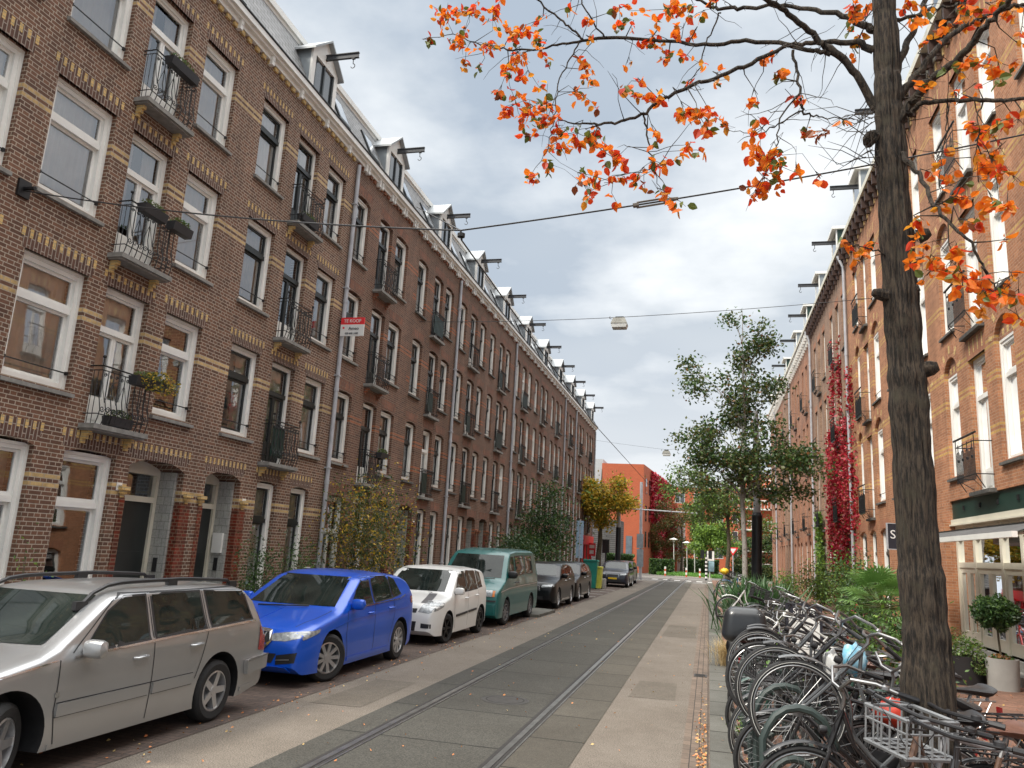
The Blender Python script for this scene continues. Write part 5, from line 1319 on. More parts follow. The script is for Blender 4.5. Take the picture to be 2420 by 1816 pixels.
# ---------------- ground ----------------
def sheet(name,x0,x1,y0,y1,z,m_,zb=None):
    mb=MB()
    if zb is None: mb.face([(x0,y0,z),(x1,y0,z),(x1,y1,z),(x0,y1,z)])
    else: mb.box(x0,x1,y0,y1,zb,z)
    return struct(put(name,mb.mesh(name,m_)))
def aggregate(name,c,c2,big=(.75,.72,.68),rough=.9,sc_=260,crack=None):
    M_,nt,b=newmat(name); P=pos(nt)
    f=ramp(nt,noise(nt,P,sc_,2,.7),.36,.64); col=mixc(nt,f,c,c2)
    g=ramp(nt,noise(nt,P,.8,7,.65),.3,.7); col=mixc(nt,.75,col,mixc(nt,g,big,(1.12,1.12,1.12)),'MULTIPLY')
    g=ramp(nt,noise(nt,P,7,5,.65),.35,.7); col=mixc(nt,.5,col,mixc(nt,g,(.78,.78,.76),(1.1,1.1,1.1)),'MULTIPLY')
    if crack:
        w,h=crack; s=nt.nodes.new('ShaderNodeSeparateXYZ'); nt.links.new(P,s.inputs[0]); c_=nt.nodes.new('ShaderNodeCombineXYZ'); nt.links.new(s.outputs[1],c_.inputs[0]); nt.links.new(s.outputs[0],c_.inputs[1])
        t=nt.nodes.new('ShaderNodeTexBrick'); nt.links.new(c_.outputs[0],t.inputs['Vector']); t.inputs['Scale'].default_value=1; t.offset=0
        t.inputs['Brick Width'].default_value=w; t.inputs['Row Height'].default_value=h; t.inputs['Mortar Size'].default_value=.018; t.inputs['Color1'].default_value=(1,1,1,1); t.inputs['Color2'].default_value=(.72,.72,.72,1); t.inputs['Mortar'].default_value=(.16,.15,.13,1)
        col=mixc(nt,1.,col,t.outputs['Color'],'MULTIPLY')
    nt.links.new(col,b.inputs['Base Color']); b.inputs['Roughness'].default_value=rough
    bumpn(nt,b,noise(nt,P,sc_*.7,2,.7),.5,.004); MATS[name]=M_; return M_
asph=aggregate('asphalt_beige',(.24,.205,.17),(.070,.060,.049),sc_=75)
asph_g=aggregate('asphalt_grey',(.17,.155,.14),(.10,.092,.085))
bed=aggregate('track_concrete',(.100,.095,.080),(.029,.028,.024),crack=(1.62,40),sc_=70)
bed2=aggregate('track_concrete_worn',(.13,.115,.09),(.050,.046,.038),crack=(1.25,40),sc_=100)
clink=brickmat('clinker_parking',(.125,.088,.072),(.085,.062,.052),(.045,.04,.036),w=.2,h=.09,ms=.006,swap='ground2',dirt=.5)
clink2=brickmat('clinker_gutter',(.20,.15,.115),(.15,.115,.09),(.05,.042,.036),w=.2,h=.09,ms=.006,swap='ground',dirt=.4)
pave=brickmat('clinker_pavement',(.25,.125,.082),(.15,.078,.052),(.12,.08,.055),w=.2,h=.068,ms=.005,swap='ground2',dirt=.35)
pave_l=brickmat('paving_left',(.26,.24,.22),(.20,.19,.175),(.08,.075,.07),w=.3,h=.3,ms=.006,swap='ground2',dirt=.4)
kerbm=aggregate('kerb_stone',(.165,.16,.142),(.10,.10,.088),sc_=120,crack=(.95,9))
sheet('ground',-400,400,-80,900,-.03,asph_g)
sheet('street',-7.3,.02,-6,66,0,asph)
sheet('crossing_road',-60,60,66,88,.0,asph_g)
sheet('track_bed',-3.82,-1.97,-6,70,.005,bed); sheet('track_bed',-1.86,-1.26,-6,70,.005,bed2)
sheet('track_bed',-1.97,-1.86,-6,70,.004,bed)
sheet('parking_lane',-7.3,-4.93,-6,64,.006,clink)
mb=MB()
for x in (-3.42,-1.98):
    mb.box(x-.0,x+.062,-6,78,.0052,.013,0); mb.box(x+.062,x+.105,-6,78,.0052,.0065,1); mb.box(x+.105,x+.125,-6,78,.0052,.012,0); mb.box(x-.05,x,-6,78,.0053,.0075,1)
struct(put('tram_rails',mb.mesh('tram_rails',[mat('rail_steel',(.34,.33,.31),.32,m=.85,var=.35,s=5),mat('rail_groove',(.025,.022,.02),.8,var=.4,s=12)])))
sheet('gutter',-.26,.02,-6,66,.006,clink2)
sheet('kerb',.02,.33,-6,66,.115,kerbm,-.02)
sheet('kerb',-7.45,-7.3,-6,66,.12,kerbm,-.02)
sheet('pavement',.33,5.75,-6,75,.12,pave,-.025); sheet('pavement',-9.6,-7.45,-6,66,.12,pave_l,-.025)
# raised kerb block under the van's rear wheel
mb=MB(); mb.prism([(-5.9,23.2),(-4.88,23.5),(-4.83,25.9),(-5.9,26.3)],lambda u,v,w:(u,v,w),0.007,.09); struct(put('kerb',mb.mesh('kerb',kerbm)))
mark=mat('road_marking',(.62,.61,.57),.7,var=.35,s=6)
mb=MB()
for y in (36.6,39.2,41.8,44.4): mb.box(-6.9,-5.0,y,y+.12,.0065,.010)
struct(put('bay_lines',mb.mesh('bay_lines',mark)))
mb=MB()
for i in range(9): mb.box(-4.8+i*.95,-4.3+i*.95,70.5,72.6,.003,.007)
mb.box(-7,4,78.5,78.75,.003,.007); mb.box(-7,4,67.2,67.5,.003,.007); struct(put('crossing_marks',mb.mesh('crossing_marks',mark)))
struct(put('path',(lambda m:(m.face([(-3.6,88,.0),(.4,88,.0),(-.6,140,.0),(-1.6,140,.0)]),m.mesh('path',mat('path_sand',(.36,.30,.23),.9)))[1])(MB()) ))
# ---------------- foliage kit ----------------
def leafq(mb,c,size,rng,mi=0,asp=.55,nrm=None):
    a=Vector((rng.gauss(0,1),rng.gauss(0,1),rng.gauss(0,.8))).normalized(); b=a.cross(Vector((rng.gauss(0,1),rng.gauss(0,1),rng.gauss(0,1)))).normalized()
    L_=size*rng.uniform(.7,1.25); w=L_*asp; c=Vector(c)
    mb.face([c-a*L_*.5,c+b*w*.5-a*.05*L_,c+a*L_*.5,c-b*w*.5-a*.05*L_],mi)
def cloud(mb,c,r,n,size,rng,mats=(0,),flat=1.,asp=.55,hollow=.35):
    for _ in range(n):
        while True:
            p=Vector((rng.uniform(-1,1),rng.uniform(-1,1),rng.uniform(-1,1)))
            if hollow<p.length<1: break
        leafq(mb,(c[0]+p.x*r[0],c[1]+p.y*r[1],c[2]+p.z*r[2]),size,rng,rng.choice(mats),asp)
lg=leafmat('leaf_green',(.06,.13,.03),(.11,.19,.045)); lg2=leafmat('leaf_dark',(.025,.06,.018),(.05,.10,.03)); ly=leafmat('leaf_yellow',(.62,.40,.03),(.45,.33,.05)); ly2=leafmat('leaf_lime',(.22,.34,.05),(.15,.26,.04))
lr=leafmat('leaf_crimson',(.50,.013,.030),(.22,.008,.018),.25); lr2=leafmat('leaf_rose',(.55,.05,.07),(.34,.02,.04),.25); lbr=leafmat('leaf_russet',(.20,.08,.03),(.28,.14,.05)); lol=leafmat('leaf_olive',(.14,.15,.045),(.09,.11,.03))
barkd=mat('bark_dark',(.065,.052,.035),.95,c2=(.125,.108,.072),s=8,bump=.9,bs=26)
# extra-rough bark for the near tree
def barkmat(name,ca,cb,cc):
    M_,nt,b=newmat(name); P=pos(nt)
    mp=nt.nodes.new('ShaderNodeMapping'); nt.links.new(P,mp.inputs[0]); mp.inputs['Scale'].default_value=(1,1,.13)
    n1=noise(nt,mp.outputs[0],62,7,.72); f=ramp(nt,n1,.43,.58); col=mixc(nt,f,ca,cb)
    n2=ramp(nt,noise(nt,P,7,5),.56,.70); col=mixc(nt,n2,col,cc)
    nt.links.new(col,b.inputs['Base Color']); b.inputs['Roughness'].default_value=.95
    bumpn(nt,b,n1,1.,.03); MATS[name]=M_; return M_
barkn=barkmat('bark_near',(.008,.006,.0045),(.070,.052,.036),(.048,.040,.026))
birchb=barkmat('birch_bark',(.30,.28,.25),(.42,.40,.37),(.07,.06,.05))
def tree(name,base,H,label,cat,crown,leafmats,n,size,trunk_r,bark,seed=1,limbs=7,lean=(0,0),fork=.35,group='trees along the street',clump=26,crx=None,asp=.6,sig=.42):
    """crown: list of (cx,cy,cz,rx,ry,rz) in world coordinates"""
    rng=random.Random(seed); root=empty(name,base,label,cat,group); b=Vector(base)
    mb=MB(); top=b+Vector((lean[0],lean[1],H))
    pts=[b.lerp(top,t)+Vector((rng.uniform(-.06,.06),rng.uniform(-.06,.06),0))*(t>0) for t in (0,.08,.2,.35,.5,.65,.8,1)]
    mb.tube(pts,[trunk_r*k for k in (1.25,1,.92,.8,.66,.5,.33,.08)],10)
    cs=[]
    for (cx,cy,cz,rx,ry,rz) in crown:
        for _ in range(max(2,int(clump*rx*rz/6))):
            while True:
                p=Vector((rng.uniform(-1,1),rng.uniform(-1,1),rng.uniform(-1,1)))
                if p.length<1: break
            cs.append(Vector((cx+p.x*rx,cy+p.y*ry,cz+p.z*rz)))
    for i,c in enumerate(cs):
        t=min(.95,max(fork,(c.z-b.z)/H-rng.uniform(.08,.22))); s0=b.lerp(top,t)
        mid=s0.lerp(c,.5)+Vector((0,0,.25*rng.random()+.1)); r0=trunk_r*(.28 if i%4==0 else .13)
        mb.tube([s0,mid,c],[r0,r0*.6,r0*.15],5,cap=False)
        for _ in range(3):
            e=c+Vector((rng.gauss(0,.4),rng.gauss(0,.4),rng.gauss(0,.35))); mb.tube([mid.lerp(c,.6),e],[r0*.3,.004],3,cap=False)
    put('trunk',mb.mesh('trunk',bark,True),root)
    lf=MB(); k=len(cs)
    for i in range(n):
        c=cs[rng.randrange(k)]; s=sig
        leafq(lf,(c.x+rng.gauss(0,s),c.y+rng.gauss(0,s),c.z+rng.gauss(0,s*.75)),size,rng,rng.choices(range(len(leafmats)),[m[1] for m in leafmats])[0],asp)
    put('crown',lf.mesh('crown',[m[0] for m in leafmats]),root); return root
# birch-like tree before the right row, dark tree behind, others
tree('birch_tree',(1.42,34,.1),12.6,'tall birch with pale trunk and dark green crown, standing before the right row','tree',
 [(1.4,34,11.4,1.2,.8,1.1),(-.3,34,9.8,1.0,1.,.8),(1.8,34.2,9.4,1.1,1.,.9),(.6,34,8.3,1.3,1.1,.9),(-.5,34,6.9,1.1,1.1,1.0),(1.2,34,6.8,1.5,1.2,1.0),(2.4,33.5,6.6,1.4,1.2,1.0),(3.5,33,5.5,1.2,1.1,.9),(1.2,33.6,5.7,2.0,1.2,.8),(-.3,34,5.6,1.2,1.2,.7),(2.4,33.6,4.9,1.3,1,.6)],[(lg2,6),(lg,2),(lol,5),(lbr,.5)],14500,.16,.11,birchb,5,clump=42,sig=.32)
tree('tree',(1.35,58,0),8.2,'dark-trunked tree with light airy crown behind the birch','tree',[(-1.0,58,7.2,2.6,2,1.2),(1.6,58,6.6,2.4,2,1.4),(2.8,57,4.6,1.4,1.5,1.0),(-.6,58,5.6,1.6,1.4,.8)],[(lg,4),(ly2,2),(lol,3)],6000,.2,.16,barkd,8)
tree('tree',(-8.2,61.5,0),8.5,'yellow autumn tree at the far end of the brown row','tree',[(-8.1,61.5,6.2,1.6,1.8,1.5),(-6.6,61.0,6.4,1.4,1.5,.9),(-8.9,61.5,4.6,1.0,1.4,.8)],[(ly,8),(ly2,2),(lol,1)],9500,.24,.22,barkd,9,fork=.45)
tree('tree',(-7.9,38.5,.1),5.4,'dark green bushy tree on the left pavement behind the teal van','tree',[(-7.7,38.5,4.6,.7,.8,.8),(-7.8,38.3,3.4,1.2,1.0,1.0),(-7.8,38,2.2,1.4,1.1,.8),(-8.0,36.5,2.0,1.0,1.2,.6)],[(lg2,6),(lg,2)],6500,.13,.08,barkd,12,clump=40)
tree('tree',(-8.0,33.6,.1),2.6,'low dark shrub tree between teal van and brown row','tree',[(-8.1,33.2,2.1,1.0,1.6,.6)],[(lg2,5),(lol,1)],2200,.12,.05,barkd,13,clump=40)
gb=tree('bush',(-8.35,18.5,.1),3.6,'tall golden and green bush against the left wall behind the blue hatchback','bush',[(-8.4,18.4,3.1,.5,.75,.5),(-8.3,18.8,2.6,.6,1.1,.6),(-8.3,18.6,1.8,.7,1.2,.8),(-8.2,18.2,1.0,.6,1.0,.5)],[(ly,3),(lol,5),(lg2,3),(lbr,1)],7500,.075,.03,mat('twig',(.22,.18,.12),.9),15,clump=110,fork=.05,group='shrubs against the house walls')
def shrub(x,y,h,r,label,mats,n,size,seed,z=.12,asp=.45,group='shrubs against the house walls',cat='shrub',stems=8):
    rng=random.Random(seed); root=empty('shrub',(x,y,z),label,cat,group); mb=MB(); cs=[]
    for i in range(stems):
        e=Vector((x+rng.uniform(-r,r)*.8,y+rng.uniform(-r,r)*.8,z+h*rng.uniform(.5,1))); cs.append(e); mb.tube([(x+rng.uniform(-r,r)*.2,y+rng.uniform(-r,r)*.2,z),((x+e.x)/2,(y+e.y)/2,z+(e.z-z)*.55),e],[.012,.009,.003],4,cap=False)
        cs.append(Vector(((x+e.x)/2,(y+e.y)/2,z+(e.z-z)*.55)))
    put('stems',mb.mesh('stems',barkd),root); lf=MB()
    for i in range(n):
        c=rng.choice(cs); g=r*.36; leafq(lf,(c.x+rng.gauss(0,g),c.y+rng.gauss(0,g),max(z+.02,c.z+rng.gauss(0,h*.14))),size,rng,rng.choices(range(len(mats)),[m[1] for m in mats])[0],asp)
    put('leaves',lf.mesh('leaves',[m[0] for m in mats]),root); return root
G=[(lg,4),(lg2,4),(ly2,1)]
shrub(-8.7,14.4,1.75,.42,'dark leafy shrub at the wall between the silver estate and blue hatchback',[(lg2,5),(lg,2)],1500,.07,21)
shrub(-8.7,16.0,1.6,.4,'dark climbing shrub by the drainpipe above the blue hatchback bonnet',[(lg2,5),(lg,3)],1400,.07,22)
shrub(-8.5,15.2,1.1,.4,'bright fern-like plant between the two dark wall shrubs',[(ly2,4),(lg,3)],900,.09,23,asp=.25)
shrub(-8.9,8.9,1.55,.16,'wispy weed growing up the wall above the silver estate roof',[(lg,2),(ly2,1)],160,.06,24)
shrub(-8.5,47,1.2,.5,'low green shrub before the far left facades',G,600,.12,25)
R_=[ (5.0,30.5,2.1,.8,'bushy green shrub against the right row below the red creeper',[(lg,4),(lg2,3),(ly2,2)],2600,.11,31),
 (4.6,36.2,1.9,.8,'tall bamboo-like shrub with narrow leaves left of the red creeper',[(lg,4),(ly2,3),(lol,2)],2600,.14,32),
 (3.6,40.0,1.3,.7,'round light green shrub by the far right facades',[(ly2,4),(lg,3)],1500,.11,33),
 (4.3,26.0,1.5,.7,'dense green shrub behind the pavement board',[(lg,4),(lg2,3)],2200,.10,34),
 (3.35,17.6,1.5,.7,'oleander-like shrub with long leaves under the palm',[(lg,3),(lg2,4)],2600,.13,35),
 (2.85,14.0,1.0,.55,'low leafy shrub behind the bicycles at the palm foot',[(lg,4),(lg2,3),(ly2,1)],1700,.09,36),
 (2.4,11.2,.75,.55,'trailing green shrub in the planter behind the bicycles',[(lg,4),(lg2,2),(lbr,1)],1500,.07,37)]
for a in R_: shrub(*a[:4],a[4],a[5],a[6],a[7],a[8],asp=.3 if a[8] in(32,35) else .5)
# climber (pale green) and red creeper
def creeper(y0,y1,z0,z1,X,label,mats,n,size,seed,shape,s=-1):
    rng=random.Random(seed); root=empty('wall_creeper',(X,(y0+y1)/2,.12),label,'climbing plant','climbing plants'); lf=MB(); st=MB(); k=0
    while k<n:
        z=rng.uniform(z0,z1); y=rng.uniform(y0,y1); w=shape((z-z0)/(z1-z0),(y-y0)/(y1-y0))
        nz=math.sin(y*3.1+z*1.7)+math.sin(y*6.3-z*4.1)*.6+math.sin(z*8.7+y*2)*.4
        if rng.random()<w*(.75+.35*nz): leafq(lf,(X+s*abs(rng.gauss(.06,.09))-.0,y,z),size,rng,rng.choices(range(len(mats)),[m[1] for m in mats])[0],.75); 
        k+=1
    for i in range(9):
        y=rng.uniform(y0+.3*(y1-y0),y0+.7*(y1-y0)); st.tube([(X+s*.03,y,.12),(X+s*.03,y+rng.uniform(-.4,.4),(z0+z1)*.3),(X+s*.03,y+rng.uniform(-.8,.8),z1*.7)],.015,4)
    put('stems',st.mesh('stems',barkd),root); put('leaves',lf.mesh('leaves',[m[0] for m in mats]),root)
def red_shape(t,u):
    # u: 0 near ... 1 far ; strands above, mass in the middle, narrow foot
    if t<.12: return 1. if .42<u<.80 else 0
    if t<.26: return .9 if .30<u<.92 else .05
    if t<.52: return 1. if .12<u<.97 else .25
    if t<.66: return .7 if (.25<u<.42 or .55<u<.92) else .12
    return .55*(1.15-t)*3 if (abs(u-.78+.1*t)<.045 or abs(u-.44)<.035 or (t<.82 and abs(u-.12)<.05)) else 0
creeper(32.2,39.9,.4,12.0,XR,'crimson creeper covering the right facade from pavement to top floor',[(lr,5),(lr2,2.2),(lbr,1.3)],34000,.13,41,red_shape)
creeper(41.2,43.6,.3,4.6,XR-.1,'pale green climber beside the downpipe left of the red creeper',[(ly2,3),(lg,3)],3500,.16,42,lambda t,u:1 if abs(u-.5)<.5-.25*t else 0)
# palm
pr=empty('palm',(3.0,15.6,.12),'fan palm with spiky green leaves against the right facade, left of the big trunk','palm','plants on the right pavement')
mb=MB(); mb.tube([(3.0,15.6,.12),(3.02,15.6,1.25)],[.11,.09],8); put('trunk',mb.mesh('trunk',barkd,True),pr)
lf=MB(); rng=random.Random(50)
for i in range(34):
    az=rng.uniform(0,2*PI); el=rng.uniform(-.3,1.2); d=Vector((math.cos(az)*math.cos(el),math.sin(az)*math.cos(el),math.sin(el))); c=Vector((3.02,15.6,1.3)); L_=rng.uniform(.35,.6); h=c+d*L_
    lf.tube([c,h],.008,4,1,cap=False)
    side=d.cross(Vector((0,0,1))).normalized(); up=side.cross(d)
    for k in range(19):
        a=R(-100+200*k/18); dr=(d*math.cos(a)+side*math.sin(a)+up*.12).normalized(); ln=rng.uniform(.38,.5)*(1-.2*abs(a)/2); e=h+dr*ln-Vector((0,0,ln*.22)); m_=h+dr*ln*.55; w=(dr.cross(up)).normalized()*.016
        lf.face([h,m_+w,e,m_-w],0)
put('fronds',lf.mesh('fronds',[leafmat('palm_leaf',(.09,.20,.04),(.16,.28,.07)),lol]),pr)
# strappy plants near the pole, grass tuft
def strappy(x,y,n,L_,label,m_,seed,z=.12,group='plants on the right pavement',cat='plant',w=.018,sp=.55):
    rng=random.Random(seed); mb=MB()
    for i in range(n):
        az=rng.uniform(0,2*PI); t=rng.uniform(.05,1)*sp; bx0=Vector((rng.gauss(0,L_*.2),rng.gauss(0,L_*.2),0)); l=L_*rng.uniform(.6,1.1); d=Vector((math.cos(az)*math.sin(t*1.6),math.sin(az)*math.sin(t*1.6),math.cos(t*1.6)))
        p0=bx0; p1=bx0+d*l*.55+Vector((0,0,.02)); p2=bx0+d*l+Vector((math.cos(az)*.1,math.sin(az)*.1,-.16*l)); s=Vector((-math.sin(az),math.cos(az),0))*w*rng.uniform(.6,1.2)
        mb.face([p0-s*.6,p0+s*.6,p1+s,p1-s],0); mb.face([p1-s,p1+s,p2],0)
    o=put('leafy_plant',mb.mesh('leafy_plant',m_),None,(x,y,z)); tag(o,label,cat,group)
strappy(1.30,22.5,760,1.75,'dark strappy plant with broad leaves at the foot of the tram pole',leafmat('strap_leaf',(.05,.12,.04),(.10,.19,.08)),61,w=.04,sp=.42)
strappy(.75,17.9,260,.8,'dark green strappy plant among the middle bicycles',MATS['strap_leaf'],62,w=.025)
strappy(.42,15.3,700,.62,'tuft of pale dry ornamental grass by the kerb',leafmat('dry_grass',(.45,.34,.17),(.55,.42,.22)),63,w=.004,sp=.5)
shrub(.36,8.9,.3,.16,'small weed sprouting at the kerb edge beside the racks',[(lg,3),(ly2,2)],240,.035,64,cat='weed',group='plants on the right pavement')
# ---------------- shop things ----------------
def pot(name,x,y,r,h,m_,label,taper=.9,z=.12,cat='planter'):
    mb=MB(); mb.lathe([(0,.0),(r*taper,0),(r,h*.95),(r,h),(r-.03,h),(r-.035,h-.06),(0,h-.06)],(0,0,0),'z',36); o=put(name,mb.mesh(name,m_,True),None,(x,y,z)); return tag(o,label,cat,'planters before the glazed shop')
pot('plant_pot',4.76,15.25,.25,.50,concrete,'grey concrete pot holding the clipped ball tree',.92)
tp=empty('topiary_tree',(4.76,15.25,.55),'clipped ball-shaped bay tree in the grey concrete pot','topiary','planters before the glazed shop')
mb=MB(); mb.tube([(4.76,15.25,.55),(4.72,15.2,.85),(4.69,15.15,1.25)],[.018,.017,.016],7); put('trunk',mb.mesh('trunk',barkd,True),tp)
lf=MB(); rng=random.Random(70)
for i in range(3800):
    while True:
        p=Vector((rng.uniform(-1,1),rng.uniform(-1,1),rng.uniform(-1,1)))
        if .3<p.length<1: break
    leafq(lf,(4.69+p.x*.36*(1+.12*math.sin(p.y*7)),15.15+p.y*.36,1.36+p.z*.29*(1+.15*math.sin(p.x*8))),.075,rng,rng.choice((0,0,0,1)),.38)
cloud(lf,(4.76,15.25,.60),(.20,.20,.09),220,.06,rng,(1,2)); put('crown',lf.mesh('crown',[lg2,lg,lbr]),tp)
mb=MB(); n=36; b=0
for (k,h) in ((.85,0),(1,.52),(.93,.52),(.93,.45)):
    for i in range(n): a=2*PI*i/n; mb.v.append((.38*k*math.cos(a),.28*k*math.sin(a),h*.9))
for j in range(3):
    for i in range(n): i2=(i+1)%n; mb.f.append((j*n+i,j*n+i2,(j+1)*n+i2,(j+1)*n+i)); mb.m.append(0)
mb.f.append(tuple(3*n+i for i in range(n))); mb.m.append(1)
o=put('planter',mb.mesh('planter',[mat('planter_black',(.022,.022,.024),.5,var=.2),barkd],True),None,(4.28,15.6,.12)); tag(o,'black oval planter with trailing plants left of the grey pot','planter','planters before the glazed shop')
lf=MB(); cloud(lf,(4.24,15.55,.72),(.38,.28,.20),900,.05,rng,(0,0,1,2)); cloud(lf,(4.46,15.3,.50),(.16,.16,.2),420,.045,rng,(0,1)); 
for i in range(240):
    x=4.10+rng.gauss(0,.16); y=15.6+rng.gauss(0,.12); h=rng.uniform(.7,1.02); leafq(lf,(x,y,h),.07,rng,1,.2)
o=put('trailing_plants',lf.mesh('trailing_plants',[lg,lol,ly2]),None,(0,0,0)); tag(o,'mixed trailing greenery filling the black oval planter','plants','planters before the glazed shop')
# awning: cassette, arm, fabric roll, seen folded out a little
aw=empty('awning',(4.95,15.0,2.75),'retracted white shop awning with folding arms above the glazed doors','awning')
mb=MB(); ya,yb=13.4,19.9
mb.box(5.05,5.30,ya,yb,2.72,2.86,0); put('front_rail',(lambda m:(m.box(4.37,4.45,ya-.2,yb,2.54,2.63,0),m.mesh('front_rail',white))[1])(MB()),aw)
put('cassette',mb.mesh('cassette',MATS['pole_black'] if 'pole_black' in MATS else black_paint),aw)
mb=MB(); mb.face([(4.46,ya-.1,2.63),(5.2,ya-.1,2.88),(5.2,yb-.1,2.88),(4.46,yb-.1,2.63)]); mb.face([(4.46,ya-.1,2.625),(5.2,ya-.1,2.875),(5.2,yb-.1,2.875),(4.46,yb-.1,2.625)]); put('fabric',mb.mesh('fabric',mat('awning_cloth',(.10,.10,.10),.9)),aw)
for y in (14.4,18.6):
    mb=MB(); mb.tube([(5.2,y,2.74),(4.75,y-.8,2.64),(4.4,y-.1,2.58)],.025,7); put('folding_arm',mb.mesh('folding_arm',white,True),aw)
mb=MB(); mb.lathe([(0,-.06),(.10,-.05),(.12,0),(.10,.05),(0,.06)],(5.15,ya-.05,2.79),'y',16); put('end_cap',mb.mesh('end_cap',white,True),aw)
# letters
def text(body,size,m_,parent,M_,name='lettering',depth=.004,align='CENTER',sx=1):
    cu=bpy.data.curves.new(name,'FONT'); cu.body=body; cu.size=size; cu.extrude=depth; cu.align_x=align; cu.align_y='CENTER'; cu.resolution_u=3
    o=bpy.data.objects.new('t',cu); COL.objects.link(o); bpy.context.view_layer.update(); dg=bpy.context.evaluated_depsgraph_get(); me=bpy.data.meshes.new_from_object(o.evaluated_get(dg)); bpy.data.objects.remove(o)
    me.name=name; me.materials.clear(); me.materials.append(m_)
    o=bpy.data.objects.new(name,me); COL.objects.link(o)
    if parent: o.parent=parent; pw=WL.get(parent.name,Vector((0,0,0))); M_=Matrix.Translation(-pw)@M_
    o.matrix_basis=M_@Matrix.Diagonal((sx,1,1,1)); return o
def facing(loc,nrm,right):
    r=Vector(right).normalized(); n=Vector(nrm).normalized(); u=n.cross(r); M_=Matrix((r,u,n)).transposed().to_4x4(); M_.translation=Vector(loc); return M_
white_l=mat('letter_white',(.75,.75,.73),.5,var=.05); black_l=mat('letter_black',(.02,.02,.03),.5,var=.05); red_s=mat('sign_red',(.75,.03,.04),.45,var=.06)
# number plates text
for (o,yy,zz) in NUMS: text('107' if yy<12 else ('109' if yy<16 else '113'),.07,black_l,o,facing((XL+.018,yy,zz),(1,0,0),(0,1,0)),'numerals',.001)
# projecting shop sign on the right row
sg=empty('hanging_sign',(5.35,24.3,2.9),'black projecting shop sign with white letters, half hidden by the big trunk','sign')
yS=24.3; pA=atY(2096,1238,yS); pB=atY(2097,1297,yS); zt_,zb_=pA.z,pB.z; x0=pA.x
mb=MB(); mb.box(x0,x0+.95,yS-.06,yS+.06,zb_,zt_,0); 
for a,b_ in ((x0-.02,x0),(x0+.95,x0+.97)): mb.box(a,b_,yS-.07,yS+.07,zb_-.02,zt_+.02,1)
mb.box(x0,x0+.95,yS-.07,yS+.07,zt_,zt_+.02,1); mb.box(x0,x0+.95,yS-.07,yS+.07,zb_-.02,zb_,1)
put('panel',mb.mesh('panel',[black_l,pipegrey]),sg); text('Semua',.34,white_l,sg,facing((x0+.50,yS-.066,(zt_+zb_)/2+.04),(0,-1,0),(1,0,0)))
mb=MB(); mb.tube([(x0+.9,yS,zt_+.03),(x0+1.3,yS,zt_+.03)],.02,6); put('bracket',mb.mesh('bracket',iron),sg)
# pavement board
yB=13.0; a=atY(1856,1424,yB); b_=atY(1942,1424,yB); c=atY(1865,1600,yB); 
bd=empty('pavement_board',((a.x+b_.x)/2,yB,.12),'black framed pavement board with white poster standing behind the bicycles','sign')
mb=MB(); x0,x1=a.x,b_.x; zt_=a.z
for (p,q,r_,t) in ((x0,x0+.04,.12,zt_),(x1-.04,x1,.12,zt_),(x0+.04,x1-.04,zt_-.04,zt_),(x0+.04,x1-.04,.20,.26)): mb.box(p,q,yB-.02,yB+.02,r_,t,0)
mb.box(x0+.04,x1-.04,yB-.012,yB+.012,.26,zt_-.20,1); mb.box(x0+.04,x1-.04,yB-.012,yB+.012,zt_-.2,zt_-.04,0)
put('board',mb.mesh('board',[black_l,white_l]),bd)
mb=MB(); mb.prism([(yB+.02,zt_-.05),(yB+.45,.12),(yB+.49,.12),(yB+.06,zt_-.05)],lambda u,v,w:(w,u,v),x0,x0+.04); mb.prism([(yB+.02,zt_-.05),(yB+.45,.12),(yB+.49,.12),(yB+.06,zt_-.05)],lambda u,v,w:(w,u,v),x1-.04,x1); put('rear_leg',mb.mesh('rear_leg',iron),bd)
text('Semua',.12,white_l,bd,facing(((x0+x1)/2,yB-.022,zt_-.12),(0,-1,0),(1,0,0)))
text('all day\ncoffee & food',.075,black_l,bd,facing(((x0+x1)/2,yB-.014,zt_-.42),(0,-1,0),(1,0,0))) if False else None
# window sign lettering in the shop
text('allla',.22,white_l,None,facing((XR+.135,16.9,2.62),(-1,0,0),(0,-1,0)),'window_lettering',.001) if False else None
# for-sale board on the third house
ts=empty('sale_board',(XL+.02,18.9,7.3),'red and white TE KOOP sale board fixed above a balcony window','sign')
c0=Vector((XL+.55,18.05,0)); pL=atY(808,752,18.0); pR=atY(862,758,18.0); pB=atY(808,795,18.0)
dx=pR.x-pL.x; zt_=pL.z; zb_=pB.z; x0=pL.x; x1=x0+dx*1.0; ys=18.0
mb=MB(); mb.box(x0,x1,ys-.02,ys+.02,zb_,zb_+(zt_-zb_)*.62,1); mb.box(x0,x1,ys-.02,ys+.02,zb_+(zt_-zb_)*.62,zt_,0); put('panel',mb.mesh('panel',[red_s,white_l]),ts)
mb=MB(); mb.box(x0-.6 if x0-.6>XL else XL,x0,ys-.015,ys+.015,zt_-.12,zt_-.08); mb.box(XL,x0,ys-.015,ys+.015,zb_+.08,zb_+.12); put('bracket',mb.mesh('bracket',iron),ts)
h_=zt_-zb_; cx=(x0+x1)/2
text('TE KOOP',h_*.26,white_l,ts,facing((cx,ys-.026,zt_-h_*.2),(0,-1,0),(1,0,0)),sx=.9); text('Ameo',h_*.24,black_l,ts,facing((cx+.05,ys-.026,zb_+h_*.40),(0,-1,0),(1,0,0)))
text('020 600 1600',h_*.15,black_l,ts,facing((cx,ys-.026,zb_+h_*.13),(0,-1,0),(1,0,0)),sx=.9)
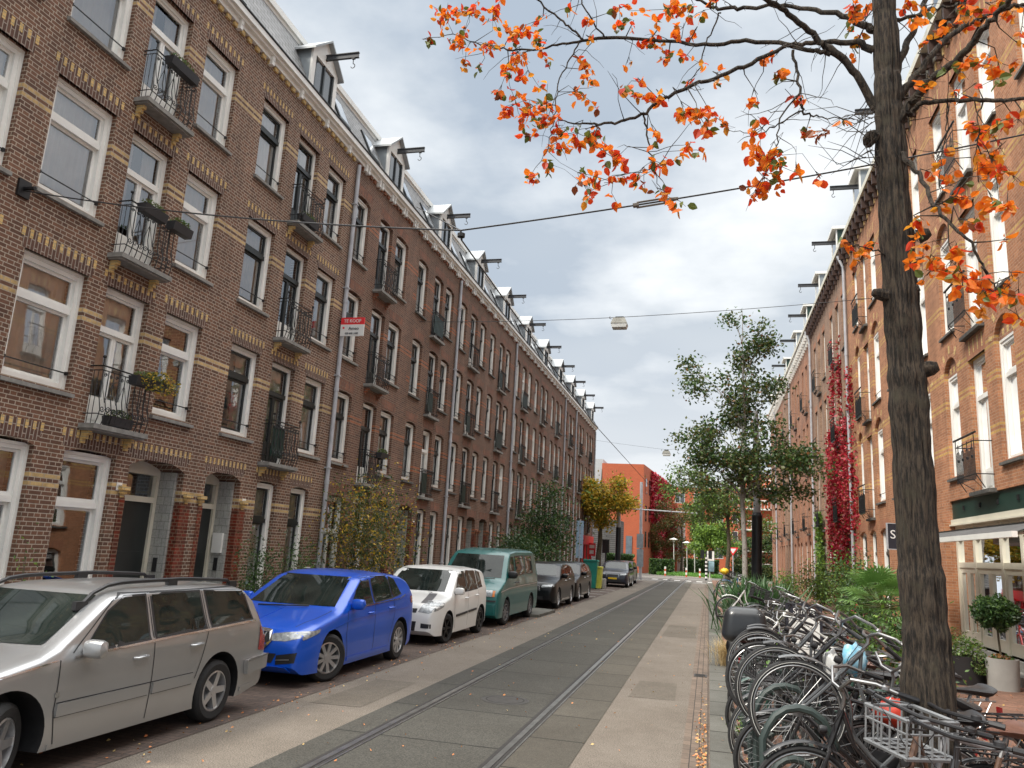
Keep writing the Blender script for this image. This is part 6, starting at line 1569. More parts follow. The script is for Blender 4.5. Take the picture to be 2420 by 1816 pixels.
mb=MB(); mb.lathe([(0,0),(.03,0),(.03,.004),(0,.004)],(x0+.09,ys-.024,zb_+h_*.44),'y',10); put('logo_dot',mb.mesh('logo_dot',red_s),ts)
# flower boxes on the near balconies
def fbox(y,z,label,seed,x=XL+.36,w=.62,trail=False):
    mb=MB(); mb.prism([(-.07,0),(.07,0),(.10,.15),(-.10,.15)],lambda u,v,ww:(u,ww,v),-w/2,w/2,0); rng=random.Random(seed); 
    r_=empty('flower_box',(x,y,z),label,'flower box','flower boxes on the left balconies'); put('box',mb.mesh('box',mat('box_black',(.025,.025,.028),.5)),r_,(x,y,z))
    lf=MB(); cloud(lf,(x,y,z+.19),(.11,w/2,.09),260,.05,rng,(0,1)); 
    if trail: cloud(lf,(x+.1,y+.2,z+.12),(.16,w/2+.15,.2),420,.06,rng,(1,2))
    put('plants',lf.mesh('plants',[lg,lol,ly]),r_)
Zl=lambda z:1.97+(z-1.97)*KL
fbox(10.5,Zl(3.43+2.66*2)+.78,'black flower box on the top left balcony rail',81,w=.7)
fbox(10.35,Zl(3.43+2.66)+.78,'left one of the two black flower boxes on the middle balcony',82,w=.55); fbox(11.05,Zl(3.43+2.66)+.78,'right one of the two black flower boxes on the middle balcony',83,w=.5)
fbox(10.85,Zl(3.43)+.74,'flower box with yellowing trailing plants on the lowest left balcony',84,w=.7,trail=True); fbox(10.5,Zl(3.43)+.02,'black flower box standing on the lowest left balcony floor',85,x=XL+.2,w=.5)
fbox(20.7,Zl(3.43)+.78,'flower box on the low balcony just above the golden bush',86,w=.5); fbox(15.5,Zl(3.43+5.32)+.1,'potted plants behind the rail of the top balcony by the downpipe',87,x=XL+.22,w=.7)
# ---------------- wires, lamps, poles ----------------
wirem=mat('wire',(.03,.03,.032),.5)
def wire(name,pts,r,label,group='wires across the street'):
    mb=MB(); mb.tube(pts,r,5); o=put(name,mb.mesh(name,wirem)); return tag(o,label,'wire',group)
def sag(a,b,s,n=16):
    a=Vector(a);b=Vector(b); return [a.lerp(b,i/n)-Vector((0,0,4*s*(i/n)*(1-i/n))) for i in range(n+1)]
xa=Vector((XL+.01,8.2,6.55)); tr=Vector((-2.70,7.75,5.42)); 
w1=wire('span_wire',sag(xa,tr,.10)+sag(tr,(5.6,9.2,7.3),.12)[1:],.010,'nearest span wire crossing the street from the left house to the right')
mb=MB(); p=Vector((-.85,7.9,0)); q=sag(tr,(5.6,9.2,7.3),.12); c=q[4]; d=(q[5]-q[4]).normalized()
mb.tube([c-d*.16+Vector((0,0,.03)),c+d*.16+Vector((0,0,.03))],.012,5); mb.tube([c-d*.16-Vector((0,0,.03)),c+d*.16-Vector((0,0,.03))],.012,5); mb.tube([c-d*.2,c-d*.14],.03,6); mb.tube([c+d*.14,c+d*.3],[.035,.02],6)
o=put('tensioner',mb.mesh('tensioner',mat('insulator',(.12,.10,.08),.5)),w1)
mb=MB(); mb.box(XL,XL+.04,8.1,8.3,6.45,6.7); mb.tube([(XL+.04,8.2,6.58),(XL+.22,8.2,6.57)],.03,6); put('wall_anchor',mb.mesh('wall_anchor',iron),w1)
wire('guy_wire',[tr,(-9.25,21.98,12.66)],.009,'guy wire running from the span wire up to the left gutter')
wire('trolley_wire',[(-2.68,7.75,5.30),(-2.66,18,4.98),(-2.64,33,5.12),(-2.6,60,5.2),(-2.0,80,5.3)],.009,'tram trolley wire running down the street above the rails')
mb=MB(); mb.tube([tr,(-2.68,7.75,5.30)],.012,5); mb.lathe([(0,-.03),(.045,-.02),(.045,.02),(0,.03)],(-2.69,7.75,5.36),'z',8); put('hanger',mb.mesh('hanger',iron),w1)
Lp=atY(1464,758,22.0)
w2=wire('span_wire',sag((XL,23.6,9.25),(Lp.x,22.0,Lp.z+.1),.05)+sag((Lp.x,22.0,Lp.z+.1),(5.6,24.9,10.2),.05)[1:],.009,'second span wire, the one carrying the street lamp')
def lamp(p,s,label):
    r_=empty('street_lamp',p,label,'street lamp','lamps hung on wires over the street'); x,y,z=p
    mb=MB(); mb.prism([(-.24,-.02),(.24,-.02),(.17,.14),(-.17,.14)],lambda u,v,w:(x+u*s,y+w,z-.2+v*s),-.17*s,.17*s); put('housing',mb.mesh('housing',mat('lamp_housing',(.42,.42,.38),.5)),r_,(0,0,0))
    mb=MB(); mb.prism([(-.24,-.03),(.24,-.03),(.20,-.14),(-.20,-.14)],lambda u,v,w:(x+u*s,y+w,z-.2+v*s),-.16*s,.16*s); put('diffuser',mb.mesh('diffuser',mat('lamp_diffuser',(.55,.56,.54),.3)),r_,(0,0,0))
    mb=MB(); mb.box(x-.12*s,x+.12*s,y-.02,y+.02,z-.06,z+.02); mb.tube([(x-.28*s,y,z+.03),(x-.3*s,y,z-.02),(x-.24*s,y,z-.05)],.01,4); put('hanger',mb.mesh('hanger',iron),r_,(0,0,0))
lamp((Lp.x,22.0,Lp.z+.10),1.0,'large hanging street lamp in the middle of the sky')
L2=atY(1575,1068,46.0); lamp((L2.x,46,L2.z+.1),1.0,'small far hanging street lamp above the orange building')
wire('span_wire',sag((XL,46,L2.z+1.0),(L2.x,46,L2.z+.12),.05)+sag((L2.x,46,L2.z+.12),(5.6,46,L2.z+1.1),.05)[1:],.006,'thin span wire carrying the far street lamp')
# tram pole
pl=empty('tram_pole',(2.0,36.0,.12),'thick tram pole, black below and grey above, before the right row','pole')
mb=MB(); mb.tube([(2.0,36,.12),(2.06,36,3.95)],.22,18); mb.tube([(2.06,36,3.95),(2.06,36,4.08)],[.22,.16],18); put('black_sleeve',mb.mesh('black_sleeve',mat('pole_black',(.014,.018,.022),.4,var=.2),True),pl)
mb=MB(); mb.tube([(2.06,36,4.08),(2.04,36,8.6)],[.155,.12],16); put('shaft',mb.mesh('shaft',mat('pole_grey',(.36,.38,.40),.5,var=.15),True),pl)
def pole(px,pyb,pyt,Y,r,label,black=0):
    b=atY(px,pyb,Y); t=atY(px+2,pyt,Y); r_=empty('mast',(b.x,Y,0),label,'pole','poles at the far crossing'); mb=MB(); hb=black*(t.z)
    mb.tube([(b.x,Y,0),(b.x,Y,hb+.01)],r*1.3,10,1); mb.tube([(b.x,Y,hb),(t.x,Y,t.z)],r,10,0); put('shaft',mb.mesh('shaft',[pipegrey,MATS['pole_black']],True),r_); return r_,b,t
r1,b1,t1=pole(1460,1320,1135,62,.16,'grey tram mast with black foot before the yellow tree',.52)
r2,b2,t2=pole(1514,1330,1140,68,.13,'grey mast carrying grey sign plates before the orange building')
mb=MB(); mb.tube([(t1.x,62,atY(1462,1201,62).z),(atY(1650,1214,66).x,66,atY(1650,1214,66).z)],.05,6); put('cross_arm',mb.mesh('cross_arm',pipegrey,True),r1)
for (a,b_) in ((1262,1296),(1298,1340)):
    p,q=atY(1505,a,67.8),atY(1520,b_,67.8); mb=MB(); mb.box(p.x,q.x,67.78,67.82,q.z,p.z); put('sign_plate',mb.mesh('sign_plate',mat('plate_grey',(.33,.38,.42),.5)),r2)
# small lanterns
for px,pb,pt,l in ((1593,1352,1276,'nearest white post lantern on the path'),(1624,1350,1284,'middle white post lantern on the path'),(1642,1348,1292,'far white post lantern on the path')):
    b=atY(px,pb,95); t=atY(px-1,pt,95); r_=empty('post_lantern',(b.x,95,0),l,'street lamp','post lanterns on the far path'); mb=MB(); mb.tube([(b.x,95,0),(t.x,95,t.z)],.055,8); put('post',mb.mesh('post',mat('post_light',(.6,.6,.56),.5)),r_)
    mb=MB(); mb.lathe([(.0,.22),(.5,.06),(.5,.0),(.12,-.08),(.12,-.25),(0,-.25)],(t.x,95,t.z),'z',16); put('shade',mb.mesh('shade',white,True),r_)
# striped post with traffic lights
b=atY(1669,1368,78); t=atY(1668,1302,78); r_=empty('traffic_light',(b.x,78,0),'black and white striped post with traffic lights at the crossing','traffic light'); mb=MB(); n=12
for i in range(n): mb.tube([(b.x,78,t.z*.78*i/n),(b.x,78,t.z*.78*(i+1)/n)],.11,8,i%2)
mb.tube([(b.x,78,t.z*.78),(b.x,78,t.z)],.06,8,0); put('striped_post',mb.mesh('striped_post',[black_paint,white]),r_)
mb=MB()
for dx_ in (-.36,.36): mb.box(b.x+dx_-.17,b.x+dx_+.17,77.8,78.1,t.z-.75,t.z+.05); mb.tube([(b.x,78,t.z-.3),(b.x+dx_,78,t.z-.3)],.03,5)
put('signal_head',mb.mesh('signal_head',black_paint),r_)
b=atY(1677,1366,79); t=atY(1677,1303,79); mb=MB(); mb.box(b.x-.06,b.x+.06,78.95,79.05,0,t.z-.6); o=empty('route_sign',(b.x,79,0),'post with small white and blue direction panels beside the striped post','sign'); put('post',mb.mesh('post',MATS['post_light']),o)
mb=MB(); mb.box(b.x-.35,b.x+.42,78.9,78.94,t.z-.9,t.z,0); mb.box(b.x-.1,b.x+.42,78.9,78.94,t.z-1.9,t.z-.95,1); put('panel',mb.mesh('panel',[white,mat('panel_blue',(.35,.55,.62),.5)]),o)
# yield sign
c=atY(1732,1302,84); r_=empty('yield_sign',(c.x,84,0),'red bordered white triangle give-way sign left of the birch trunk','sign'); mb=MB(); mb.tube([(c.x,84,0),(c.x,84,c.z)],.05,6); put('post',mb.mesh('post',pipegrey),r_)
mb=MB(); S_=.55
mb.prism([(-S_,S_*.6),(S_,S_*.6),(0,-S_*.9)],lambda u,v,w:(c.x+u,83.9+w,c.z+v),-.02,0,0); mb.prism([(-S_*.6,S_*.38),(S_*.6,S_*.38),(0,-S_*.5)],lambda u,v,w:(c.x+u,83.9+w,c.z+v),-.03,-.022,1); put('sign_face',mb.mesh('sign_face',[red_s,white_l]),r_)
# little striped bollards
for px in (1572,1622,1654):
    b=atY(px,1362,86); mb=MB(); 
    for i in range(4): mb.tube([(0,0,i*.24),(0,0,(i+1)*.24)],.09,8,i%2)
    o=put('bollard',mb.mesh('bollard',[mat('bollard_red',(.6,.12,.05),.5),white]),None,(b.x,86,0)); tag(o,{1572:'leftmost red and white bollard by the hedge',1622:'red and white bollard in the middle of the path mouth',1654:'right red and white bollard beside the striped post'}[px],'bollard','bollards at the path')
# bins and kerb block at left
def bin_(x,y,m_,label,h=1.05,w=.28,lid=None):
    r_=empty('wheelie_bin',(x,y,0),label,'bin','bins at the far left kerb'); mb=MB()
    mb.prism([(-w*.8,.06),(w*.8,.06),(w,h),(-w,h)],lambda u,v,ww:(x+u,y+ww,v),-.3,.3); put('body',mb.mesh('body',m_),r_); mb=MB(); mb.prism([(-w*1.1,h),(w*1.1,h),(w,h+.08),(-w,h+.10)],lambda u,v,ww:(x+u,y+ww,v),-.34,.34); put('lid',mb.mesh('lid',lid or m_),r_)
    mb=MB()
    for q in (-1,1): mb.lathe([(0,-.03),(.08,-.03),(.08,.03),(0,.03)],(x+q*w*.7,y+.28,.08),'x',10)
    put('wheel',mb.mesh('wheel',rubber),r_)
bg=mat('bin_green',(.012,.22,.17),.45)
bin_(-6.35,44.4,bg,'tall teal green bin at the far left kerb',h=1.5,w=.38); bin_(-5.98,44.7,mat('bin_yellow',(.62,.60,.08),.45),'yellow-green bin right beside the tall teal bin',h=1.15,w=.22)
bin_(-8.1,20.9,bg,'small green bin on the left pavement behind the white hatchback roof',h=1.0)
mb=MB(); mb.box(-6.6,-5.7,45.4,46.2,0.01,.55); tag(put('low_wall',mb.mesh('low_wall',concrete)),'low concrete block wall below the bins','wall')
# red poster board near the red shop
p=atY(1399,1299,63); mb=MB(); mb.box(p.x-.28,p.x+.28,62.95,63.05,p.z-.5,p.z+.5); r_=tag(put('poster_board',mb.mesh('poster_board',red_s)),'red poster panel on the corner by the red shop','sign'); 
mb=MB(); mb.box(p.x-.18,p.x+.15,62.93,62.945,p.z-.35,p.z-.05); mb.box(p.x-.2,p.x+.2,62.93,62.945,p.z+.1,p.z+.35); put('poster_print',mb.mesh('poster_print',white_l),r_)
mb=MB(); q=atY(1370,1275,56); mb.box(q.x-.25,q.x+.25,55.97,56.03,q.z-1.3,q.z+1.3); mb.tube([(q.x,56,0),(q.x,56,q.z+1.4)],.05,6,1); tag(put('banner',mb.mesh('banner',[mat('banner_blue',(.35,.5,.65),.6),pipegrey])),'pale blue vertical banner before the last left houses','sign')
mb=MB(); q=atY(1436,1325,60); 
# traffic light at the left corner
q=atY(1432,1290,66); r_=empty('traffic_light',(q.x,66,0),'black traffic light at the left corner under the yellow tree','traffic light'); mb=MB(); mb.tube([(q.x,66,0),(q.x,66,q.z)],.07,8); mb.box(q.x-.28,q.x+.28,65.8,66.1,q.z-.6,q.z+.5); put('signal_head',mb.mesh('signal_head',black_paint),r_)
# ---------------- far buildings ----------------
def block(name,poly,z1,m_,label,wins=(),z0=0,winm=None):
    r_=empty(name,(poly[0][0],poly[0][1],0),label,'building','buildings beyond the crossing'); mb=MB()
    mb.prism(poly,lambda u,v,w:(u,v,w),z0,z1); put('wall',mb.mesh('wall',m_),r_)
    for (a,b_,u,w,z,h,frm) in wins:
        A=Vector((*poly[a],0));B=Vector((*poly[b_],0)); d=(B-A).normalized(); n=Vector((d.y,-d.x,0))
        mid=A+d*u
        if n.dot(Vector((0,-1,0))+Vector((1,0,0))*.5)<0: n=-n
        mb=MB(); 
        def Q(x,y,k): return A+d*x+n*k+Vector((0,0,y))
        mb.face([Q(u,z,.03),Q(u+w,z,.03),Q(u+w,z+h,.03),Q(u,z+h,.03)],0)
        for (p,q_,r0,r1) in ((u-.06,u,z-.06,z+h+.06),(u+w,u+w+.06,z-.06,z+h+.06),(u,u+w,z-.06,z),(u,u+w,z+h,z+h+.06),(u+w*.5-.03,u+w*.5+.03,z,z+h)): mb.face([Q(p,r0,.05),Q(q_,r0,.05),Q(q_,r1,.05),Q(p,r1,.05)],1)
        put('window',mb.mesh('window',[MATS['dark_glass'],white if frm else black_paint]),r_)
    return r_
OB=MATS['brick_far_orange']
P1=atY(1423,1095,92); P2=atY(1522,1098,92); zt_=P1.z
wn=[]
for k,z in enumerate((9.2,6.0,3.0)):
    for j in range(5): wn.append((1,2,1.5+j*2.6,1.0,z,1.7,0))
br=block('orange_building',[(P1.x,92),(P2.x,92),(P2.x+2.0,118),(P1.x,125)],zt_,OB,'large orange brick block closing the street on the left, red creeper on its side',wn)
mb=MB(); q=atY(1486,1292,91.9); mb.box(q.x-.35,q.x+.35,91.9,91.97,q.z-1.6,q.z+1.2); mb.box(q.x-.45,q.x+.45,91.88,91.9,q.z-1.7,q.z-1.6); put('slit_window',mb.mesh('slit_window',mat('slit_glass',(.16,.19,.22),.2)),br)
mb=MB(); mb.box(P1.x-4.0,P1.x-.01,93,110,0,zt_+.6); r_=tag(put('grey_building',mb.mesh('grey_building',mat('panel_pale',(.42,.45,.46),.6,var=.1))),'pale grey panelled building peeping out between the row end and the orange block','building')
mb=MB(); a=atY(1404,1245,80); mb.box(-13,a.x+2.6,80,84,0,atY(1420,1228,80).z); tag(put('tram_shelter_building',mb.mesh('tram_shelter_building',brickmat('slats_grey',(.13,.13,.13),(.10,.10,.10),(.03,.03,.03),w=20,h=.2,ms=.03))),'low dark grey slatted building behind the yellow tree','building')
rng=random.Random(90); lf=MB()
for i in range(7000):
    t=rng.random(); y=98+19*t*t if False else rng.uniform(97,117); z=rng.uniform(1.5,zt_-.2); x=P2.x+2.0*(y-92)/26+.1
    if math.sin(y*.8+z*.5)+math.sin(z*1.3)*.5>-1.2 and (y>100 or z>6): leafq(lf,(x+rng.uniform(0,.25),y,z),.42,rng,rng.choice((0,0,1)),.8)
r_=tag(put('wall_creeper',lf.mesh('wall_creeper',[lr,lr2])),'dark red creeper hanging down the side of the far orange block','climbing plant','climbing plants')
w2_=[]
for z in (11.0,8.0,5.0,2.2):
    for j in range(15): w2_.append((0,1,2.0+j*3.1,1.5,z,1.6,1))
Zt=atY(1700,1155,135).z
block('orange_building',[(atY(1568,1155,135).x,135),(40,135),(40,150),(-12,150)],Zt,OB,'long orange brick apartment wing with white windows behind the far trees',[w for w in w2_])
a,b_=atY(1599,1200,112),atY(1616,1212,112); mb=MB(); mb.box(a.x,b_.x,112,120,0,a.z); tag(put('white_building',mb.mesh('white_building',mat('render_white',(.52,.52,.50),.7,var=.15))),'narrow pale grey building slice right of the red creeper','building')
a,b_=atY(1571,1180,110),atY(1600,1200,110); mb=MB(); mb.box(a.x-2,b_.x,110,119,0,a.z-.5); r_=tag(put('creeper_house',mb.mesh('creeper_house',OB)),'low orange house with crimson creeper between the orange block and the pale slice','building')
lf=MB()
for i in range(2500): leafq(lf,(rng.uniform(a.x-2,b_.x),109.9-rng.random()*.3,rng.uniform(2.5,a.z-1.2)),.5,rng,rng.choice((0,0,1)),.8)
tag(put('wall_creeper',lf.mesh('wall_creeper',[MATS['leaf_crimson'],lr2])),'bright crimson creeper on the low house below the orange block','climbing plant','climbing plants')
# white balconies building on the right
bl=empty('apartment_building',(4.5,104,0),'white balconied apartment building glimpsed right of the tram pole','building','buildings beyond the crossing'); mb=MB(); mb.box(4.0,16,105,115,0,13); put('wall',mb.mesh('wall',OB),bl)
for i in range(5):
    mb=MB(); z=.6+i*2.6; mb.box(3.6,16,103.6,105,z,z+.15)
    for j in range(20): mb.box(3.6+j*.4,3.65+j*.4,103.6,103.65,z+.15,z+1.1)
    mb.box(3.6,16,103.6,103.66,z+1.1,z+1.2); put('balcony',mb.mesh('balcony',white),bl)
# hedges and park greenery
def hedge(x0,x1,y0,y1,z0,z1,n,size,mats,label,seed,name='hedge',cat='hedge'):
    rng=random.Random(seed); lf=MB(); lf.box(x0+.2,x1-.2,y0+.2,y1-.2,z0,z1-.25,0)
    for i in range(n):
        f=rng.random(); x=rng.uniform(x0,x1);y=rng.uniform(y0,y1);z=rng.uniform(z0,z1)
        if f<.6: y=y0+rng.uniform(0,.25)
        elif f<.85: z=z1-rng.uniform(0,.25)
        leafq(lf,(x,y,z),size,rng,rng.choice(range(len(mats))),.7)
    return tag(put(name,lf.mesh(name,mats)),label,cat,'hedges at the far crossing')
hedge(-6.4,-3.7,90,92,0,1.7,3500,.22,[lg2,lg],'clipped dark hedge left of the path mouth',91); hedge(-2.8,1.2,97,99,0,1.9,4000,.24,[lg2,lg,lg2],'clipped hedge across the end of the path',92)
hedge(-9.0,-6.6,72,74,0,2.0,2000,.24,[lg2,lg],'dark hedge by the corner traffic light',93); hedge(2.5,12,92,94,0,1.6,3500,.26,[lg2,lol],'low hedge right of the birch at the crossing',94)
g_=MB(); rng=random.Random(95)
for i in range(9000): x=rng.uniform(-5.5,1.5); y=rng.uniform(89,96); leafq(g_,(x,y,rng.uniform(0,.35)),.2,rng,0,.3)
tag(put('grass',g_.mesh('grass',leafmat('grass_leaf',(.10,.26,.04),(.16,.34,.06)))),'bright green grass strip along the hedges','grass',None,'stuff')
tree('tree',(.5,92,0),7,'bright yellow-green willow-like tree at the park edge','tree',[(.6,92,3.6,2.6,2,1.7),(.4,92,5.2,1.7,1.5,1.2)],[(ly2,6),(lg,2)],8000,.26,.15,barkd,96,clump=22,group='park trees beyond the crossing')
tree('tree',(-3.2,100,0),9,'russet-leaved tree before the red creeper','tree',[(-5.2,99,5.8,2.6,2,2.6),(-4.4,99,3.0,2.4,2,1.8)],[(lbr,4),(lol,3),(lg,1)],6000,.26,.15,barkd,97,clump=16,group='park trees beyond the crossing')
tree('tree',(-1.2,108,0),9,'mid green park tree left of the willow-like tree','tree',[(-1.6,106,5.0,2.0,2,3.0),(-.5,108,8.4,3.0,2,2.0)],[(lg,4),(ly2,2),(lol,2)],8000,.30,.2,barkd,98,clump=16,group='park trees beyond the crossing')
tree('tree',(4.2,100,0),6,'dark green park tree right of the birch trunk','tree',[(4.0,100,2.6,2.6,2,2.2),(7.5,100,3.2,2.6,2,2.2)],[(lg2,4),(lol,2),(lg,2)],6000,.3,.2,barkd,99,clump=16,group='park trees beyond the crossing')
# drain covers and repair patches in the road
for i,(x,y,l) in enumerate(((-.13,6.9,'nearest square iron gully grate in the gutter'),(-.13,14.5,'second iron gully grate in the gutter farther up'),(-2.6,10.6,'round iron cover between the tram rails'))):
    mb=MB()
    if i<2:
        mb.box(-.11,.11,-.17,.17,0,.004,0)
        for k in range(6): mb.box(-.08,.08,-.14+k*.05,-.12+k*.05,.0045,.006,1)
    else: mb.lathe([(0,.004),(.30,.004),(.32,0)],(0,0,0),'z',32); mb.lathe([(.24,.005),(.26,.005)],(0,0,0),'z',32,1)
    tag(put('drain_cover',mb.mesh('drain_cover',[mat('cast_iron',(.07,.065,.06),.6,m=.5,var=.3,s=15),MATS['rail_groove']]),None,(x,y,.0075)),l,'drain cover','iron covers in the road')
mb=MB()
for (x0,x1,y0,y1) in ((-1.1,-.45,11.8,13.4),(-4.7,-4.05,9.2,11.2),(-1.15,-.3,21,24.5)): mb.face([(x0,y0,.0035),(x1,y0+.05,.0035),(x1-.03,y1,.0035),(x0+.04,y1-.04,.0035)])
struct(put('road_patches',mb.mesh('road_patches',aggregate('asphalt_patch',(.17,.145,.115),(.07,.06,.05),sc_=80))))
# ---------------- fallen leaves ----------------
rng=random.Random(101); lf=MB()
for i in range(2600):
    k=rng.random()
    if k<.5: x=-.02-abs(rng.gauss(0,.05)); y=3.5+abs(rng.gauss(0,3.2)); z=.02; s=.045
    elif k<.62: x=rng.uniform(-7,-.3); y=rng.uniform(4,30); z=.014; s=.045
    elif k<.9: x=rng.uniform(.1,5); y=rng.uniform(4,18); z=.126; s=.055
    else: x=-4.95+rng.gauss(0,.15); y=rng.uniform(6,30); z=.015; s=.045
    a=rng.uniform(0,2*PI); c,s_=math.cos(a),math.sin(a); L_=s*rng.uniform(.5,1); w=L_*.5; t=rng.uniform(.004,.02)
    lf.face([(x-c*L_/2,y-s_*L_/2,z),(x-s_*w/2,y+c*w/2,z+t),(x+c*L_/2,y+s_*L_/2,z+t*.5),(x+s_*w/2,y-c*w/2,z)],rng.choices((0,1,2),(5,3,2))[0])
tag(put('fallen_leaves',lf.mesh('fallen_leaves',[leafmat('fallen_orange',(.55,.17,.05),(.65,.30,.10),.1),leafmat('fallen_yellow',(.60,.45,.18),(.5,.33,.12),.1),lbr])),'orange and yellow leaves fallen along the gutter and pavement','leaves',None,'stuff')
# ---------------- near tree ----------------
TY=5.6
nt_=empty('street_tree',(1.33,TY,.12),'big dark-trunked autumn tree with orange leaves in the right foreground','tree')
c6=lambda x,y:(1000+x/2.011,y/2.011); r6=lambda x,y:(2050+x/2.371,y/2.371); r7=lambda x,y:(2050+x/2.213,650+y/2.213)
wood=MB(); brs=[]
def addbranch(px,radii,depths,n=9,wig=.012):
    P=[]; rng=random.Random(len(brs)); radii=[q*(.66 if q>.02 else .8) for q in radii]
    for (p,Y) in zip(px,depths): P.append(atY(p[0],p[1],Y))
    # Catmull-Rom resample
    out=[];rr_=[]
    for i in range(len(P)-1):
        p0=P[max(i-1,0)];p1=P[i];p2=P[i+1];p3=P[min(i+2,len(P)-1)]; m=5
        for k in range(m):
            t=k/m; q=.5*((2*p1)+(p2-p0)*t+(2*p0-5*p1+4*p2-p3)*t*t+(3*p1-p0-3*p2+p3)*t**3); out.append(q+Vector((rng.uniform(-1,1),rng.uniform(-1,1),rng.uniform(-1,1)))*wig); rr_.append(radii[i]+(radii[i+1]-radii[i])*t)
    out.append(P[-1]); rr_.append(radii[-1]); wood.tube(out,rr_,n); brs.append((out,rr_)); return out
tp=[(2203,1960),(2200,1816),(2187,1500),(2166,1237),(2146,921),(2128,700),(2109,422),(2100,250),(2094,100),(2086,-60),(2080,-260)]
tr_=[.185,.162,.138,.118,.116,.110,.102,.092,.084,.075,.065]
trunk=[atY(x,y,TY) for x,y in tp]; 
base=trunk[0].copy(); pts=[Vector((1.36,TY,.10))]+trunk[1:] 
pts2=[];rr2=[]
for i in range(len(pts)-1):
    for k in range(8):
        t=k/8; pts2.append(pts[i].lerp(pts[i+1],t)); r_=tr_[i]+(tr_[i+1]-tr_[i])*t; rr2.append(r_*(1+.05*math.sin(i*8+k*1.3)+.03*math.sin((i*8+k)*2.9)))
from mathutils import noise as mnoise
NS_=64; b0=len(wood.v); fine=[];fr_=[]
for i in range(len(pts2)-1):
    for k in range(4): fine.append(pts2[i].lerp(pts2[i+1],k/4)); fr_.append(rr2[i]+(rr2[i+1]-rr2[i])*k/4)
for i,(c_,r_) in enumerate(zip(fine,fr_)):
    for j in range(NS_):
        a=2*PI*j/NS_; dvec=Vector((math.cos(a),math.sin(a),0)); q=Vector((dvec.x*3.2,dvec.y*3.2,c_.z*1.1)); q2=Vector((dvec.x*9,dvec.y*9,c_.z*2.2))
        ridge=abs(mnoise.noise(q2)); rr_=r_*(1+.07*mnoise.noise(q))+.012*(.5-2.2*ridge)*min(1,r_/.1); wood.v.append(tuple(c_+dvec*rr_))
for i in range(len(fine)-1):
    for j in range(NS_): j2=(j+1)%NS_; wood.f.append((b0+i*NS_+j,b0+i*NS_+j2,b0+(i+1)*NS_+j2,b0+(i+1)*NS_+j)); wood.m.append(0)
for (px,py,r_,dx_) in ((2062,330,.07,-.05),(2170,560,.055,.07),(2180,875,.06,.09),(2140,690,.05,.08),(2098,700,.05,-.1)):
    c=atY(px,py,TY-.03); wood.tube([c,c+Vector((dx_*.6,-.02,.01)),c+Vector((dx_,-.03,.02))],[r_,r_*.85,r_*.5],8)
C=c6
addbranch([C(2200,560),C(2130,480),C(2040,330),C(1930,235),C(1850,165),C(1740,70),C(1620,-5),C(1500,-90)],[.062,.047,.041,.037,.034,.03,.026,.022],[5.6,5.6,5.55,5.5,5.45,5.35,5.2,5.1])
addbranch([C(2150,240),C(2060,205),C(1930,198),C(1800,210),C(1700,205),C(1500,195),C(1330,218),C(1130,195),C(870,180),C(760,192),C(640,215),C(500,240),C(380,235),C(250,205),C(140,165),C(0,190)],[.05,.034,.03,.026,.026,.026,.024,.021,.019,.016,.013,.011,.009,.007,.005,.003],[5.6,5.65,5.75,5.85,5.9,6.0,6.1,6.2,6.3,6.35,6.4,6.45,6.5,6.5,6.5,6.5])
addbranch([C(1930,250),C(1850,240),C(1730,215),C(1700,235),C(1560,300),C(1380,375),C(1260,410),C(1150,470),C(1060,535),C(960,575),C(840,592),C(740,585),C(640,565)],[.03,.025,.022,.021,.02,.018,.017,.016,.014,.013,.011,.008,.004],[5.5,5.5,5.5,5.45,5.4,5.3,5.25,5.2,5.15,5.1,5.05,5.0,5.0])
addbranch([C(2150,140),C(2100,125),C(1990,75),C(1830,45),C(1640,30),C(1500,40),C(1400,45),C(1340,20),C(1250,-40)],[.045,.04,.032,.026,.022,.02,.017,.014,.01],[5.6,5.65,5.7,5.8,5.9,6.,6.1,6.1,6.1])
addbranch([C(520,-20),C(620,70),C(690,130),C(760,190)],[.010,.011,.012,.013],[6.2,6.3,6.33,6.35])
addbranch([C(740,-10),C(800,90),C(860,175)],[.008,.009,.010],[6.2,6.25,6.3])
addbranch([C(1410,60),C(1380,130),C(1340,220),C(1310,330),C(1260,400)],[.009,.008,.007,.006,.003],[6.1,6.1,6.1,6.1,6.1])
addbranch([C(1760,245),C(1780,340),C(1790,440),C(1800,520),C(1830,545),C(1900,560),C(2050,570)],[.014,.013,.012,.011,.009,.006,.003],[5.5,5.45,5.4,5.4,5.4,5.4,5.4])
addbranch([C(1800,520),C(1690,590),C(1600,640),C(1500,630),C(1440,620)],[.008,.006,.005,.003,.002],[5.4,5.35,5.3,5.3,5.3])
addbranch([C(1790,440),C(1700,560),C(1680,700),C(1640,800),C(1590,900)],[.008,.007,.005,.004,.002],[5.4,5.35,5.3,5.3,5.3])
addbranch([C(1050,540),C(1060,640),C(1080,740),C(1100,830),C(1130,910)],[.009,.008,.006,.004,.002],[5.15,5.1,5.1,5.1,5.1])
addbranch([C(740,210),C(690,300),C(640,400),C(630,500),C(610,620),C(590,720),C(510,840)],[.009,.008,.007,.006,.005,.004,.002],[6.35,6.3,6.2,6.1,6.0,6.0,6.0])
r=r6
addbranch([r(150,760),r(200,650),r(260,560),r(330,470),r(450,380),r(560,280),r(650,170),r(740,60),r(820,-30)],[.06,.055,.048,.044,.04,.036,.032,.028,.024],[5.6,5.55,5.5,5.4,5.3,5.2,5.1,5.0,4.9])
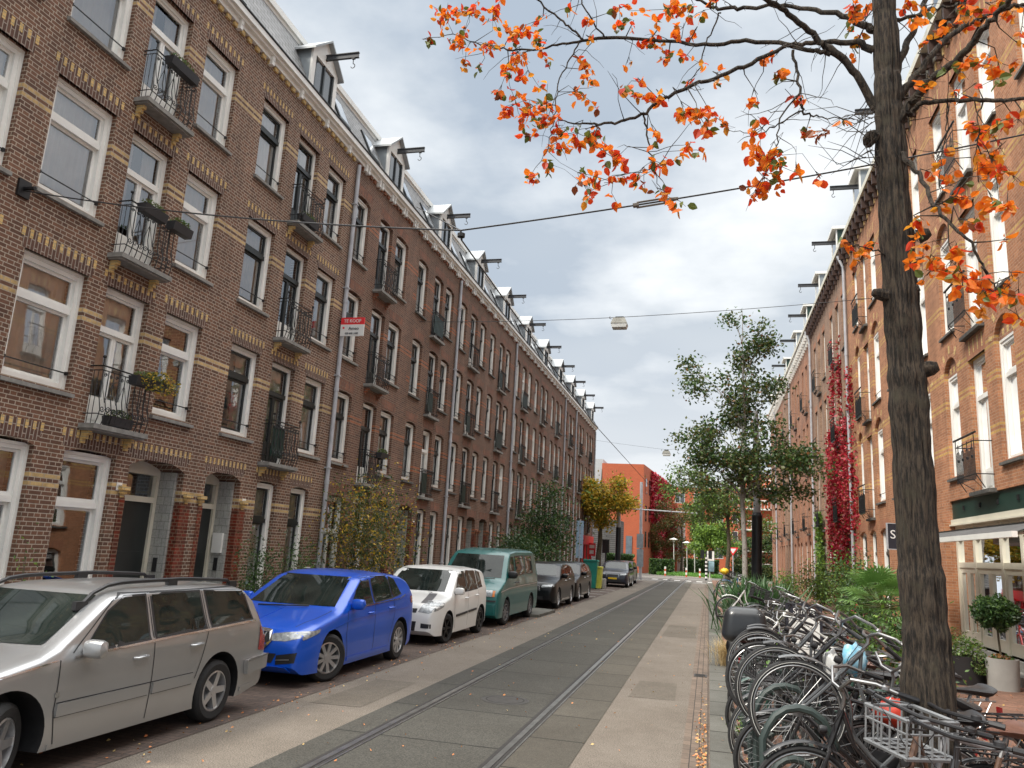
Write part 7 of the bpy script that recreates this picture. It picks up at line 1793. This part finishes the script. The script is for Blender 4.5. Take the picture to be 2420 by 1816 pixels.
addbranch([r(170,560),r(240,470),r(340,330),r(450,220),r(560,140),r(680,80),r(800,40),r(900,15)],[.05,.042,.036,.032,.028,.024,.02,.016],[5.6,5.6,5.65,5.7,5.75,5.8,5.8,5.8])
addbranch([r(130,480),r(190,330),r(240,200),r(300,70),r(340,-40)],[.05,.042,.036,.032,.028],[5.6,5.7,5.8,5.9,6.0])
addbranch([r(240,640),r(290,590),r(450,572),r(640,560),r(800,560),r(960,550)],[.03,.026,.022,.018,.015,.012],[5.5,5.45,5.3,5.2,5.1,5.0])
addbranch([r(200,860),r(240,930),r(300,990),r(380,1150),r(450,1240),r(560,1340),r(650,1480),r(700,1600),r(720,1680)],[.03,.022,.018,.016,.013,.011,.009,.006,.003],[5.5,5.4,5.3,5.1,5.0,4.9,4.9,4.9,4.9])
addbranch([r(100,110),r(250,100),r(330,60),r(480,30),r(600,-10)],[.02,.016,.013,.011,.009],[5.6,5.6,5.6,5.5,5.5])
addbranch([r(380,1150),r(480,1100),r(560,1000),r(640,940)],[.007,.005,.004,.002],[5.1,5.0,5.0,5.0])
addbranch([r(450,1240),r(470,1400),r(520,1530)],[.006,.004,.002],[5.0,5.0,5.0])
addbranch([r(640,560),r(620,700),r(640,850),r(760,830)],[.007,.005,.004,.002],[5.2,5.2,5.2,5.2])
addbranch([r(450,572),r(440,720),r(420,880),r(400,1100)],[.007,.005,.004,.002],[5.3,5.3,5.2,5.2])
addbranch([(2085,600),(2050,585),(2010,580),(1985,578)],[.008,.006,.004,.002],[5.55,5.5,5.45,5.4])
L6=[(30,190,30,9,'g'),(110,80,70,26),(220,60,90,34),(330,70,80,24),(180,190,80,26),(300,220,80,26),(430,150,60,14),(520,110,60,12),(540,190,50,10),(200,300,50,8),(260,330,30,4),(440,260,70,20),(560,260,50,12),(420,340,60,16),(510,370,50,14),(360,440,40,10),(420,500,70,28),(500,520,70,24),(580,560,70,28),(640,620,60,20),(600,500,30,8),(720,430,50,10),(770,460,40,10),(750,290,50,12),(780,370,40,10),(480,650,30,6,'g'),(590,700,40,9),(610,780,40,8,'g'),(510,840,50,10),(680,710,30,5),(720,660,50,14),(820,640,50,12),(860,740,50,14),(920,750,50,14),(770,840,60,18),(860,870,60,18),(920,840,40,10),(800,910,30,7),(1040,800,60,14),(1080,770,50,12),(1180,770,50,8),(1120,910,50,7),(1190,950,40,7),(1265,715,50,10),(1240,510,60,14),(1310,560,60,16),(1340,490,30,6),(1420,590,50,8),(1090,610,50,9),(1070,460,50,12),(1150,490,50,8),(1020,370,30,5),(970,300,30,3),(1150,280,60,12),(1240,280,50,8),(1260,390,40,7),(1090,170,60,8),(1090,230,40,6),(1160,60,80,24),(1240,110,60,14),(1270,170,30,6),(1220,40,60,14),(1330,50,40,6),(960,30,60,14),(980,90,40,5),(790,90,30,5),(700,20,50,8),(800,180,20,3),(1400,350,40,5),(1390,15,30,5),(1640,270,40,5),(1590,450,50,7),(1690,380,50,9),(1770,480,50,8),(1600,580,50,6),(1570,630,40,6),(1650,690,50,10),(1580,740,50,10),(1620,790,50,8),(1690,760,40,8),(1640,860,60,16),(1700,840,50,10),(1590,920,40,8),(1770,800,40,5),(1890,850,30,3),(1820,620,40,7),(1900,640,40,6,'b'),(1990,580,20,3),(2040,60,60,14),(2100,90,50,10),(2080,170,40,8),(2050,250,20,3)]
LR=[(200,60,60,8),(370,20,60,8),(370,140,50,8),(310,270,40,6),(520,60,120,24),(560,120,60,10),(700,20,80,10),(830,40,60,12),(860,190,30,4),(860,260,30,2),(520,340,90,16),(370,480,50,6),(520,540,40,5),(430,400,20,2,'g'),(740,380,80,14),(700,450,40,4,'g'),(610,465,20,2),(580,690,70,12),(740,690,60,8),(840,690,30,3),(620,860,90,18),(740,820,70,10),(640,940,60,14),(730,960,50,8),(390,920,60,6),(340,960,30,4),(440,1010,40,6),(620,1020,30,2),(840,1020,20,2),(540,1120,60,10),(700,1100,60,6),(780,1150,70,10),(430,1150,40,4),(570,1160,60,8),(520,1250,60,10),(270,1220,40,6),(260,1290,50,6),(270,1340,30,3),(500,1370,50,8),(800,1340,30,3),(300,1450,70,8),(350,1460,60,8),(340,1530,60,9),(450,1480,50,8),(520,1530,60,12),(560,1590,50,8),(820,1570,30,2),(780,1590,20,2),(650,1560,40,5),(660,1640,50,6)]
L7=[(520,50,50,8),(610,100,50,8),(600,180,40,5),(690,110,40,5),(720,60,30,2),(790,100,30,4),(790,230,30,5),(310,5,30,3)]
cl=[(*C(a[0],a[1]),a[2]/2.011,a[3],a[4] if len(a)>4 else 'o','L') for a in L6]+[(*r6(a[0],a[1]),a[2]/2.371,a[3],a[4] if len(a)>4 else 'o','R') for a in LR]+[(*r7(a[0],a[1]),a[2]/2.213,a[3],'o','R') for a in L7]+[(1995,578,22,7,'o','L'),(2030,588,24,8,'o','L'),(2065,575,16,5,'o','L')]
crown=MB(); rng=random.Random(123); samples=[(q,r_) for (o_,rr_) in brs for q,r_ in zip(o_,rr_)]
def Rproj(P):
    c=RM.transposed()@(P-Vector((0,0,CZ))); return (PPX-F_PX*c.x/c.z,PPY+F_PX*c.y/c.z)
sp=[(Rproj(q),q,r_) for q,r_ in samples]
def bigleaf(c,d,up,L_,mi):
    # folded ovate leaf, pointed tip
    s=d.cross(up).normalized(); n=s.cross(d).normalized(); w=L_*.36; f=L_*.10
    m0,m1,m2,m3=c,c+d*L_*.35-n*f*.3,c+d*L_*.75,c+d*L_-n*f
    for q in (-1,1):
        crown.face([m0,c+d*L_*.22+s*q*w*.85+n*f,c+d*L_*.55+s*q*w+n*f,m1] if q>0 else [m0,m1,c+d*L_*.55+s*q*w+n*f,c+d*L_*.22+s*q*w*.85+n*f],mi)
        crown.face([m1,c+d*L_*.55+s*q*w+n*f,c+d*L_*.82+s*q*w*.5+n*f*.3,m3],mi)
for (px,py,pr_,n,kind,sd) in cl:
    cand=sorted(sp,key=lambda t:(t[0][0]-px)**2+((t[0][1]-py)*(1.0 if t[0][1]<py else 1.35))**2)[:3]
    (_,q,r_)=cand[0]; Y=q.y+rng.uniform(-.25,.25); c=atY(px,py,Y)
    mid=q.lerp(c,.5)+Vector((rng.uniform(-.08,.08),rng.uniform(-.08,.08),rng.uniform(-.02,.10))); rad=min(r_*.7,.006)
    wood.tube([q,mid,c],[rad,rad*.6,.0022],4,cap=False)
    m_per=pr_/F_PX*c.y; nt=max(2,n//4)
    for k in range(nt):
        e=c+Vector((rng.gauss(0,.55),rng.gauss(0,.5),rng.gauss(-.15,.5)))*m_per*1.5
        wood.tube([mid.lerp(c,.7),c.lerp(e,.5)+Vector((0,0,.015)),e],[.0028,.0022,.0014],3,cap=False)
        for j in range(max(1,round(n*1.4/nt))):
            t=rng.uniform(.25,1.05); p=c.lerp(e,t)+Vector((rng.gauss(0,.012),rng.gauss(0,.012),rng.gauss(0,.012)))
            d=Vector((rng.gauss(0,1),rng.gauss(0,1),rng.gauss(-.55,.7))).normalized(); up=Vector((rng.gauss(0,1),rng.gauss(0,1),rng.gauss(.4,1))).normalized()
            if abs(d.dot(up))>.9: up=d.orthogonal()
            if kind=='g': mi=rng.choices((0,1,2,3,4),(1,1,6,1,1))[0]
            elif kind=='b': mi=4
            elif sd=='R': mi=rng.choices((0,1,2,3,4),(7,2,1,3,.3))[0]
            else: mi=rng.choices((0,1,2,3,4),(6.5,3.3,1.7,1.8,.6))[0]
            bigleaf(p,d,up,rng.uniform(.044,.084),mi)
# bare twigs
for i in range(150):
    q,r_=samples[rng.randrange(len(samples))]
    if r_<.003: continue
    d=Vector((rng.gauss(0,1),rng.gauss(0,.7),rng.gauss(-.5,.8))).normalized(); L_=rng.uniform(.1,.55); g=[q]; 
    for k in range(5): d=(d+Vector((rng.gauss(0,.22),rng.gauss(0,.22),rng.gauss(-.05,.22)))).normalized(); g.append(g[-1]+d*L_/5)
    wood.tube(g,[min(r_*.5,.005),.0035,.003,.0025,.002,.0012],3,cap=False)
for i in range(26):  # tangle left of the trunk
    px,py=rng.uniform(1900,2070),rng.uniform(230,420); q=atY(rng.uniform(2040,2080),rng.uniform(250,400),5.5); e=atY(px,py,5.4+rng.uniform(-.2,.2)); m_=q.lerp(e,.5)+Vector((0,rng.uniform(-.1,.1),rng.uniform(-.1,.12))); wood.tube([q,m_,e],[.004,.003,.0013],3,cap=False)
for (o_,rr_) in brs:
    for k in range(0,len(o_),2):  # spurs
        q=o_[k]; d=Vector((rng.gauss(0,1),rng.gauss(0,1),rng.gauss(0,1))).normalized(); wood.tube([q,q+d*(rr_[k]+.02)],[rr_[k]*.35,.001],3,cap=False)
put('trunk',wood.mesh('trunk',barkn,True),nt_)
put('crown',crown.mesh('crown',[leafmat('leaf_orange',(.88,.25,.02),(.72,.15,.012),.5),leafmat('leaf_redorange',(.72,.075,.015),(.55,.04,.01),.5),leafmat('leaf_autumn_green',(.08,.12,.02),(.13,.15,.03),.3),leafmat('leaf_amber',(.75,.33,.03),(.55,.20,.02),.5),leafmat('leaf_brown',(.18,.05,.02),(.25,.07,.02),.3)]),nt_)
# ---------------- world ----------------
w=bpy.data.worlds.new('World'); sc.world=w; w.use_nodes=True; nt=w.node_tree; bg_=nt.nodes['Background']
SE,SR=R(50),R(222)
sky=nt.nodes.new('ShaderNodeTexSky'); sky.sky_type='NISHITA'; sky.sun_disc=False; sky.sun_elevation=SE; sky.sun_rotation=SR; sky.air_density=1; sky.dust_density=2
tc=nt.nodes.new('ShaderNodeTexCoord'); s=nt.nodes.new('ShaderNodeSeparateXYZ'); nt.links.new(tc.outputs['Generated'],s.inputs[0])
def math_(op,a,b=None,c=None):
    n=nt.nodes.new('ShaderNodeMath'); n.operation=op
    for i,v in enumerate((a,b,c)):
        if v is None: continue
        if isinstance(v,(int,float)): n.inputs[i].default_value=v
        else: nt.links.new(v,n.inputs[i])
    return n.outputs[0]
zc=math_('ADD',math_('MAXIMUM',s.outputs[2],0.0),.16)
cb=nt.nodes.new('ShaderNodeCombineXYZ'); nt.links.new(math_('DIVIDE',s.outputs[0],zc),cb.inputs[0]); nt.links.new(math_('DIVIDE',s.outputs[1],zc),cb.inputs[1])
n1=noise(nt,cb.outputs[0],.95,7,.52); n2=noise(nt,cb.outputs[0],.42,4,.5)
m1=ramp(nt,n1,.46,.60); m2=ramp(nt,n2,.36,.62)
grey=mixc(nt,m2,(1.9,2.28,2.78),(3.05,3.28,3.5)); brt=(4.5,4.65,4.75)
cl_=mixc(nt,math_('MULTIPLY',m1,.95),grey,brt)
hz=ramp(nt,s.outputs[2],.0,.30); cl_=mixc(nt,hz,(3.6,3.75,3.9),cl_)
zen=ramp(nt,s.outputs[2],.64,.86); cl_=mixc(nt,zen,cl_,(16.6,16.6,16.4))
hole=ramp(nt,noise(nt,cb.outputs[0],1.5,5,.5),.60,.74)
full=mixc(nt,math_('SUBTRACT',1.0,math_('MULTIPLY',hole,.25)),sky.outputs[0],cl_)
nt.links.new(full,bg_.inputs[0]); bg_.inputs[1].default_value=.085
sd=bpy.data.lights.new('sun','SUN'); sd.energy=1.5; sd.angle=R(12); sd.color=(1,.94,.84); so=bpy.data.objects.new('sun',sd); COL.objects.link(so)
az=SR; dv=Vector((math.sin(az)*math.cos(SE),math.cos(az)*math.cos(SE),math.sin(SE)))
so.rotation_euler=dv.to_track_quat('Z','Y').to_euler()
sc.view_settings.view_transform='Standard'; sc.view_settings.look='None'; sc.view_settings.exposure=1.48; sc.view_settings.gamma=1
sc.render.engine='CYCLES'; sc.cycles.max_bounces=10; sc.cycles.transparent_max_bounces=16
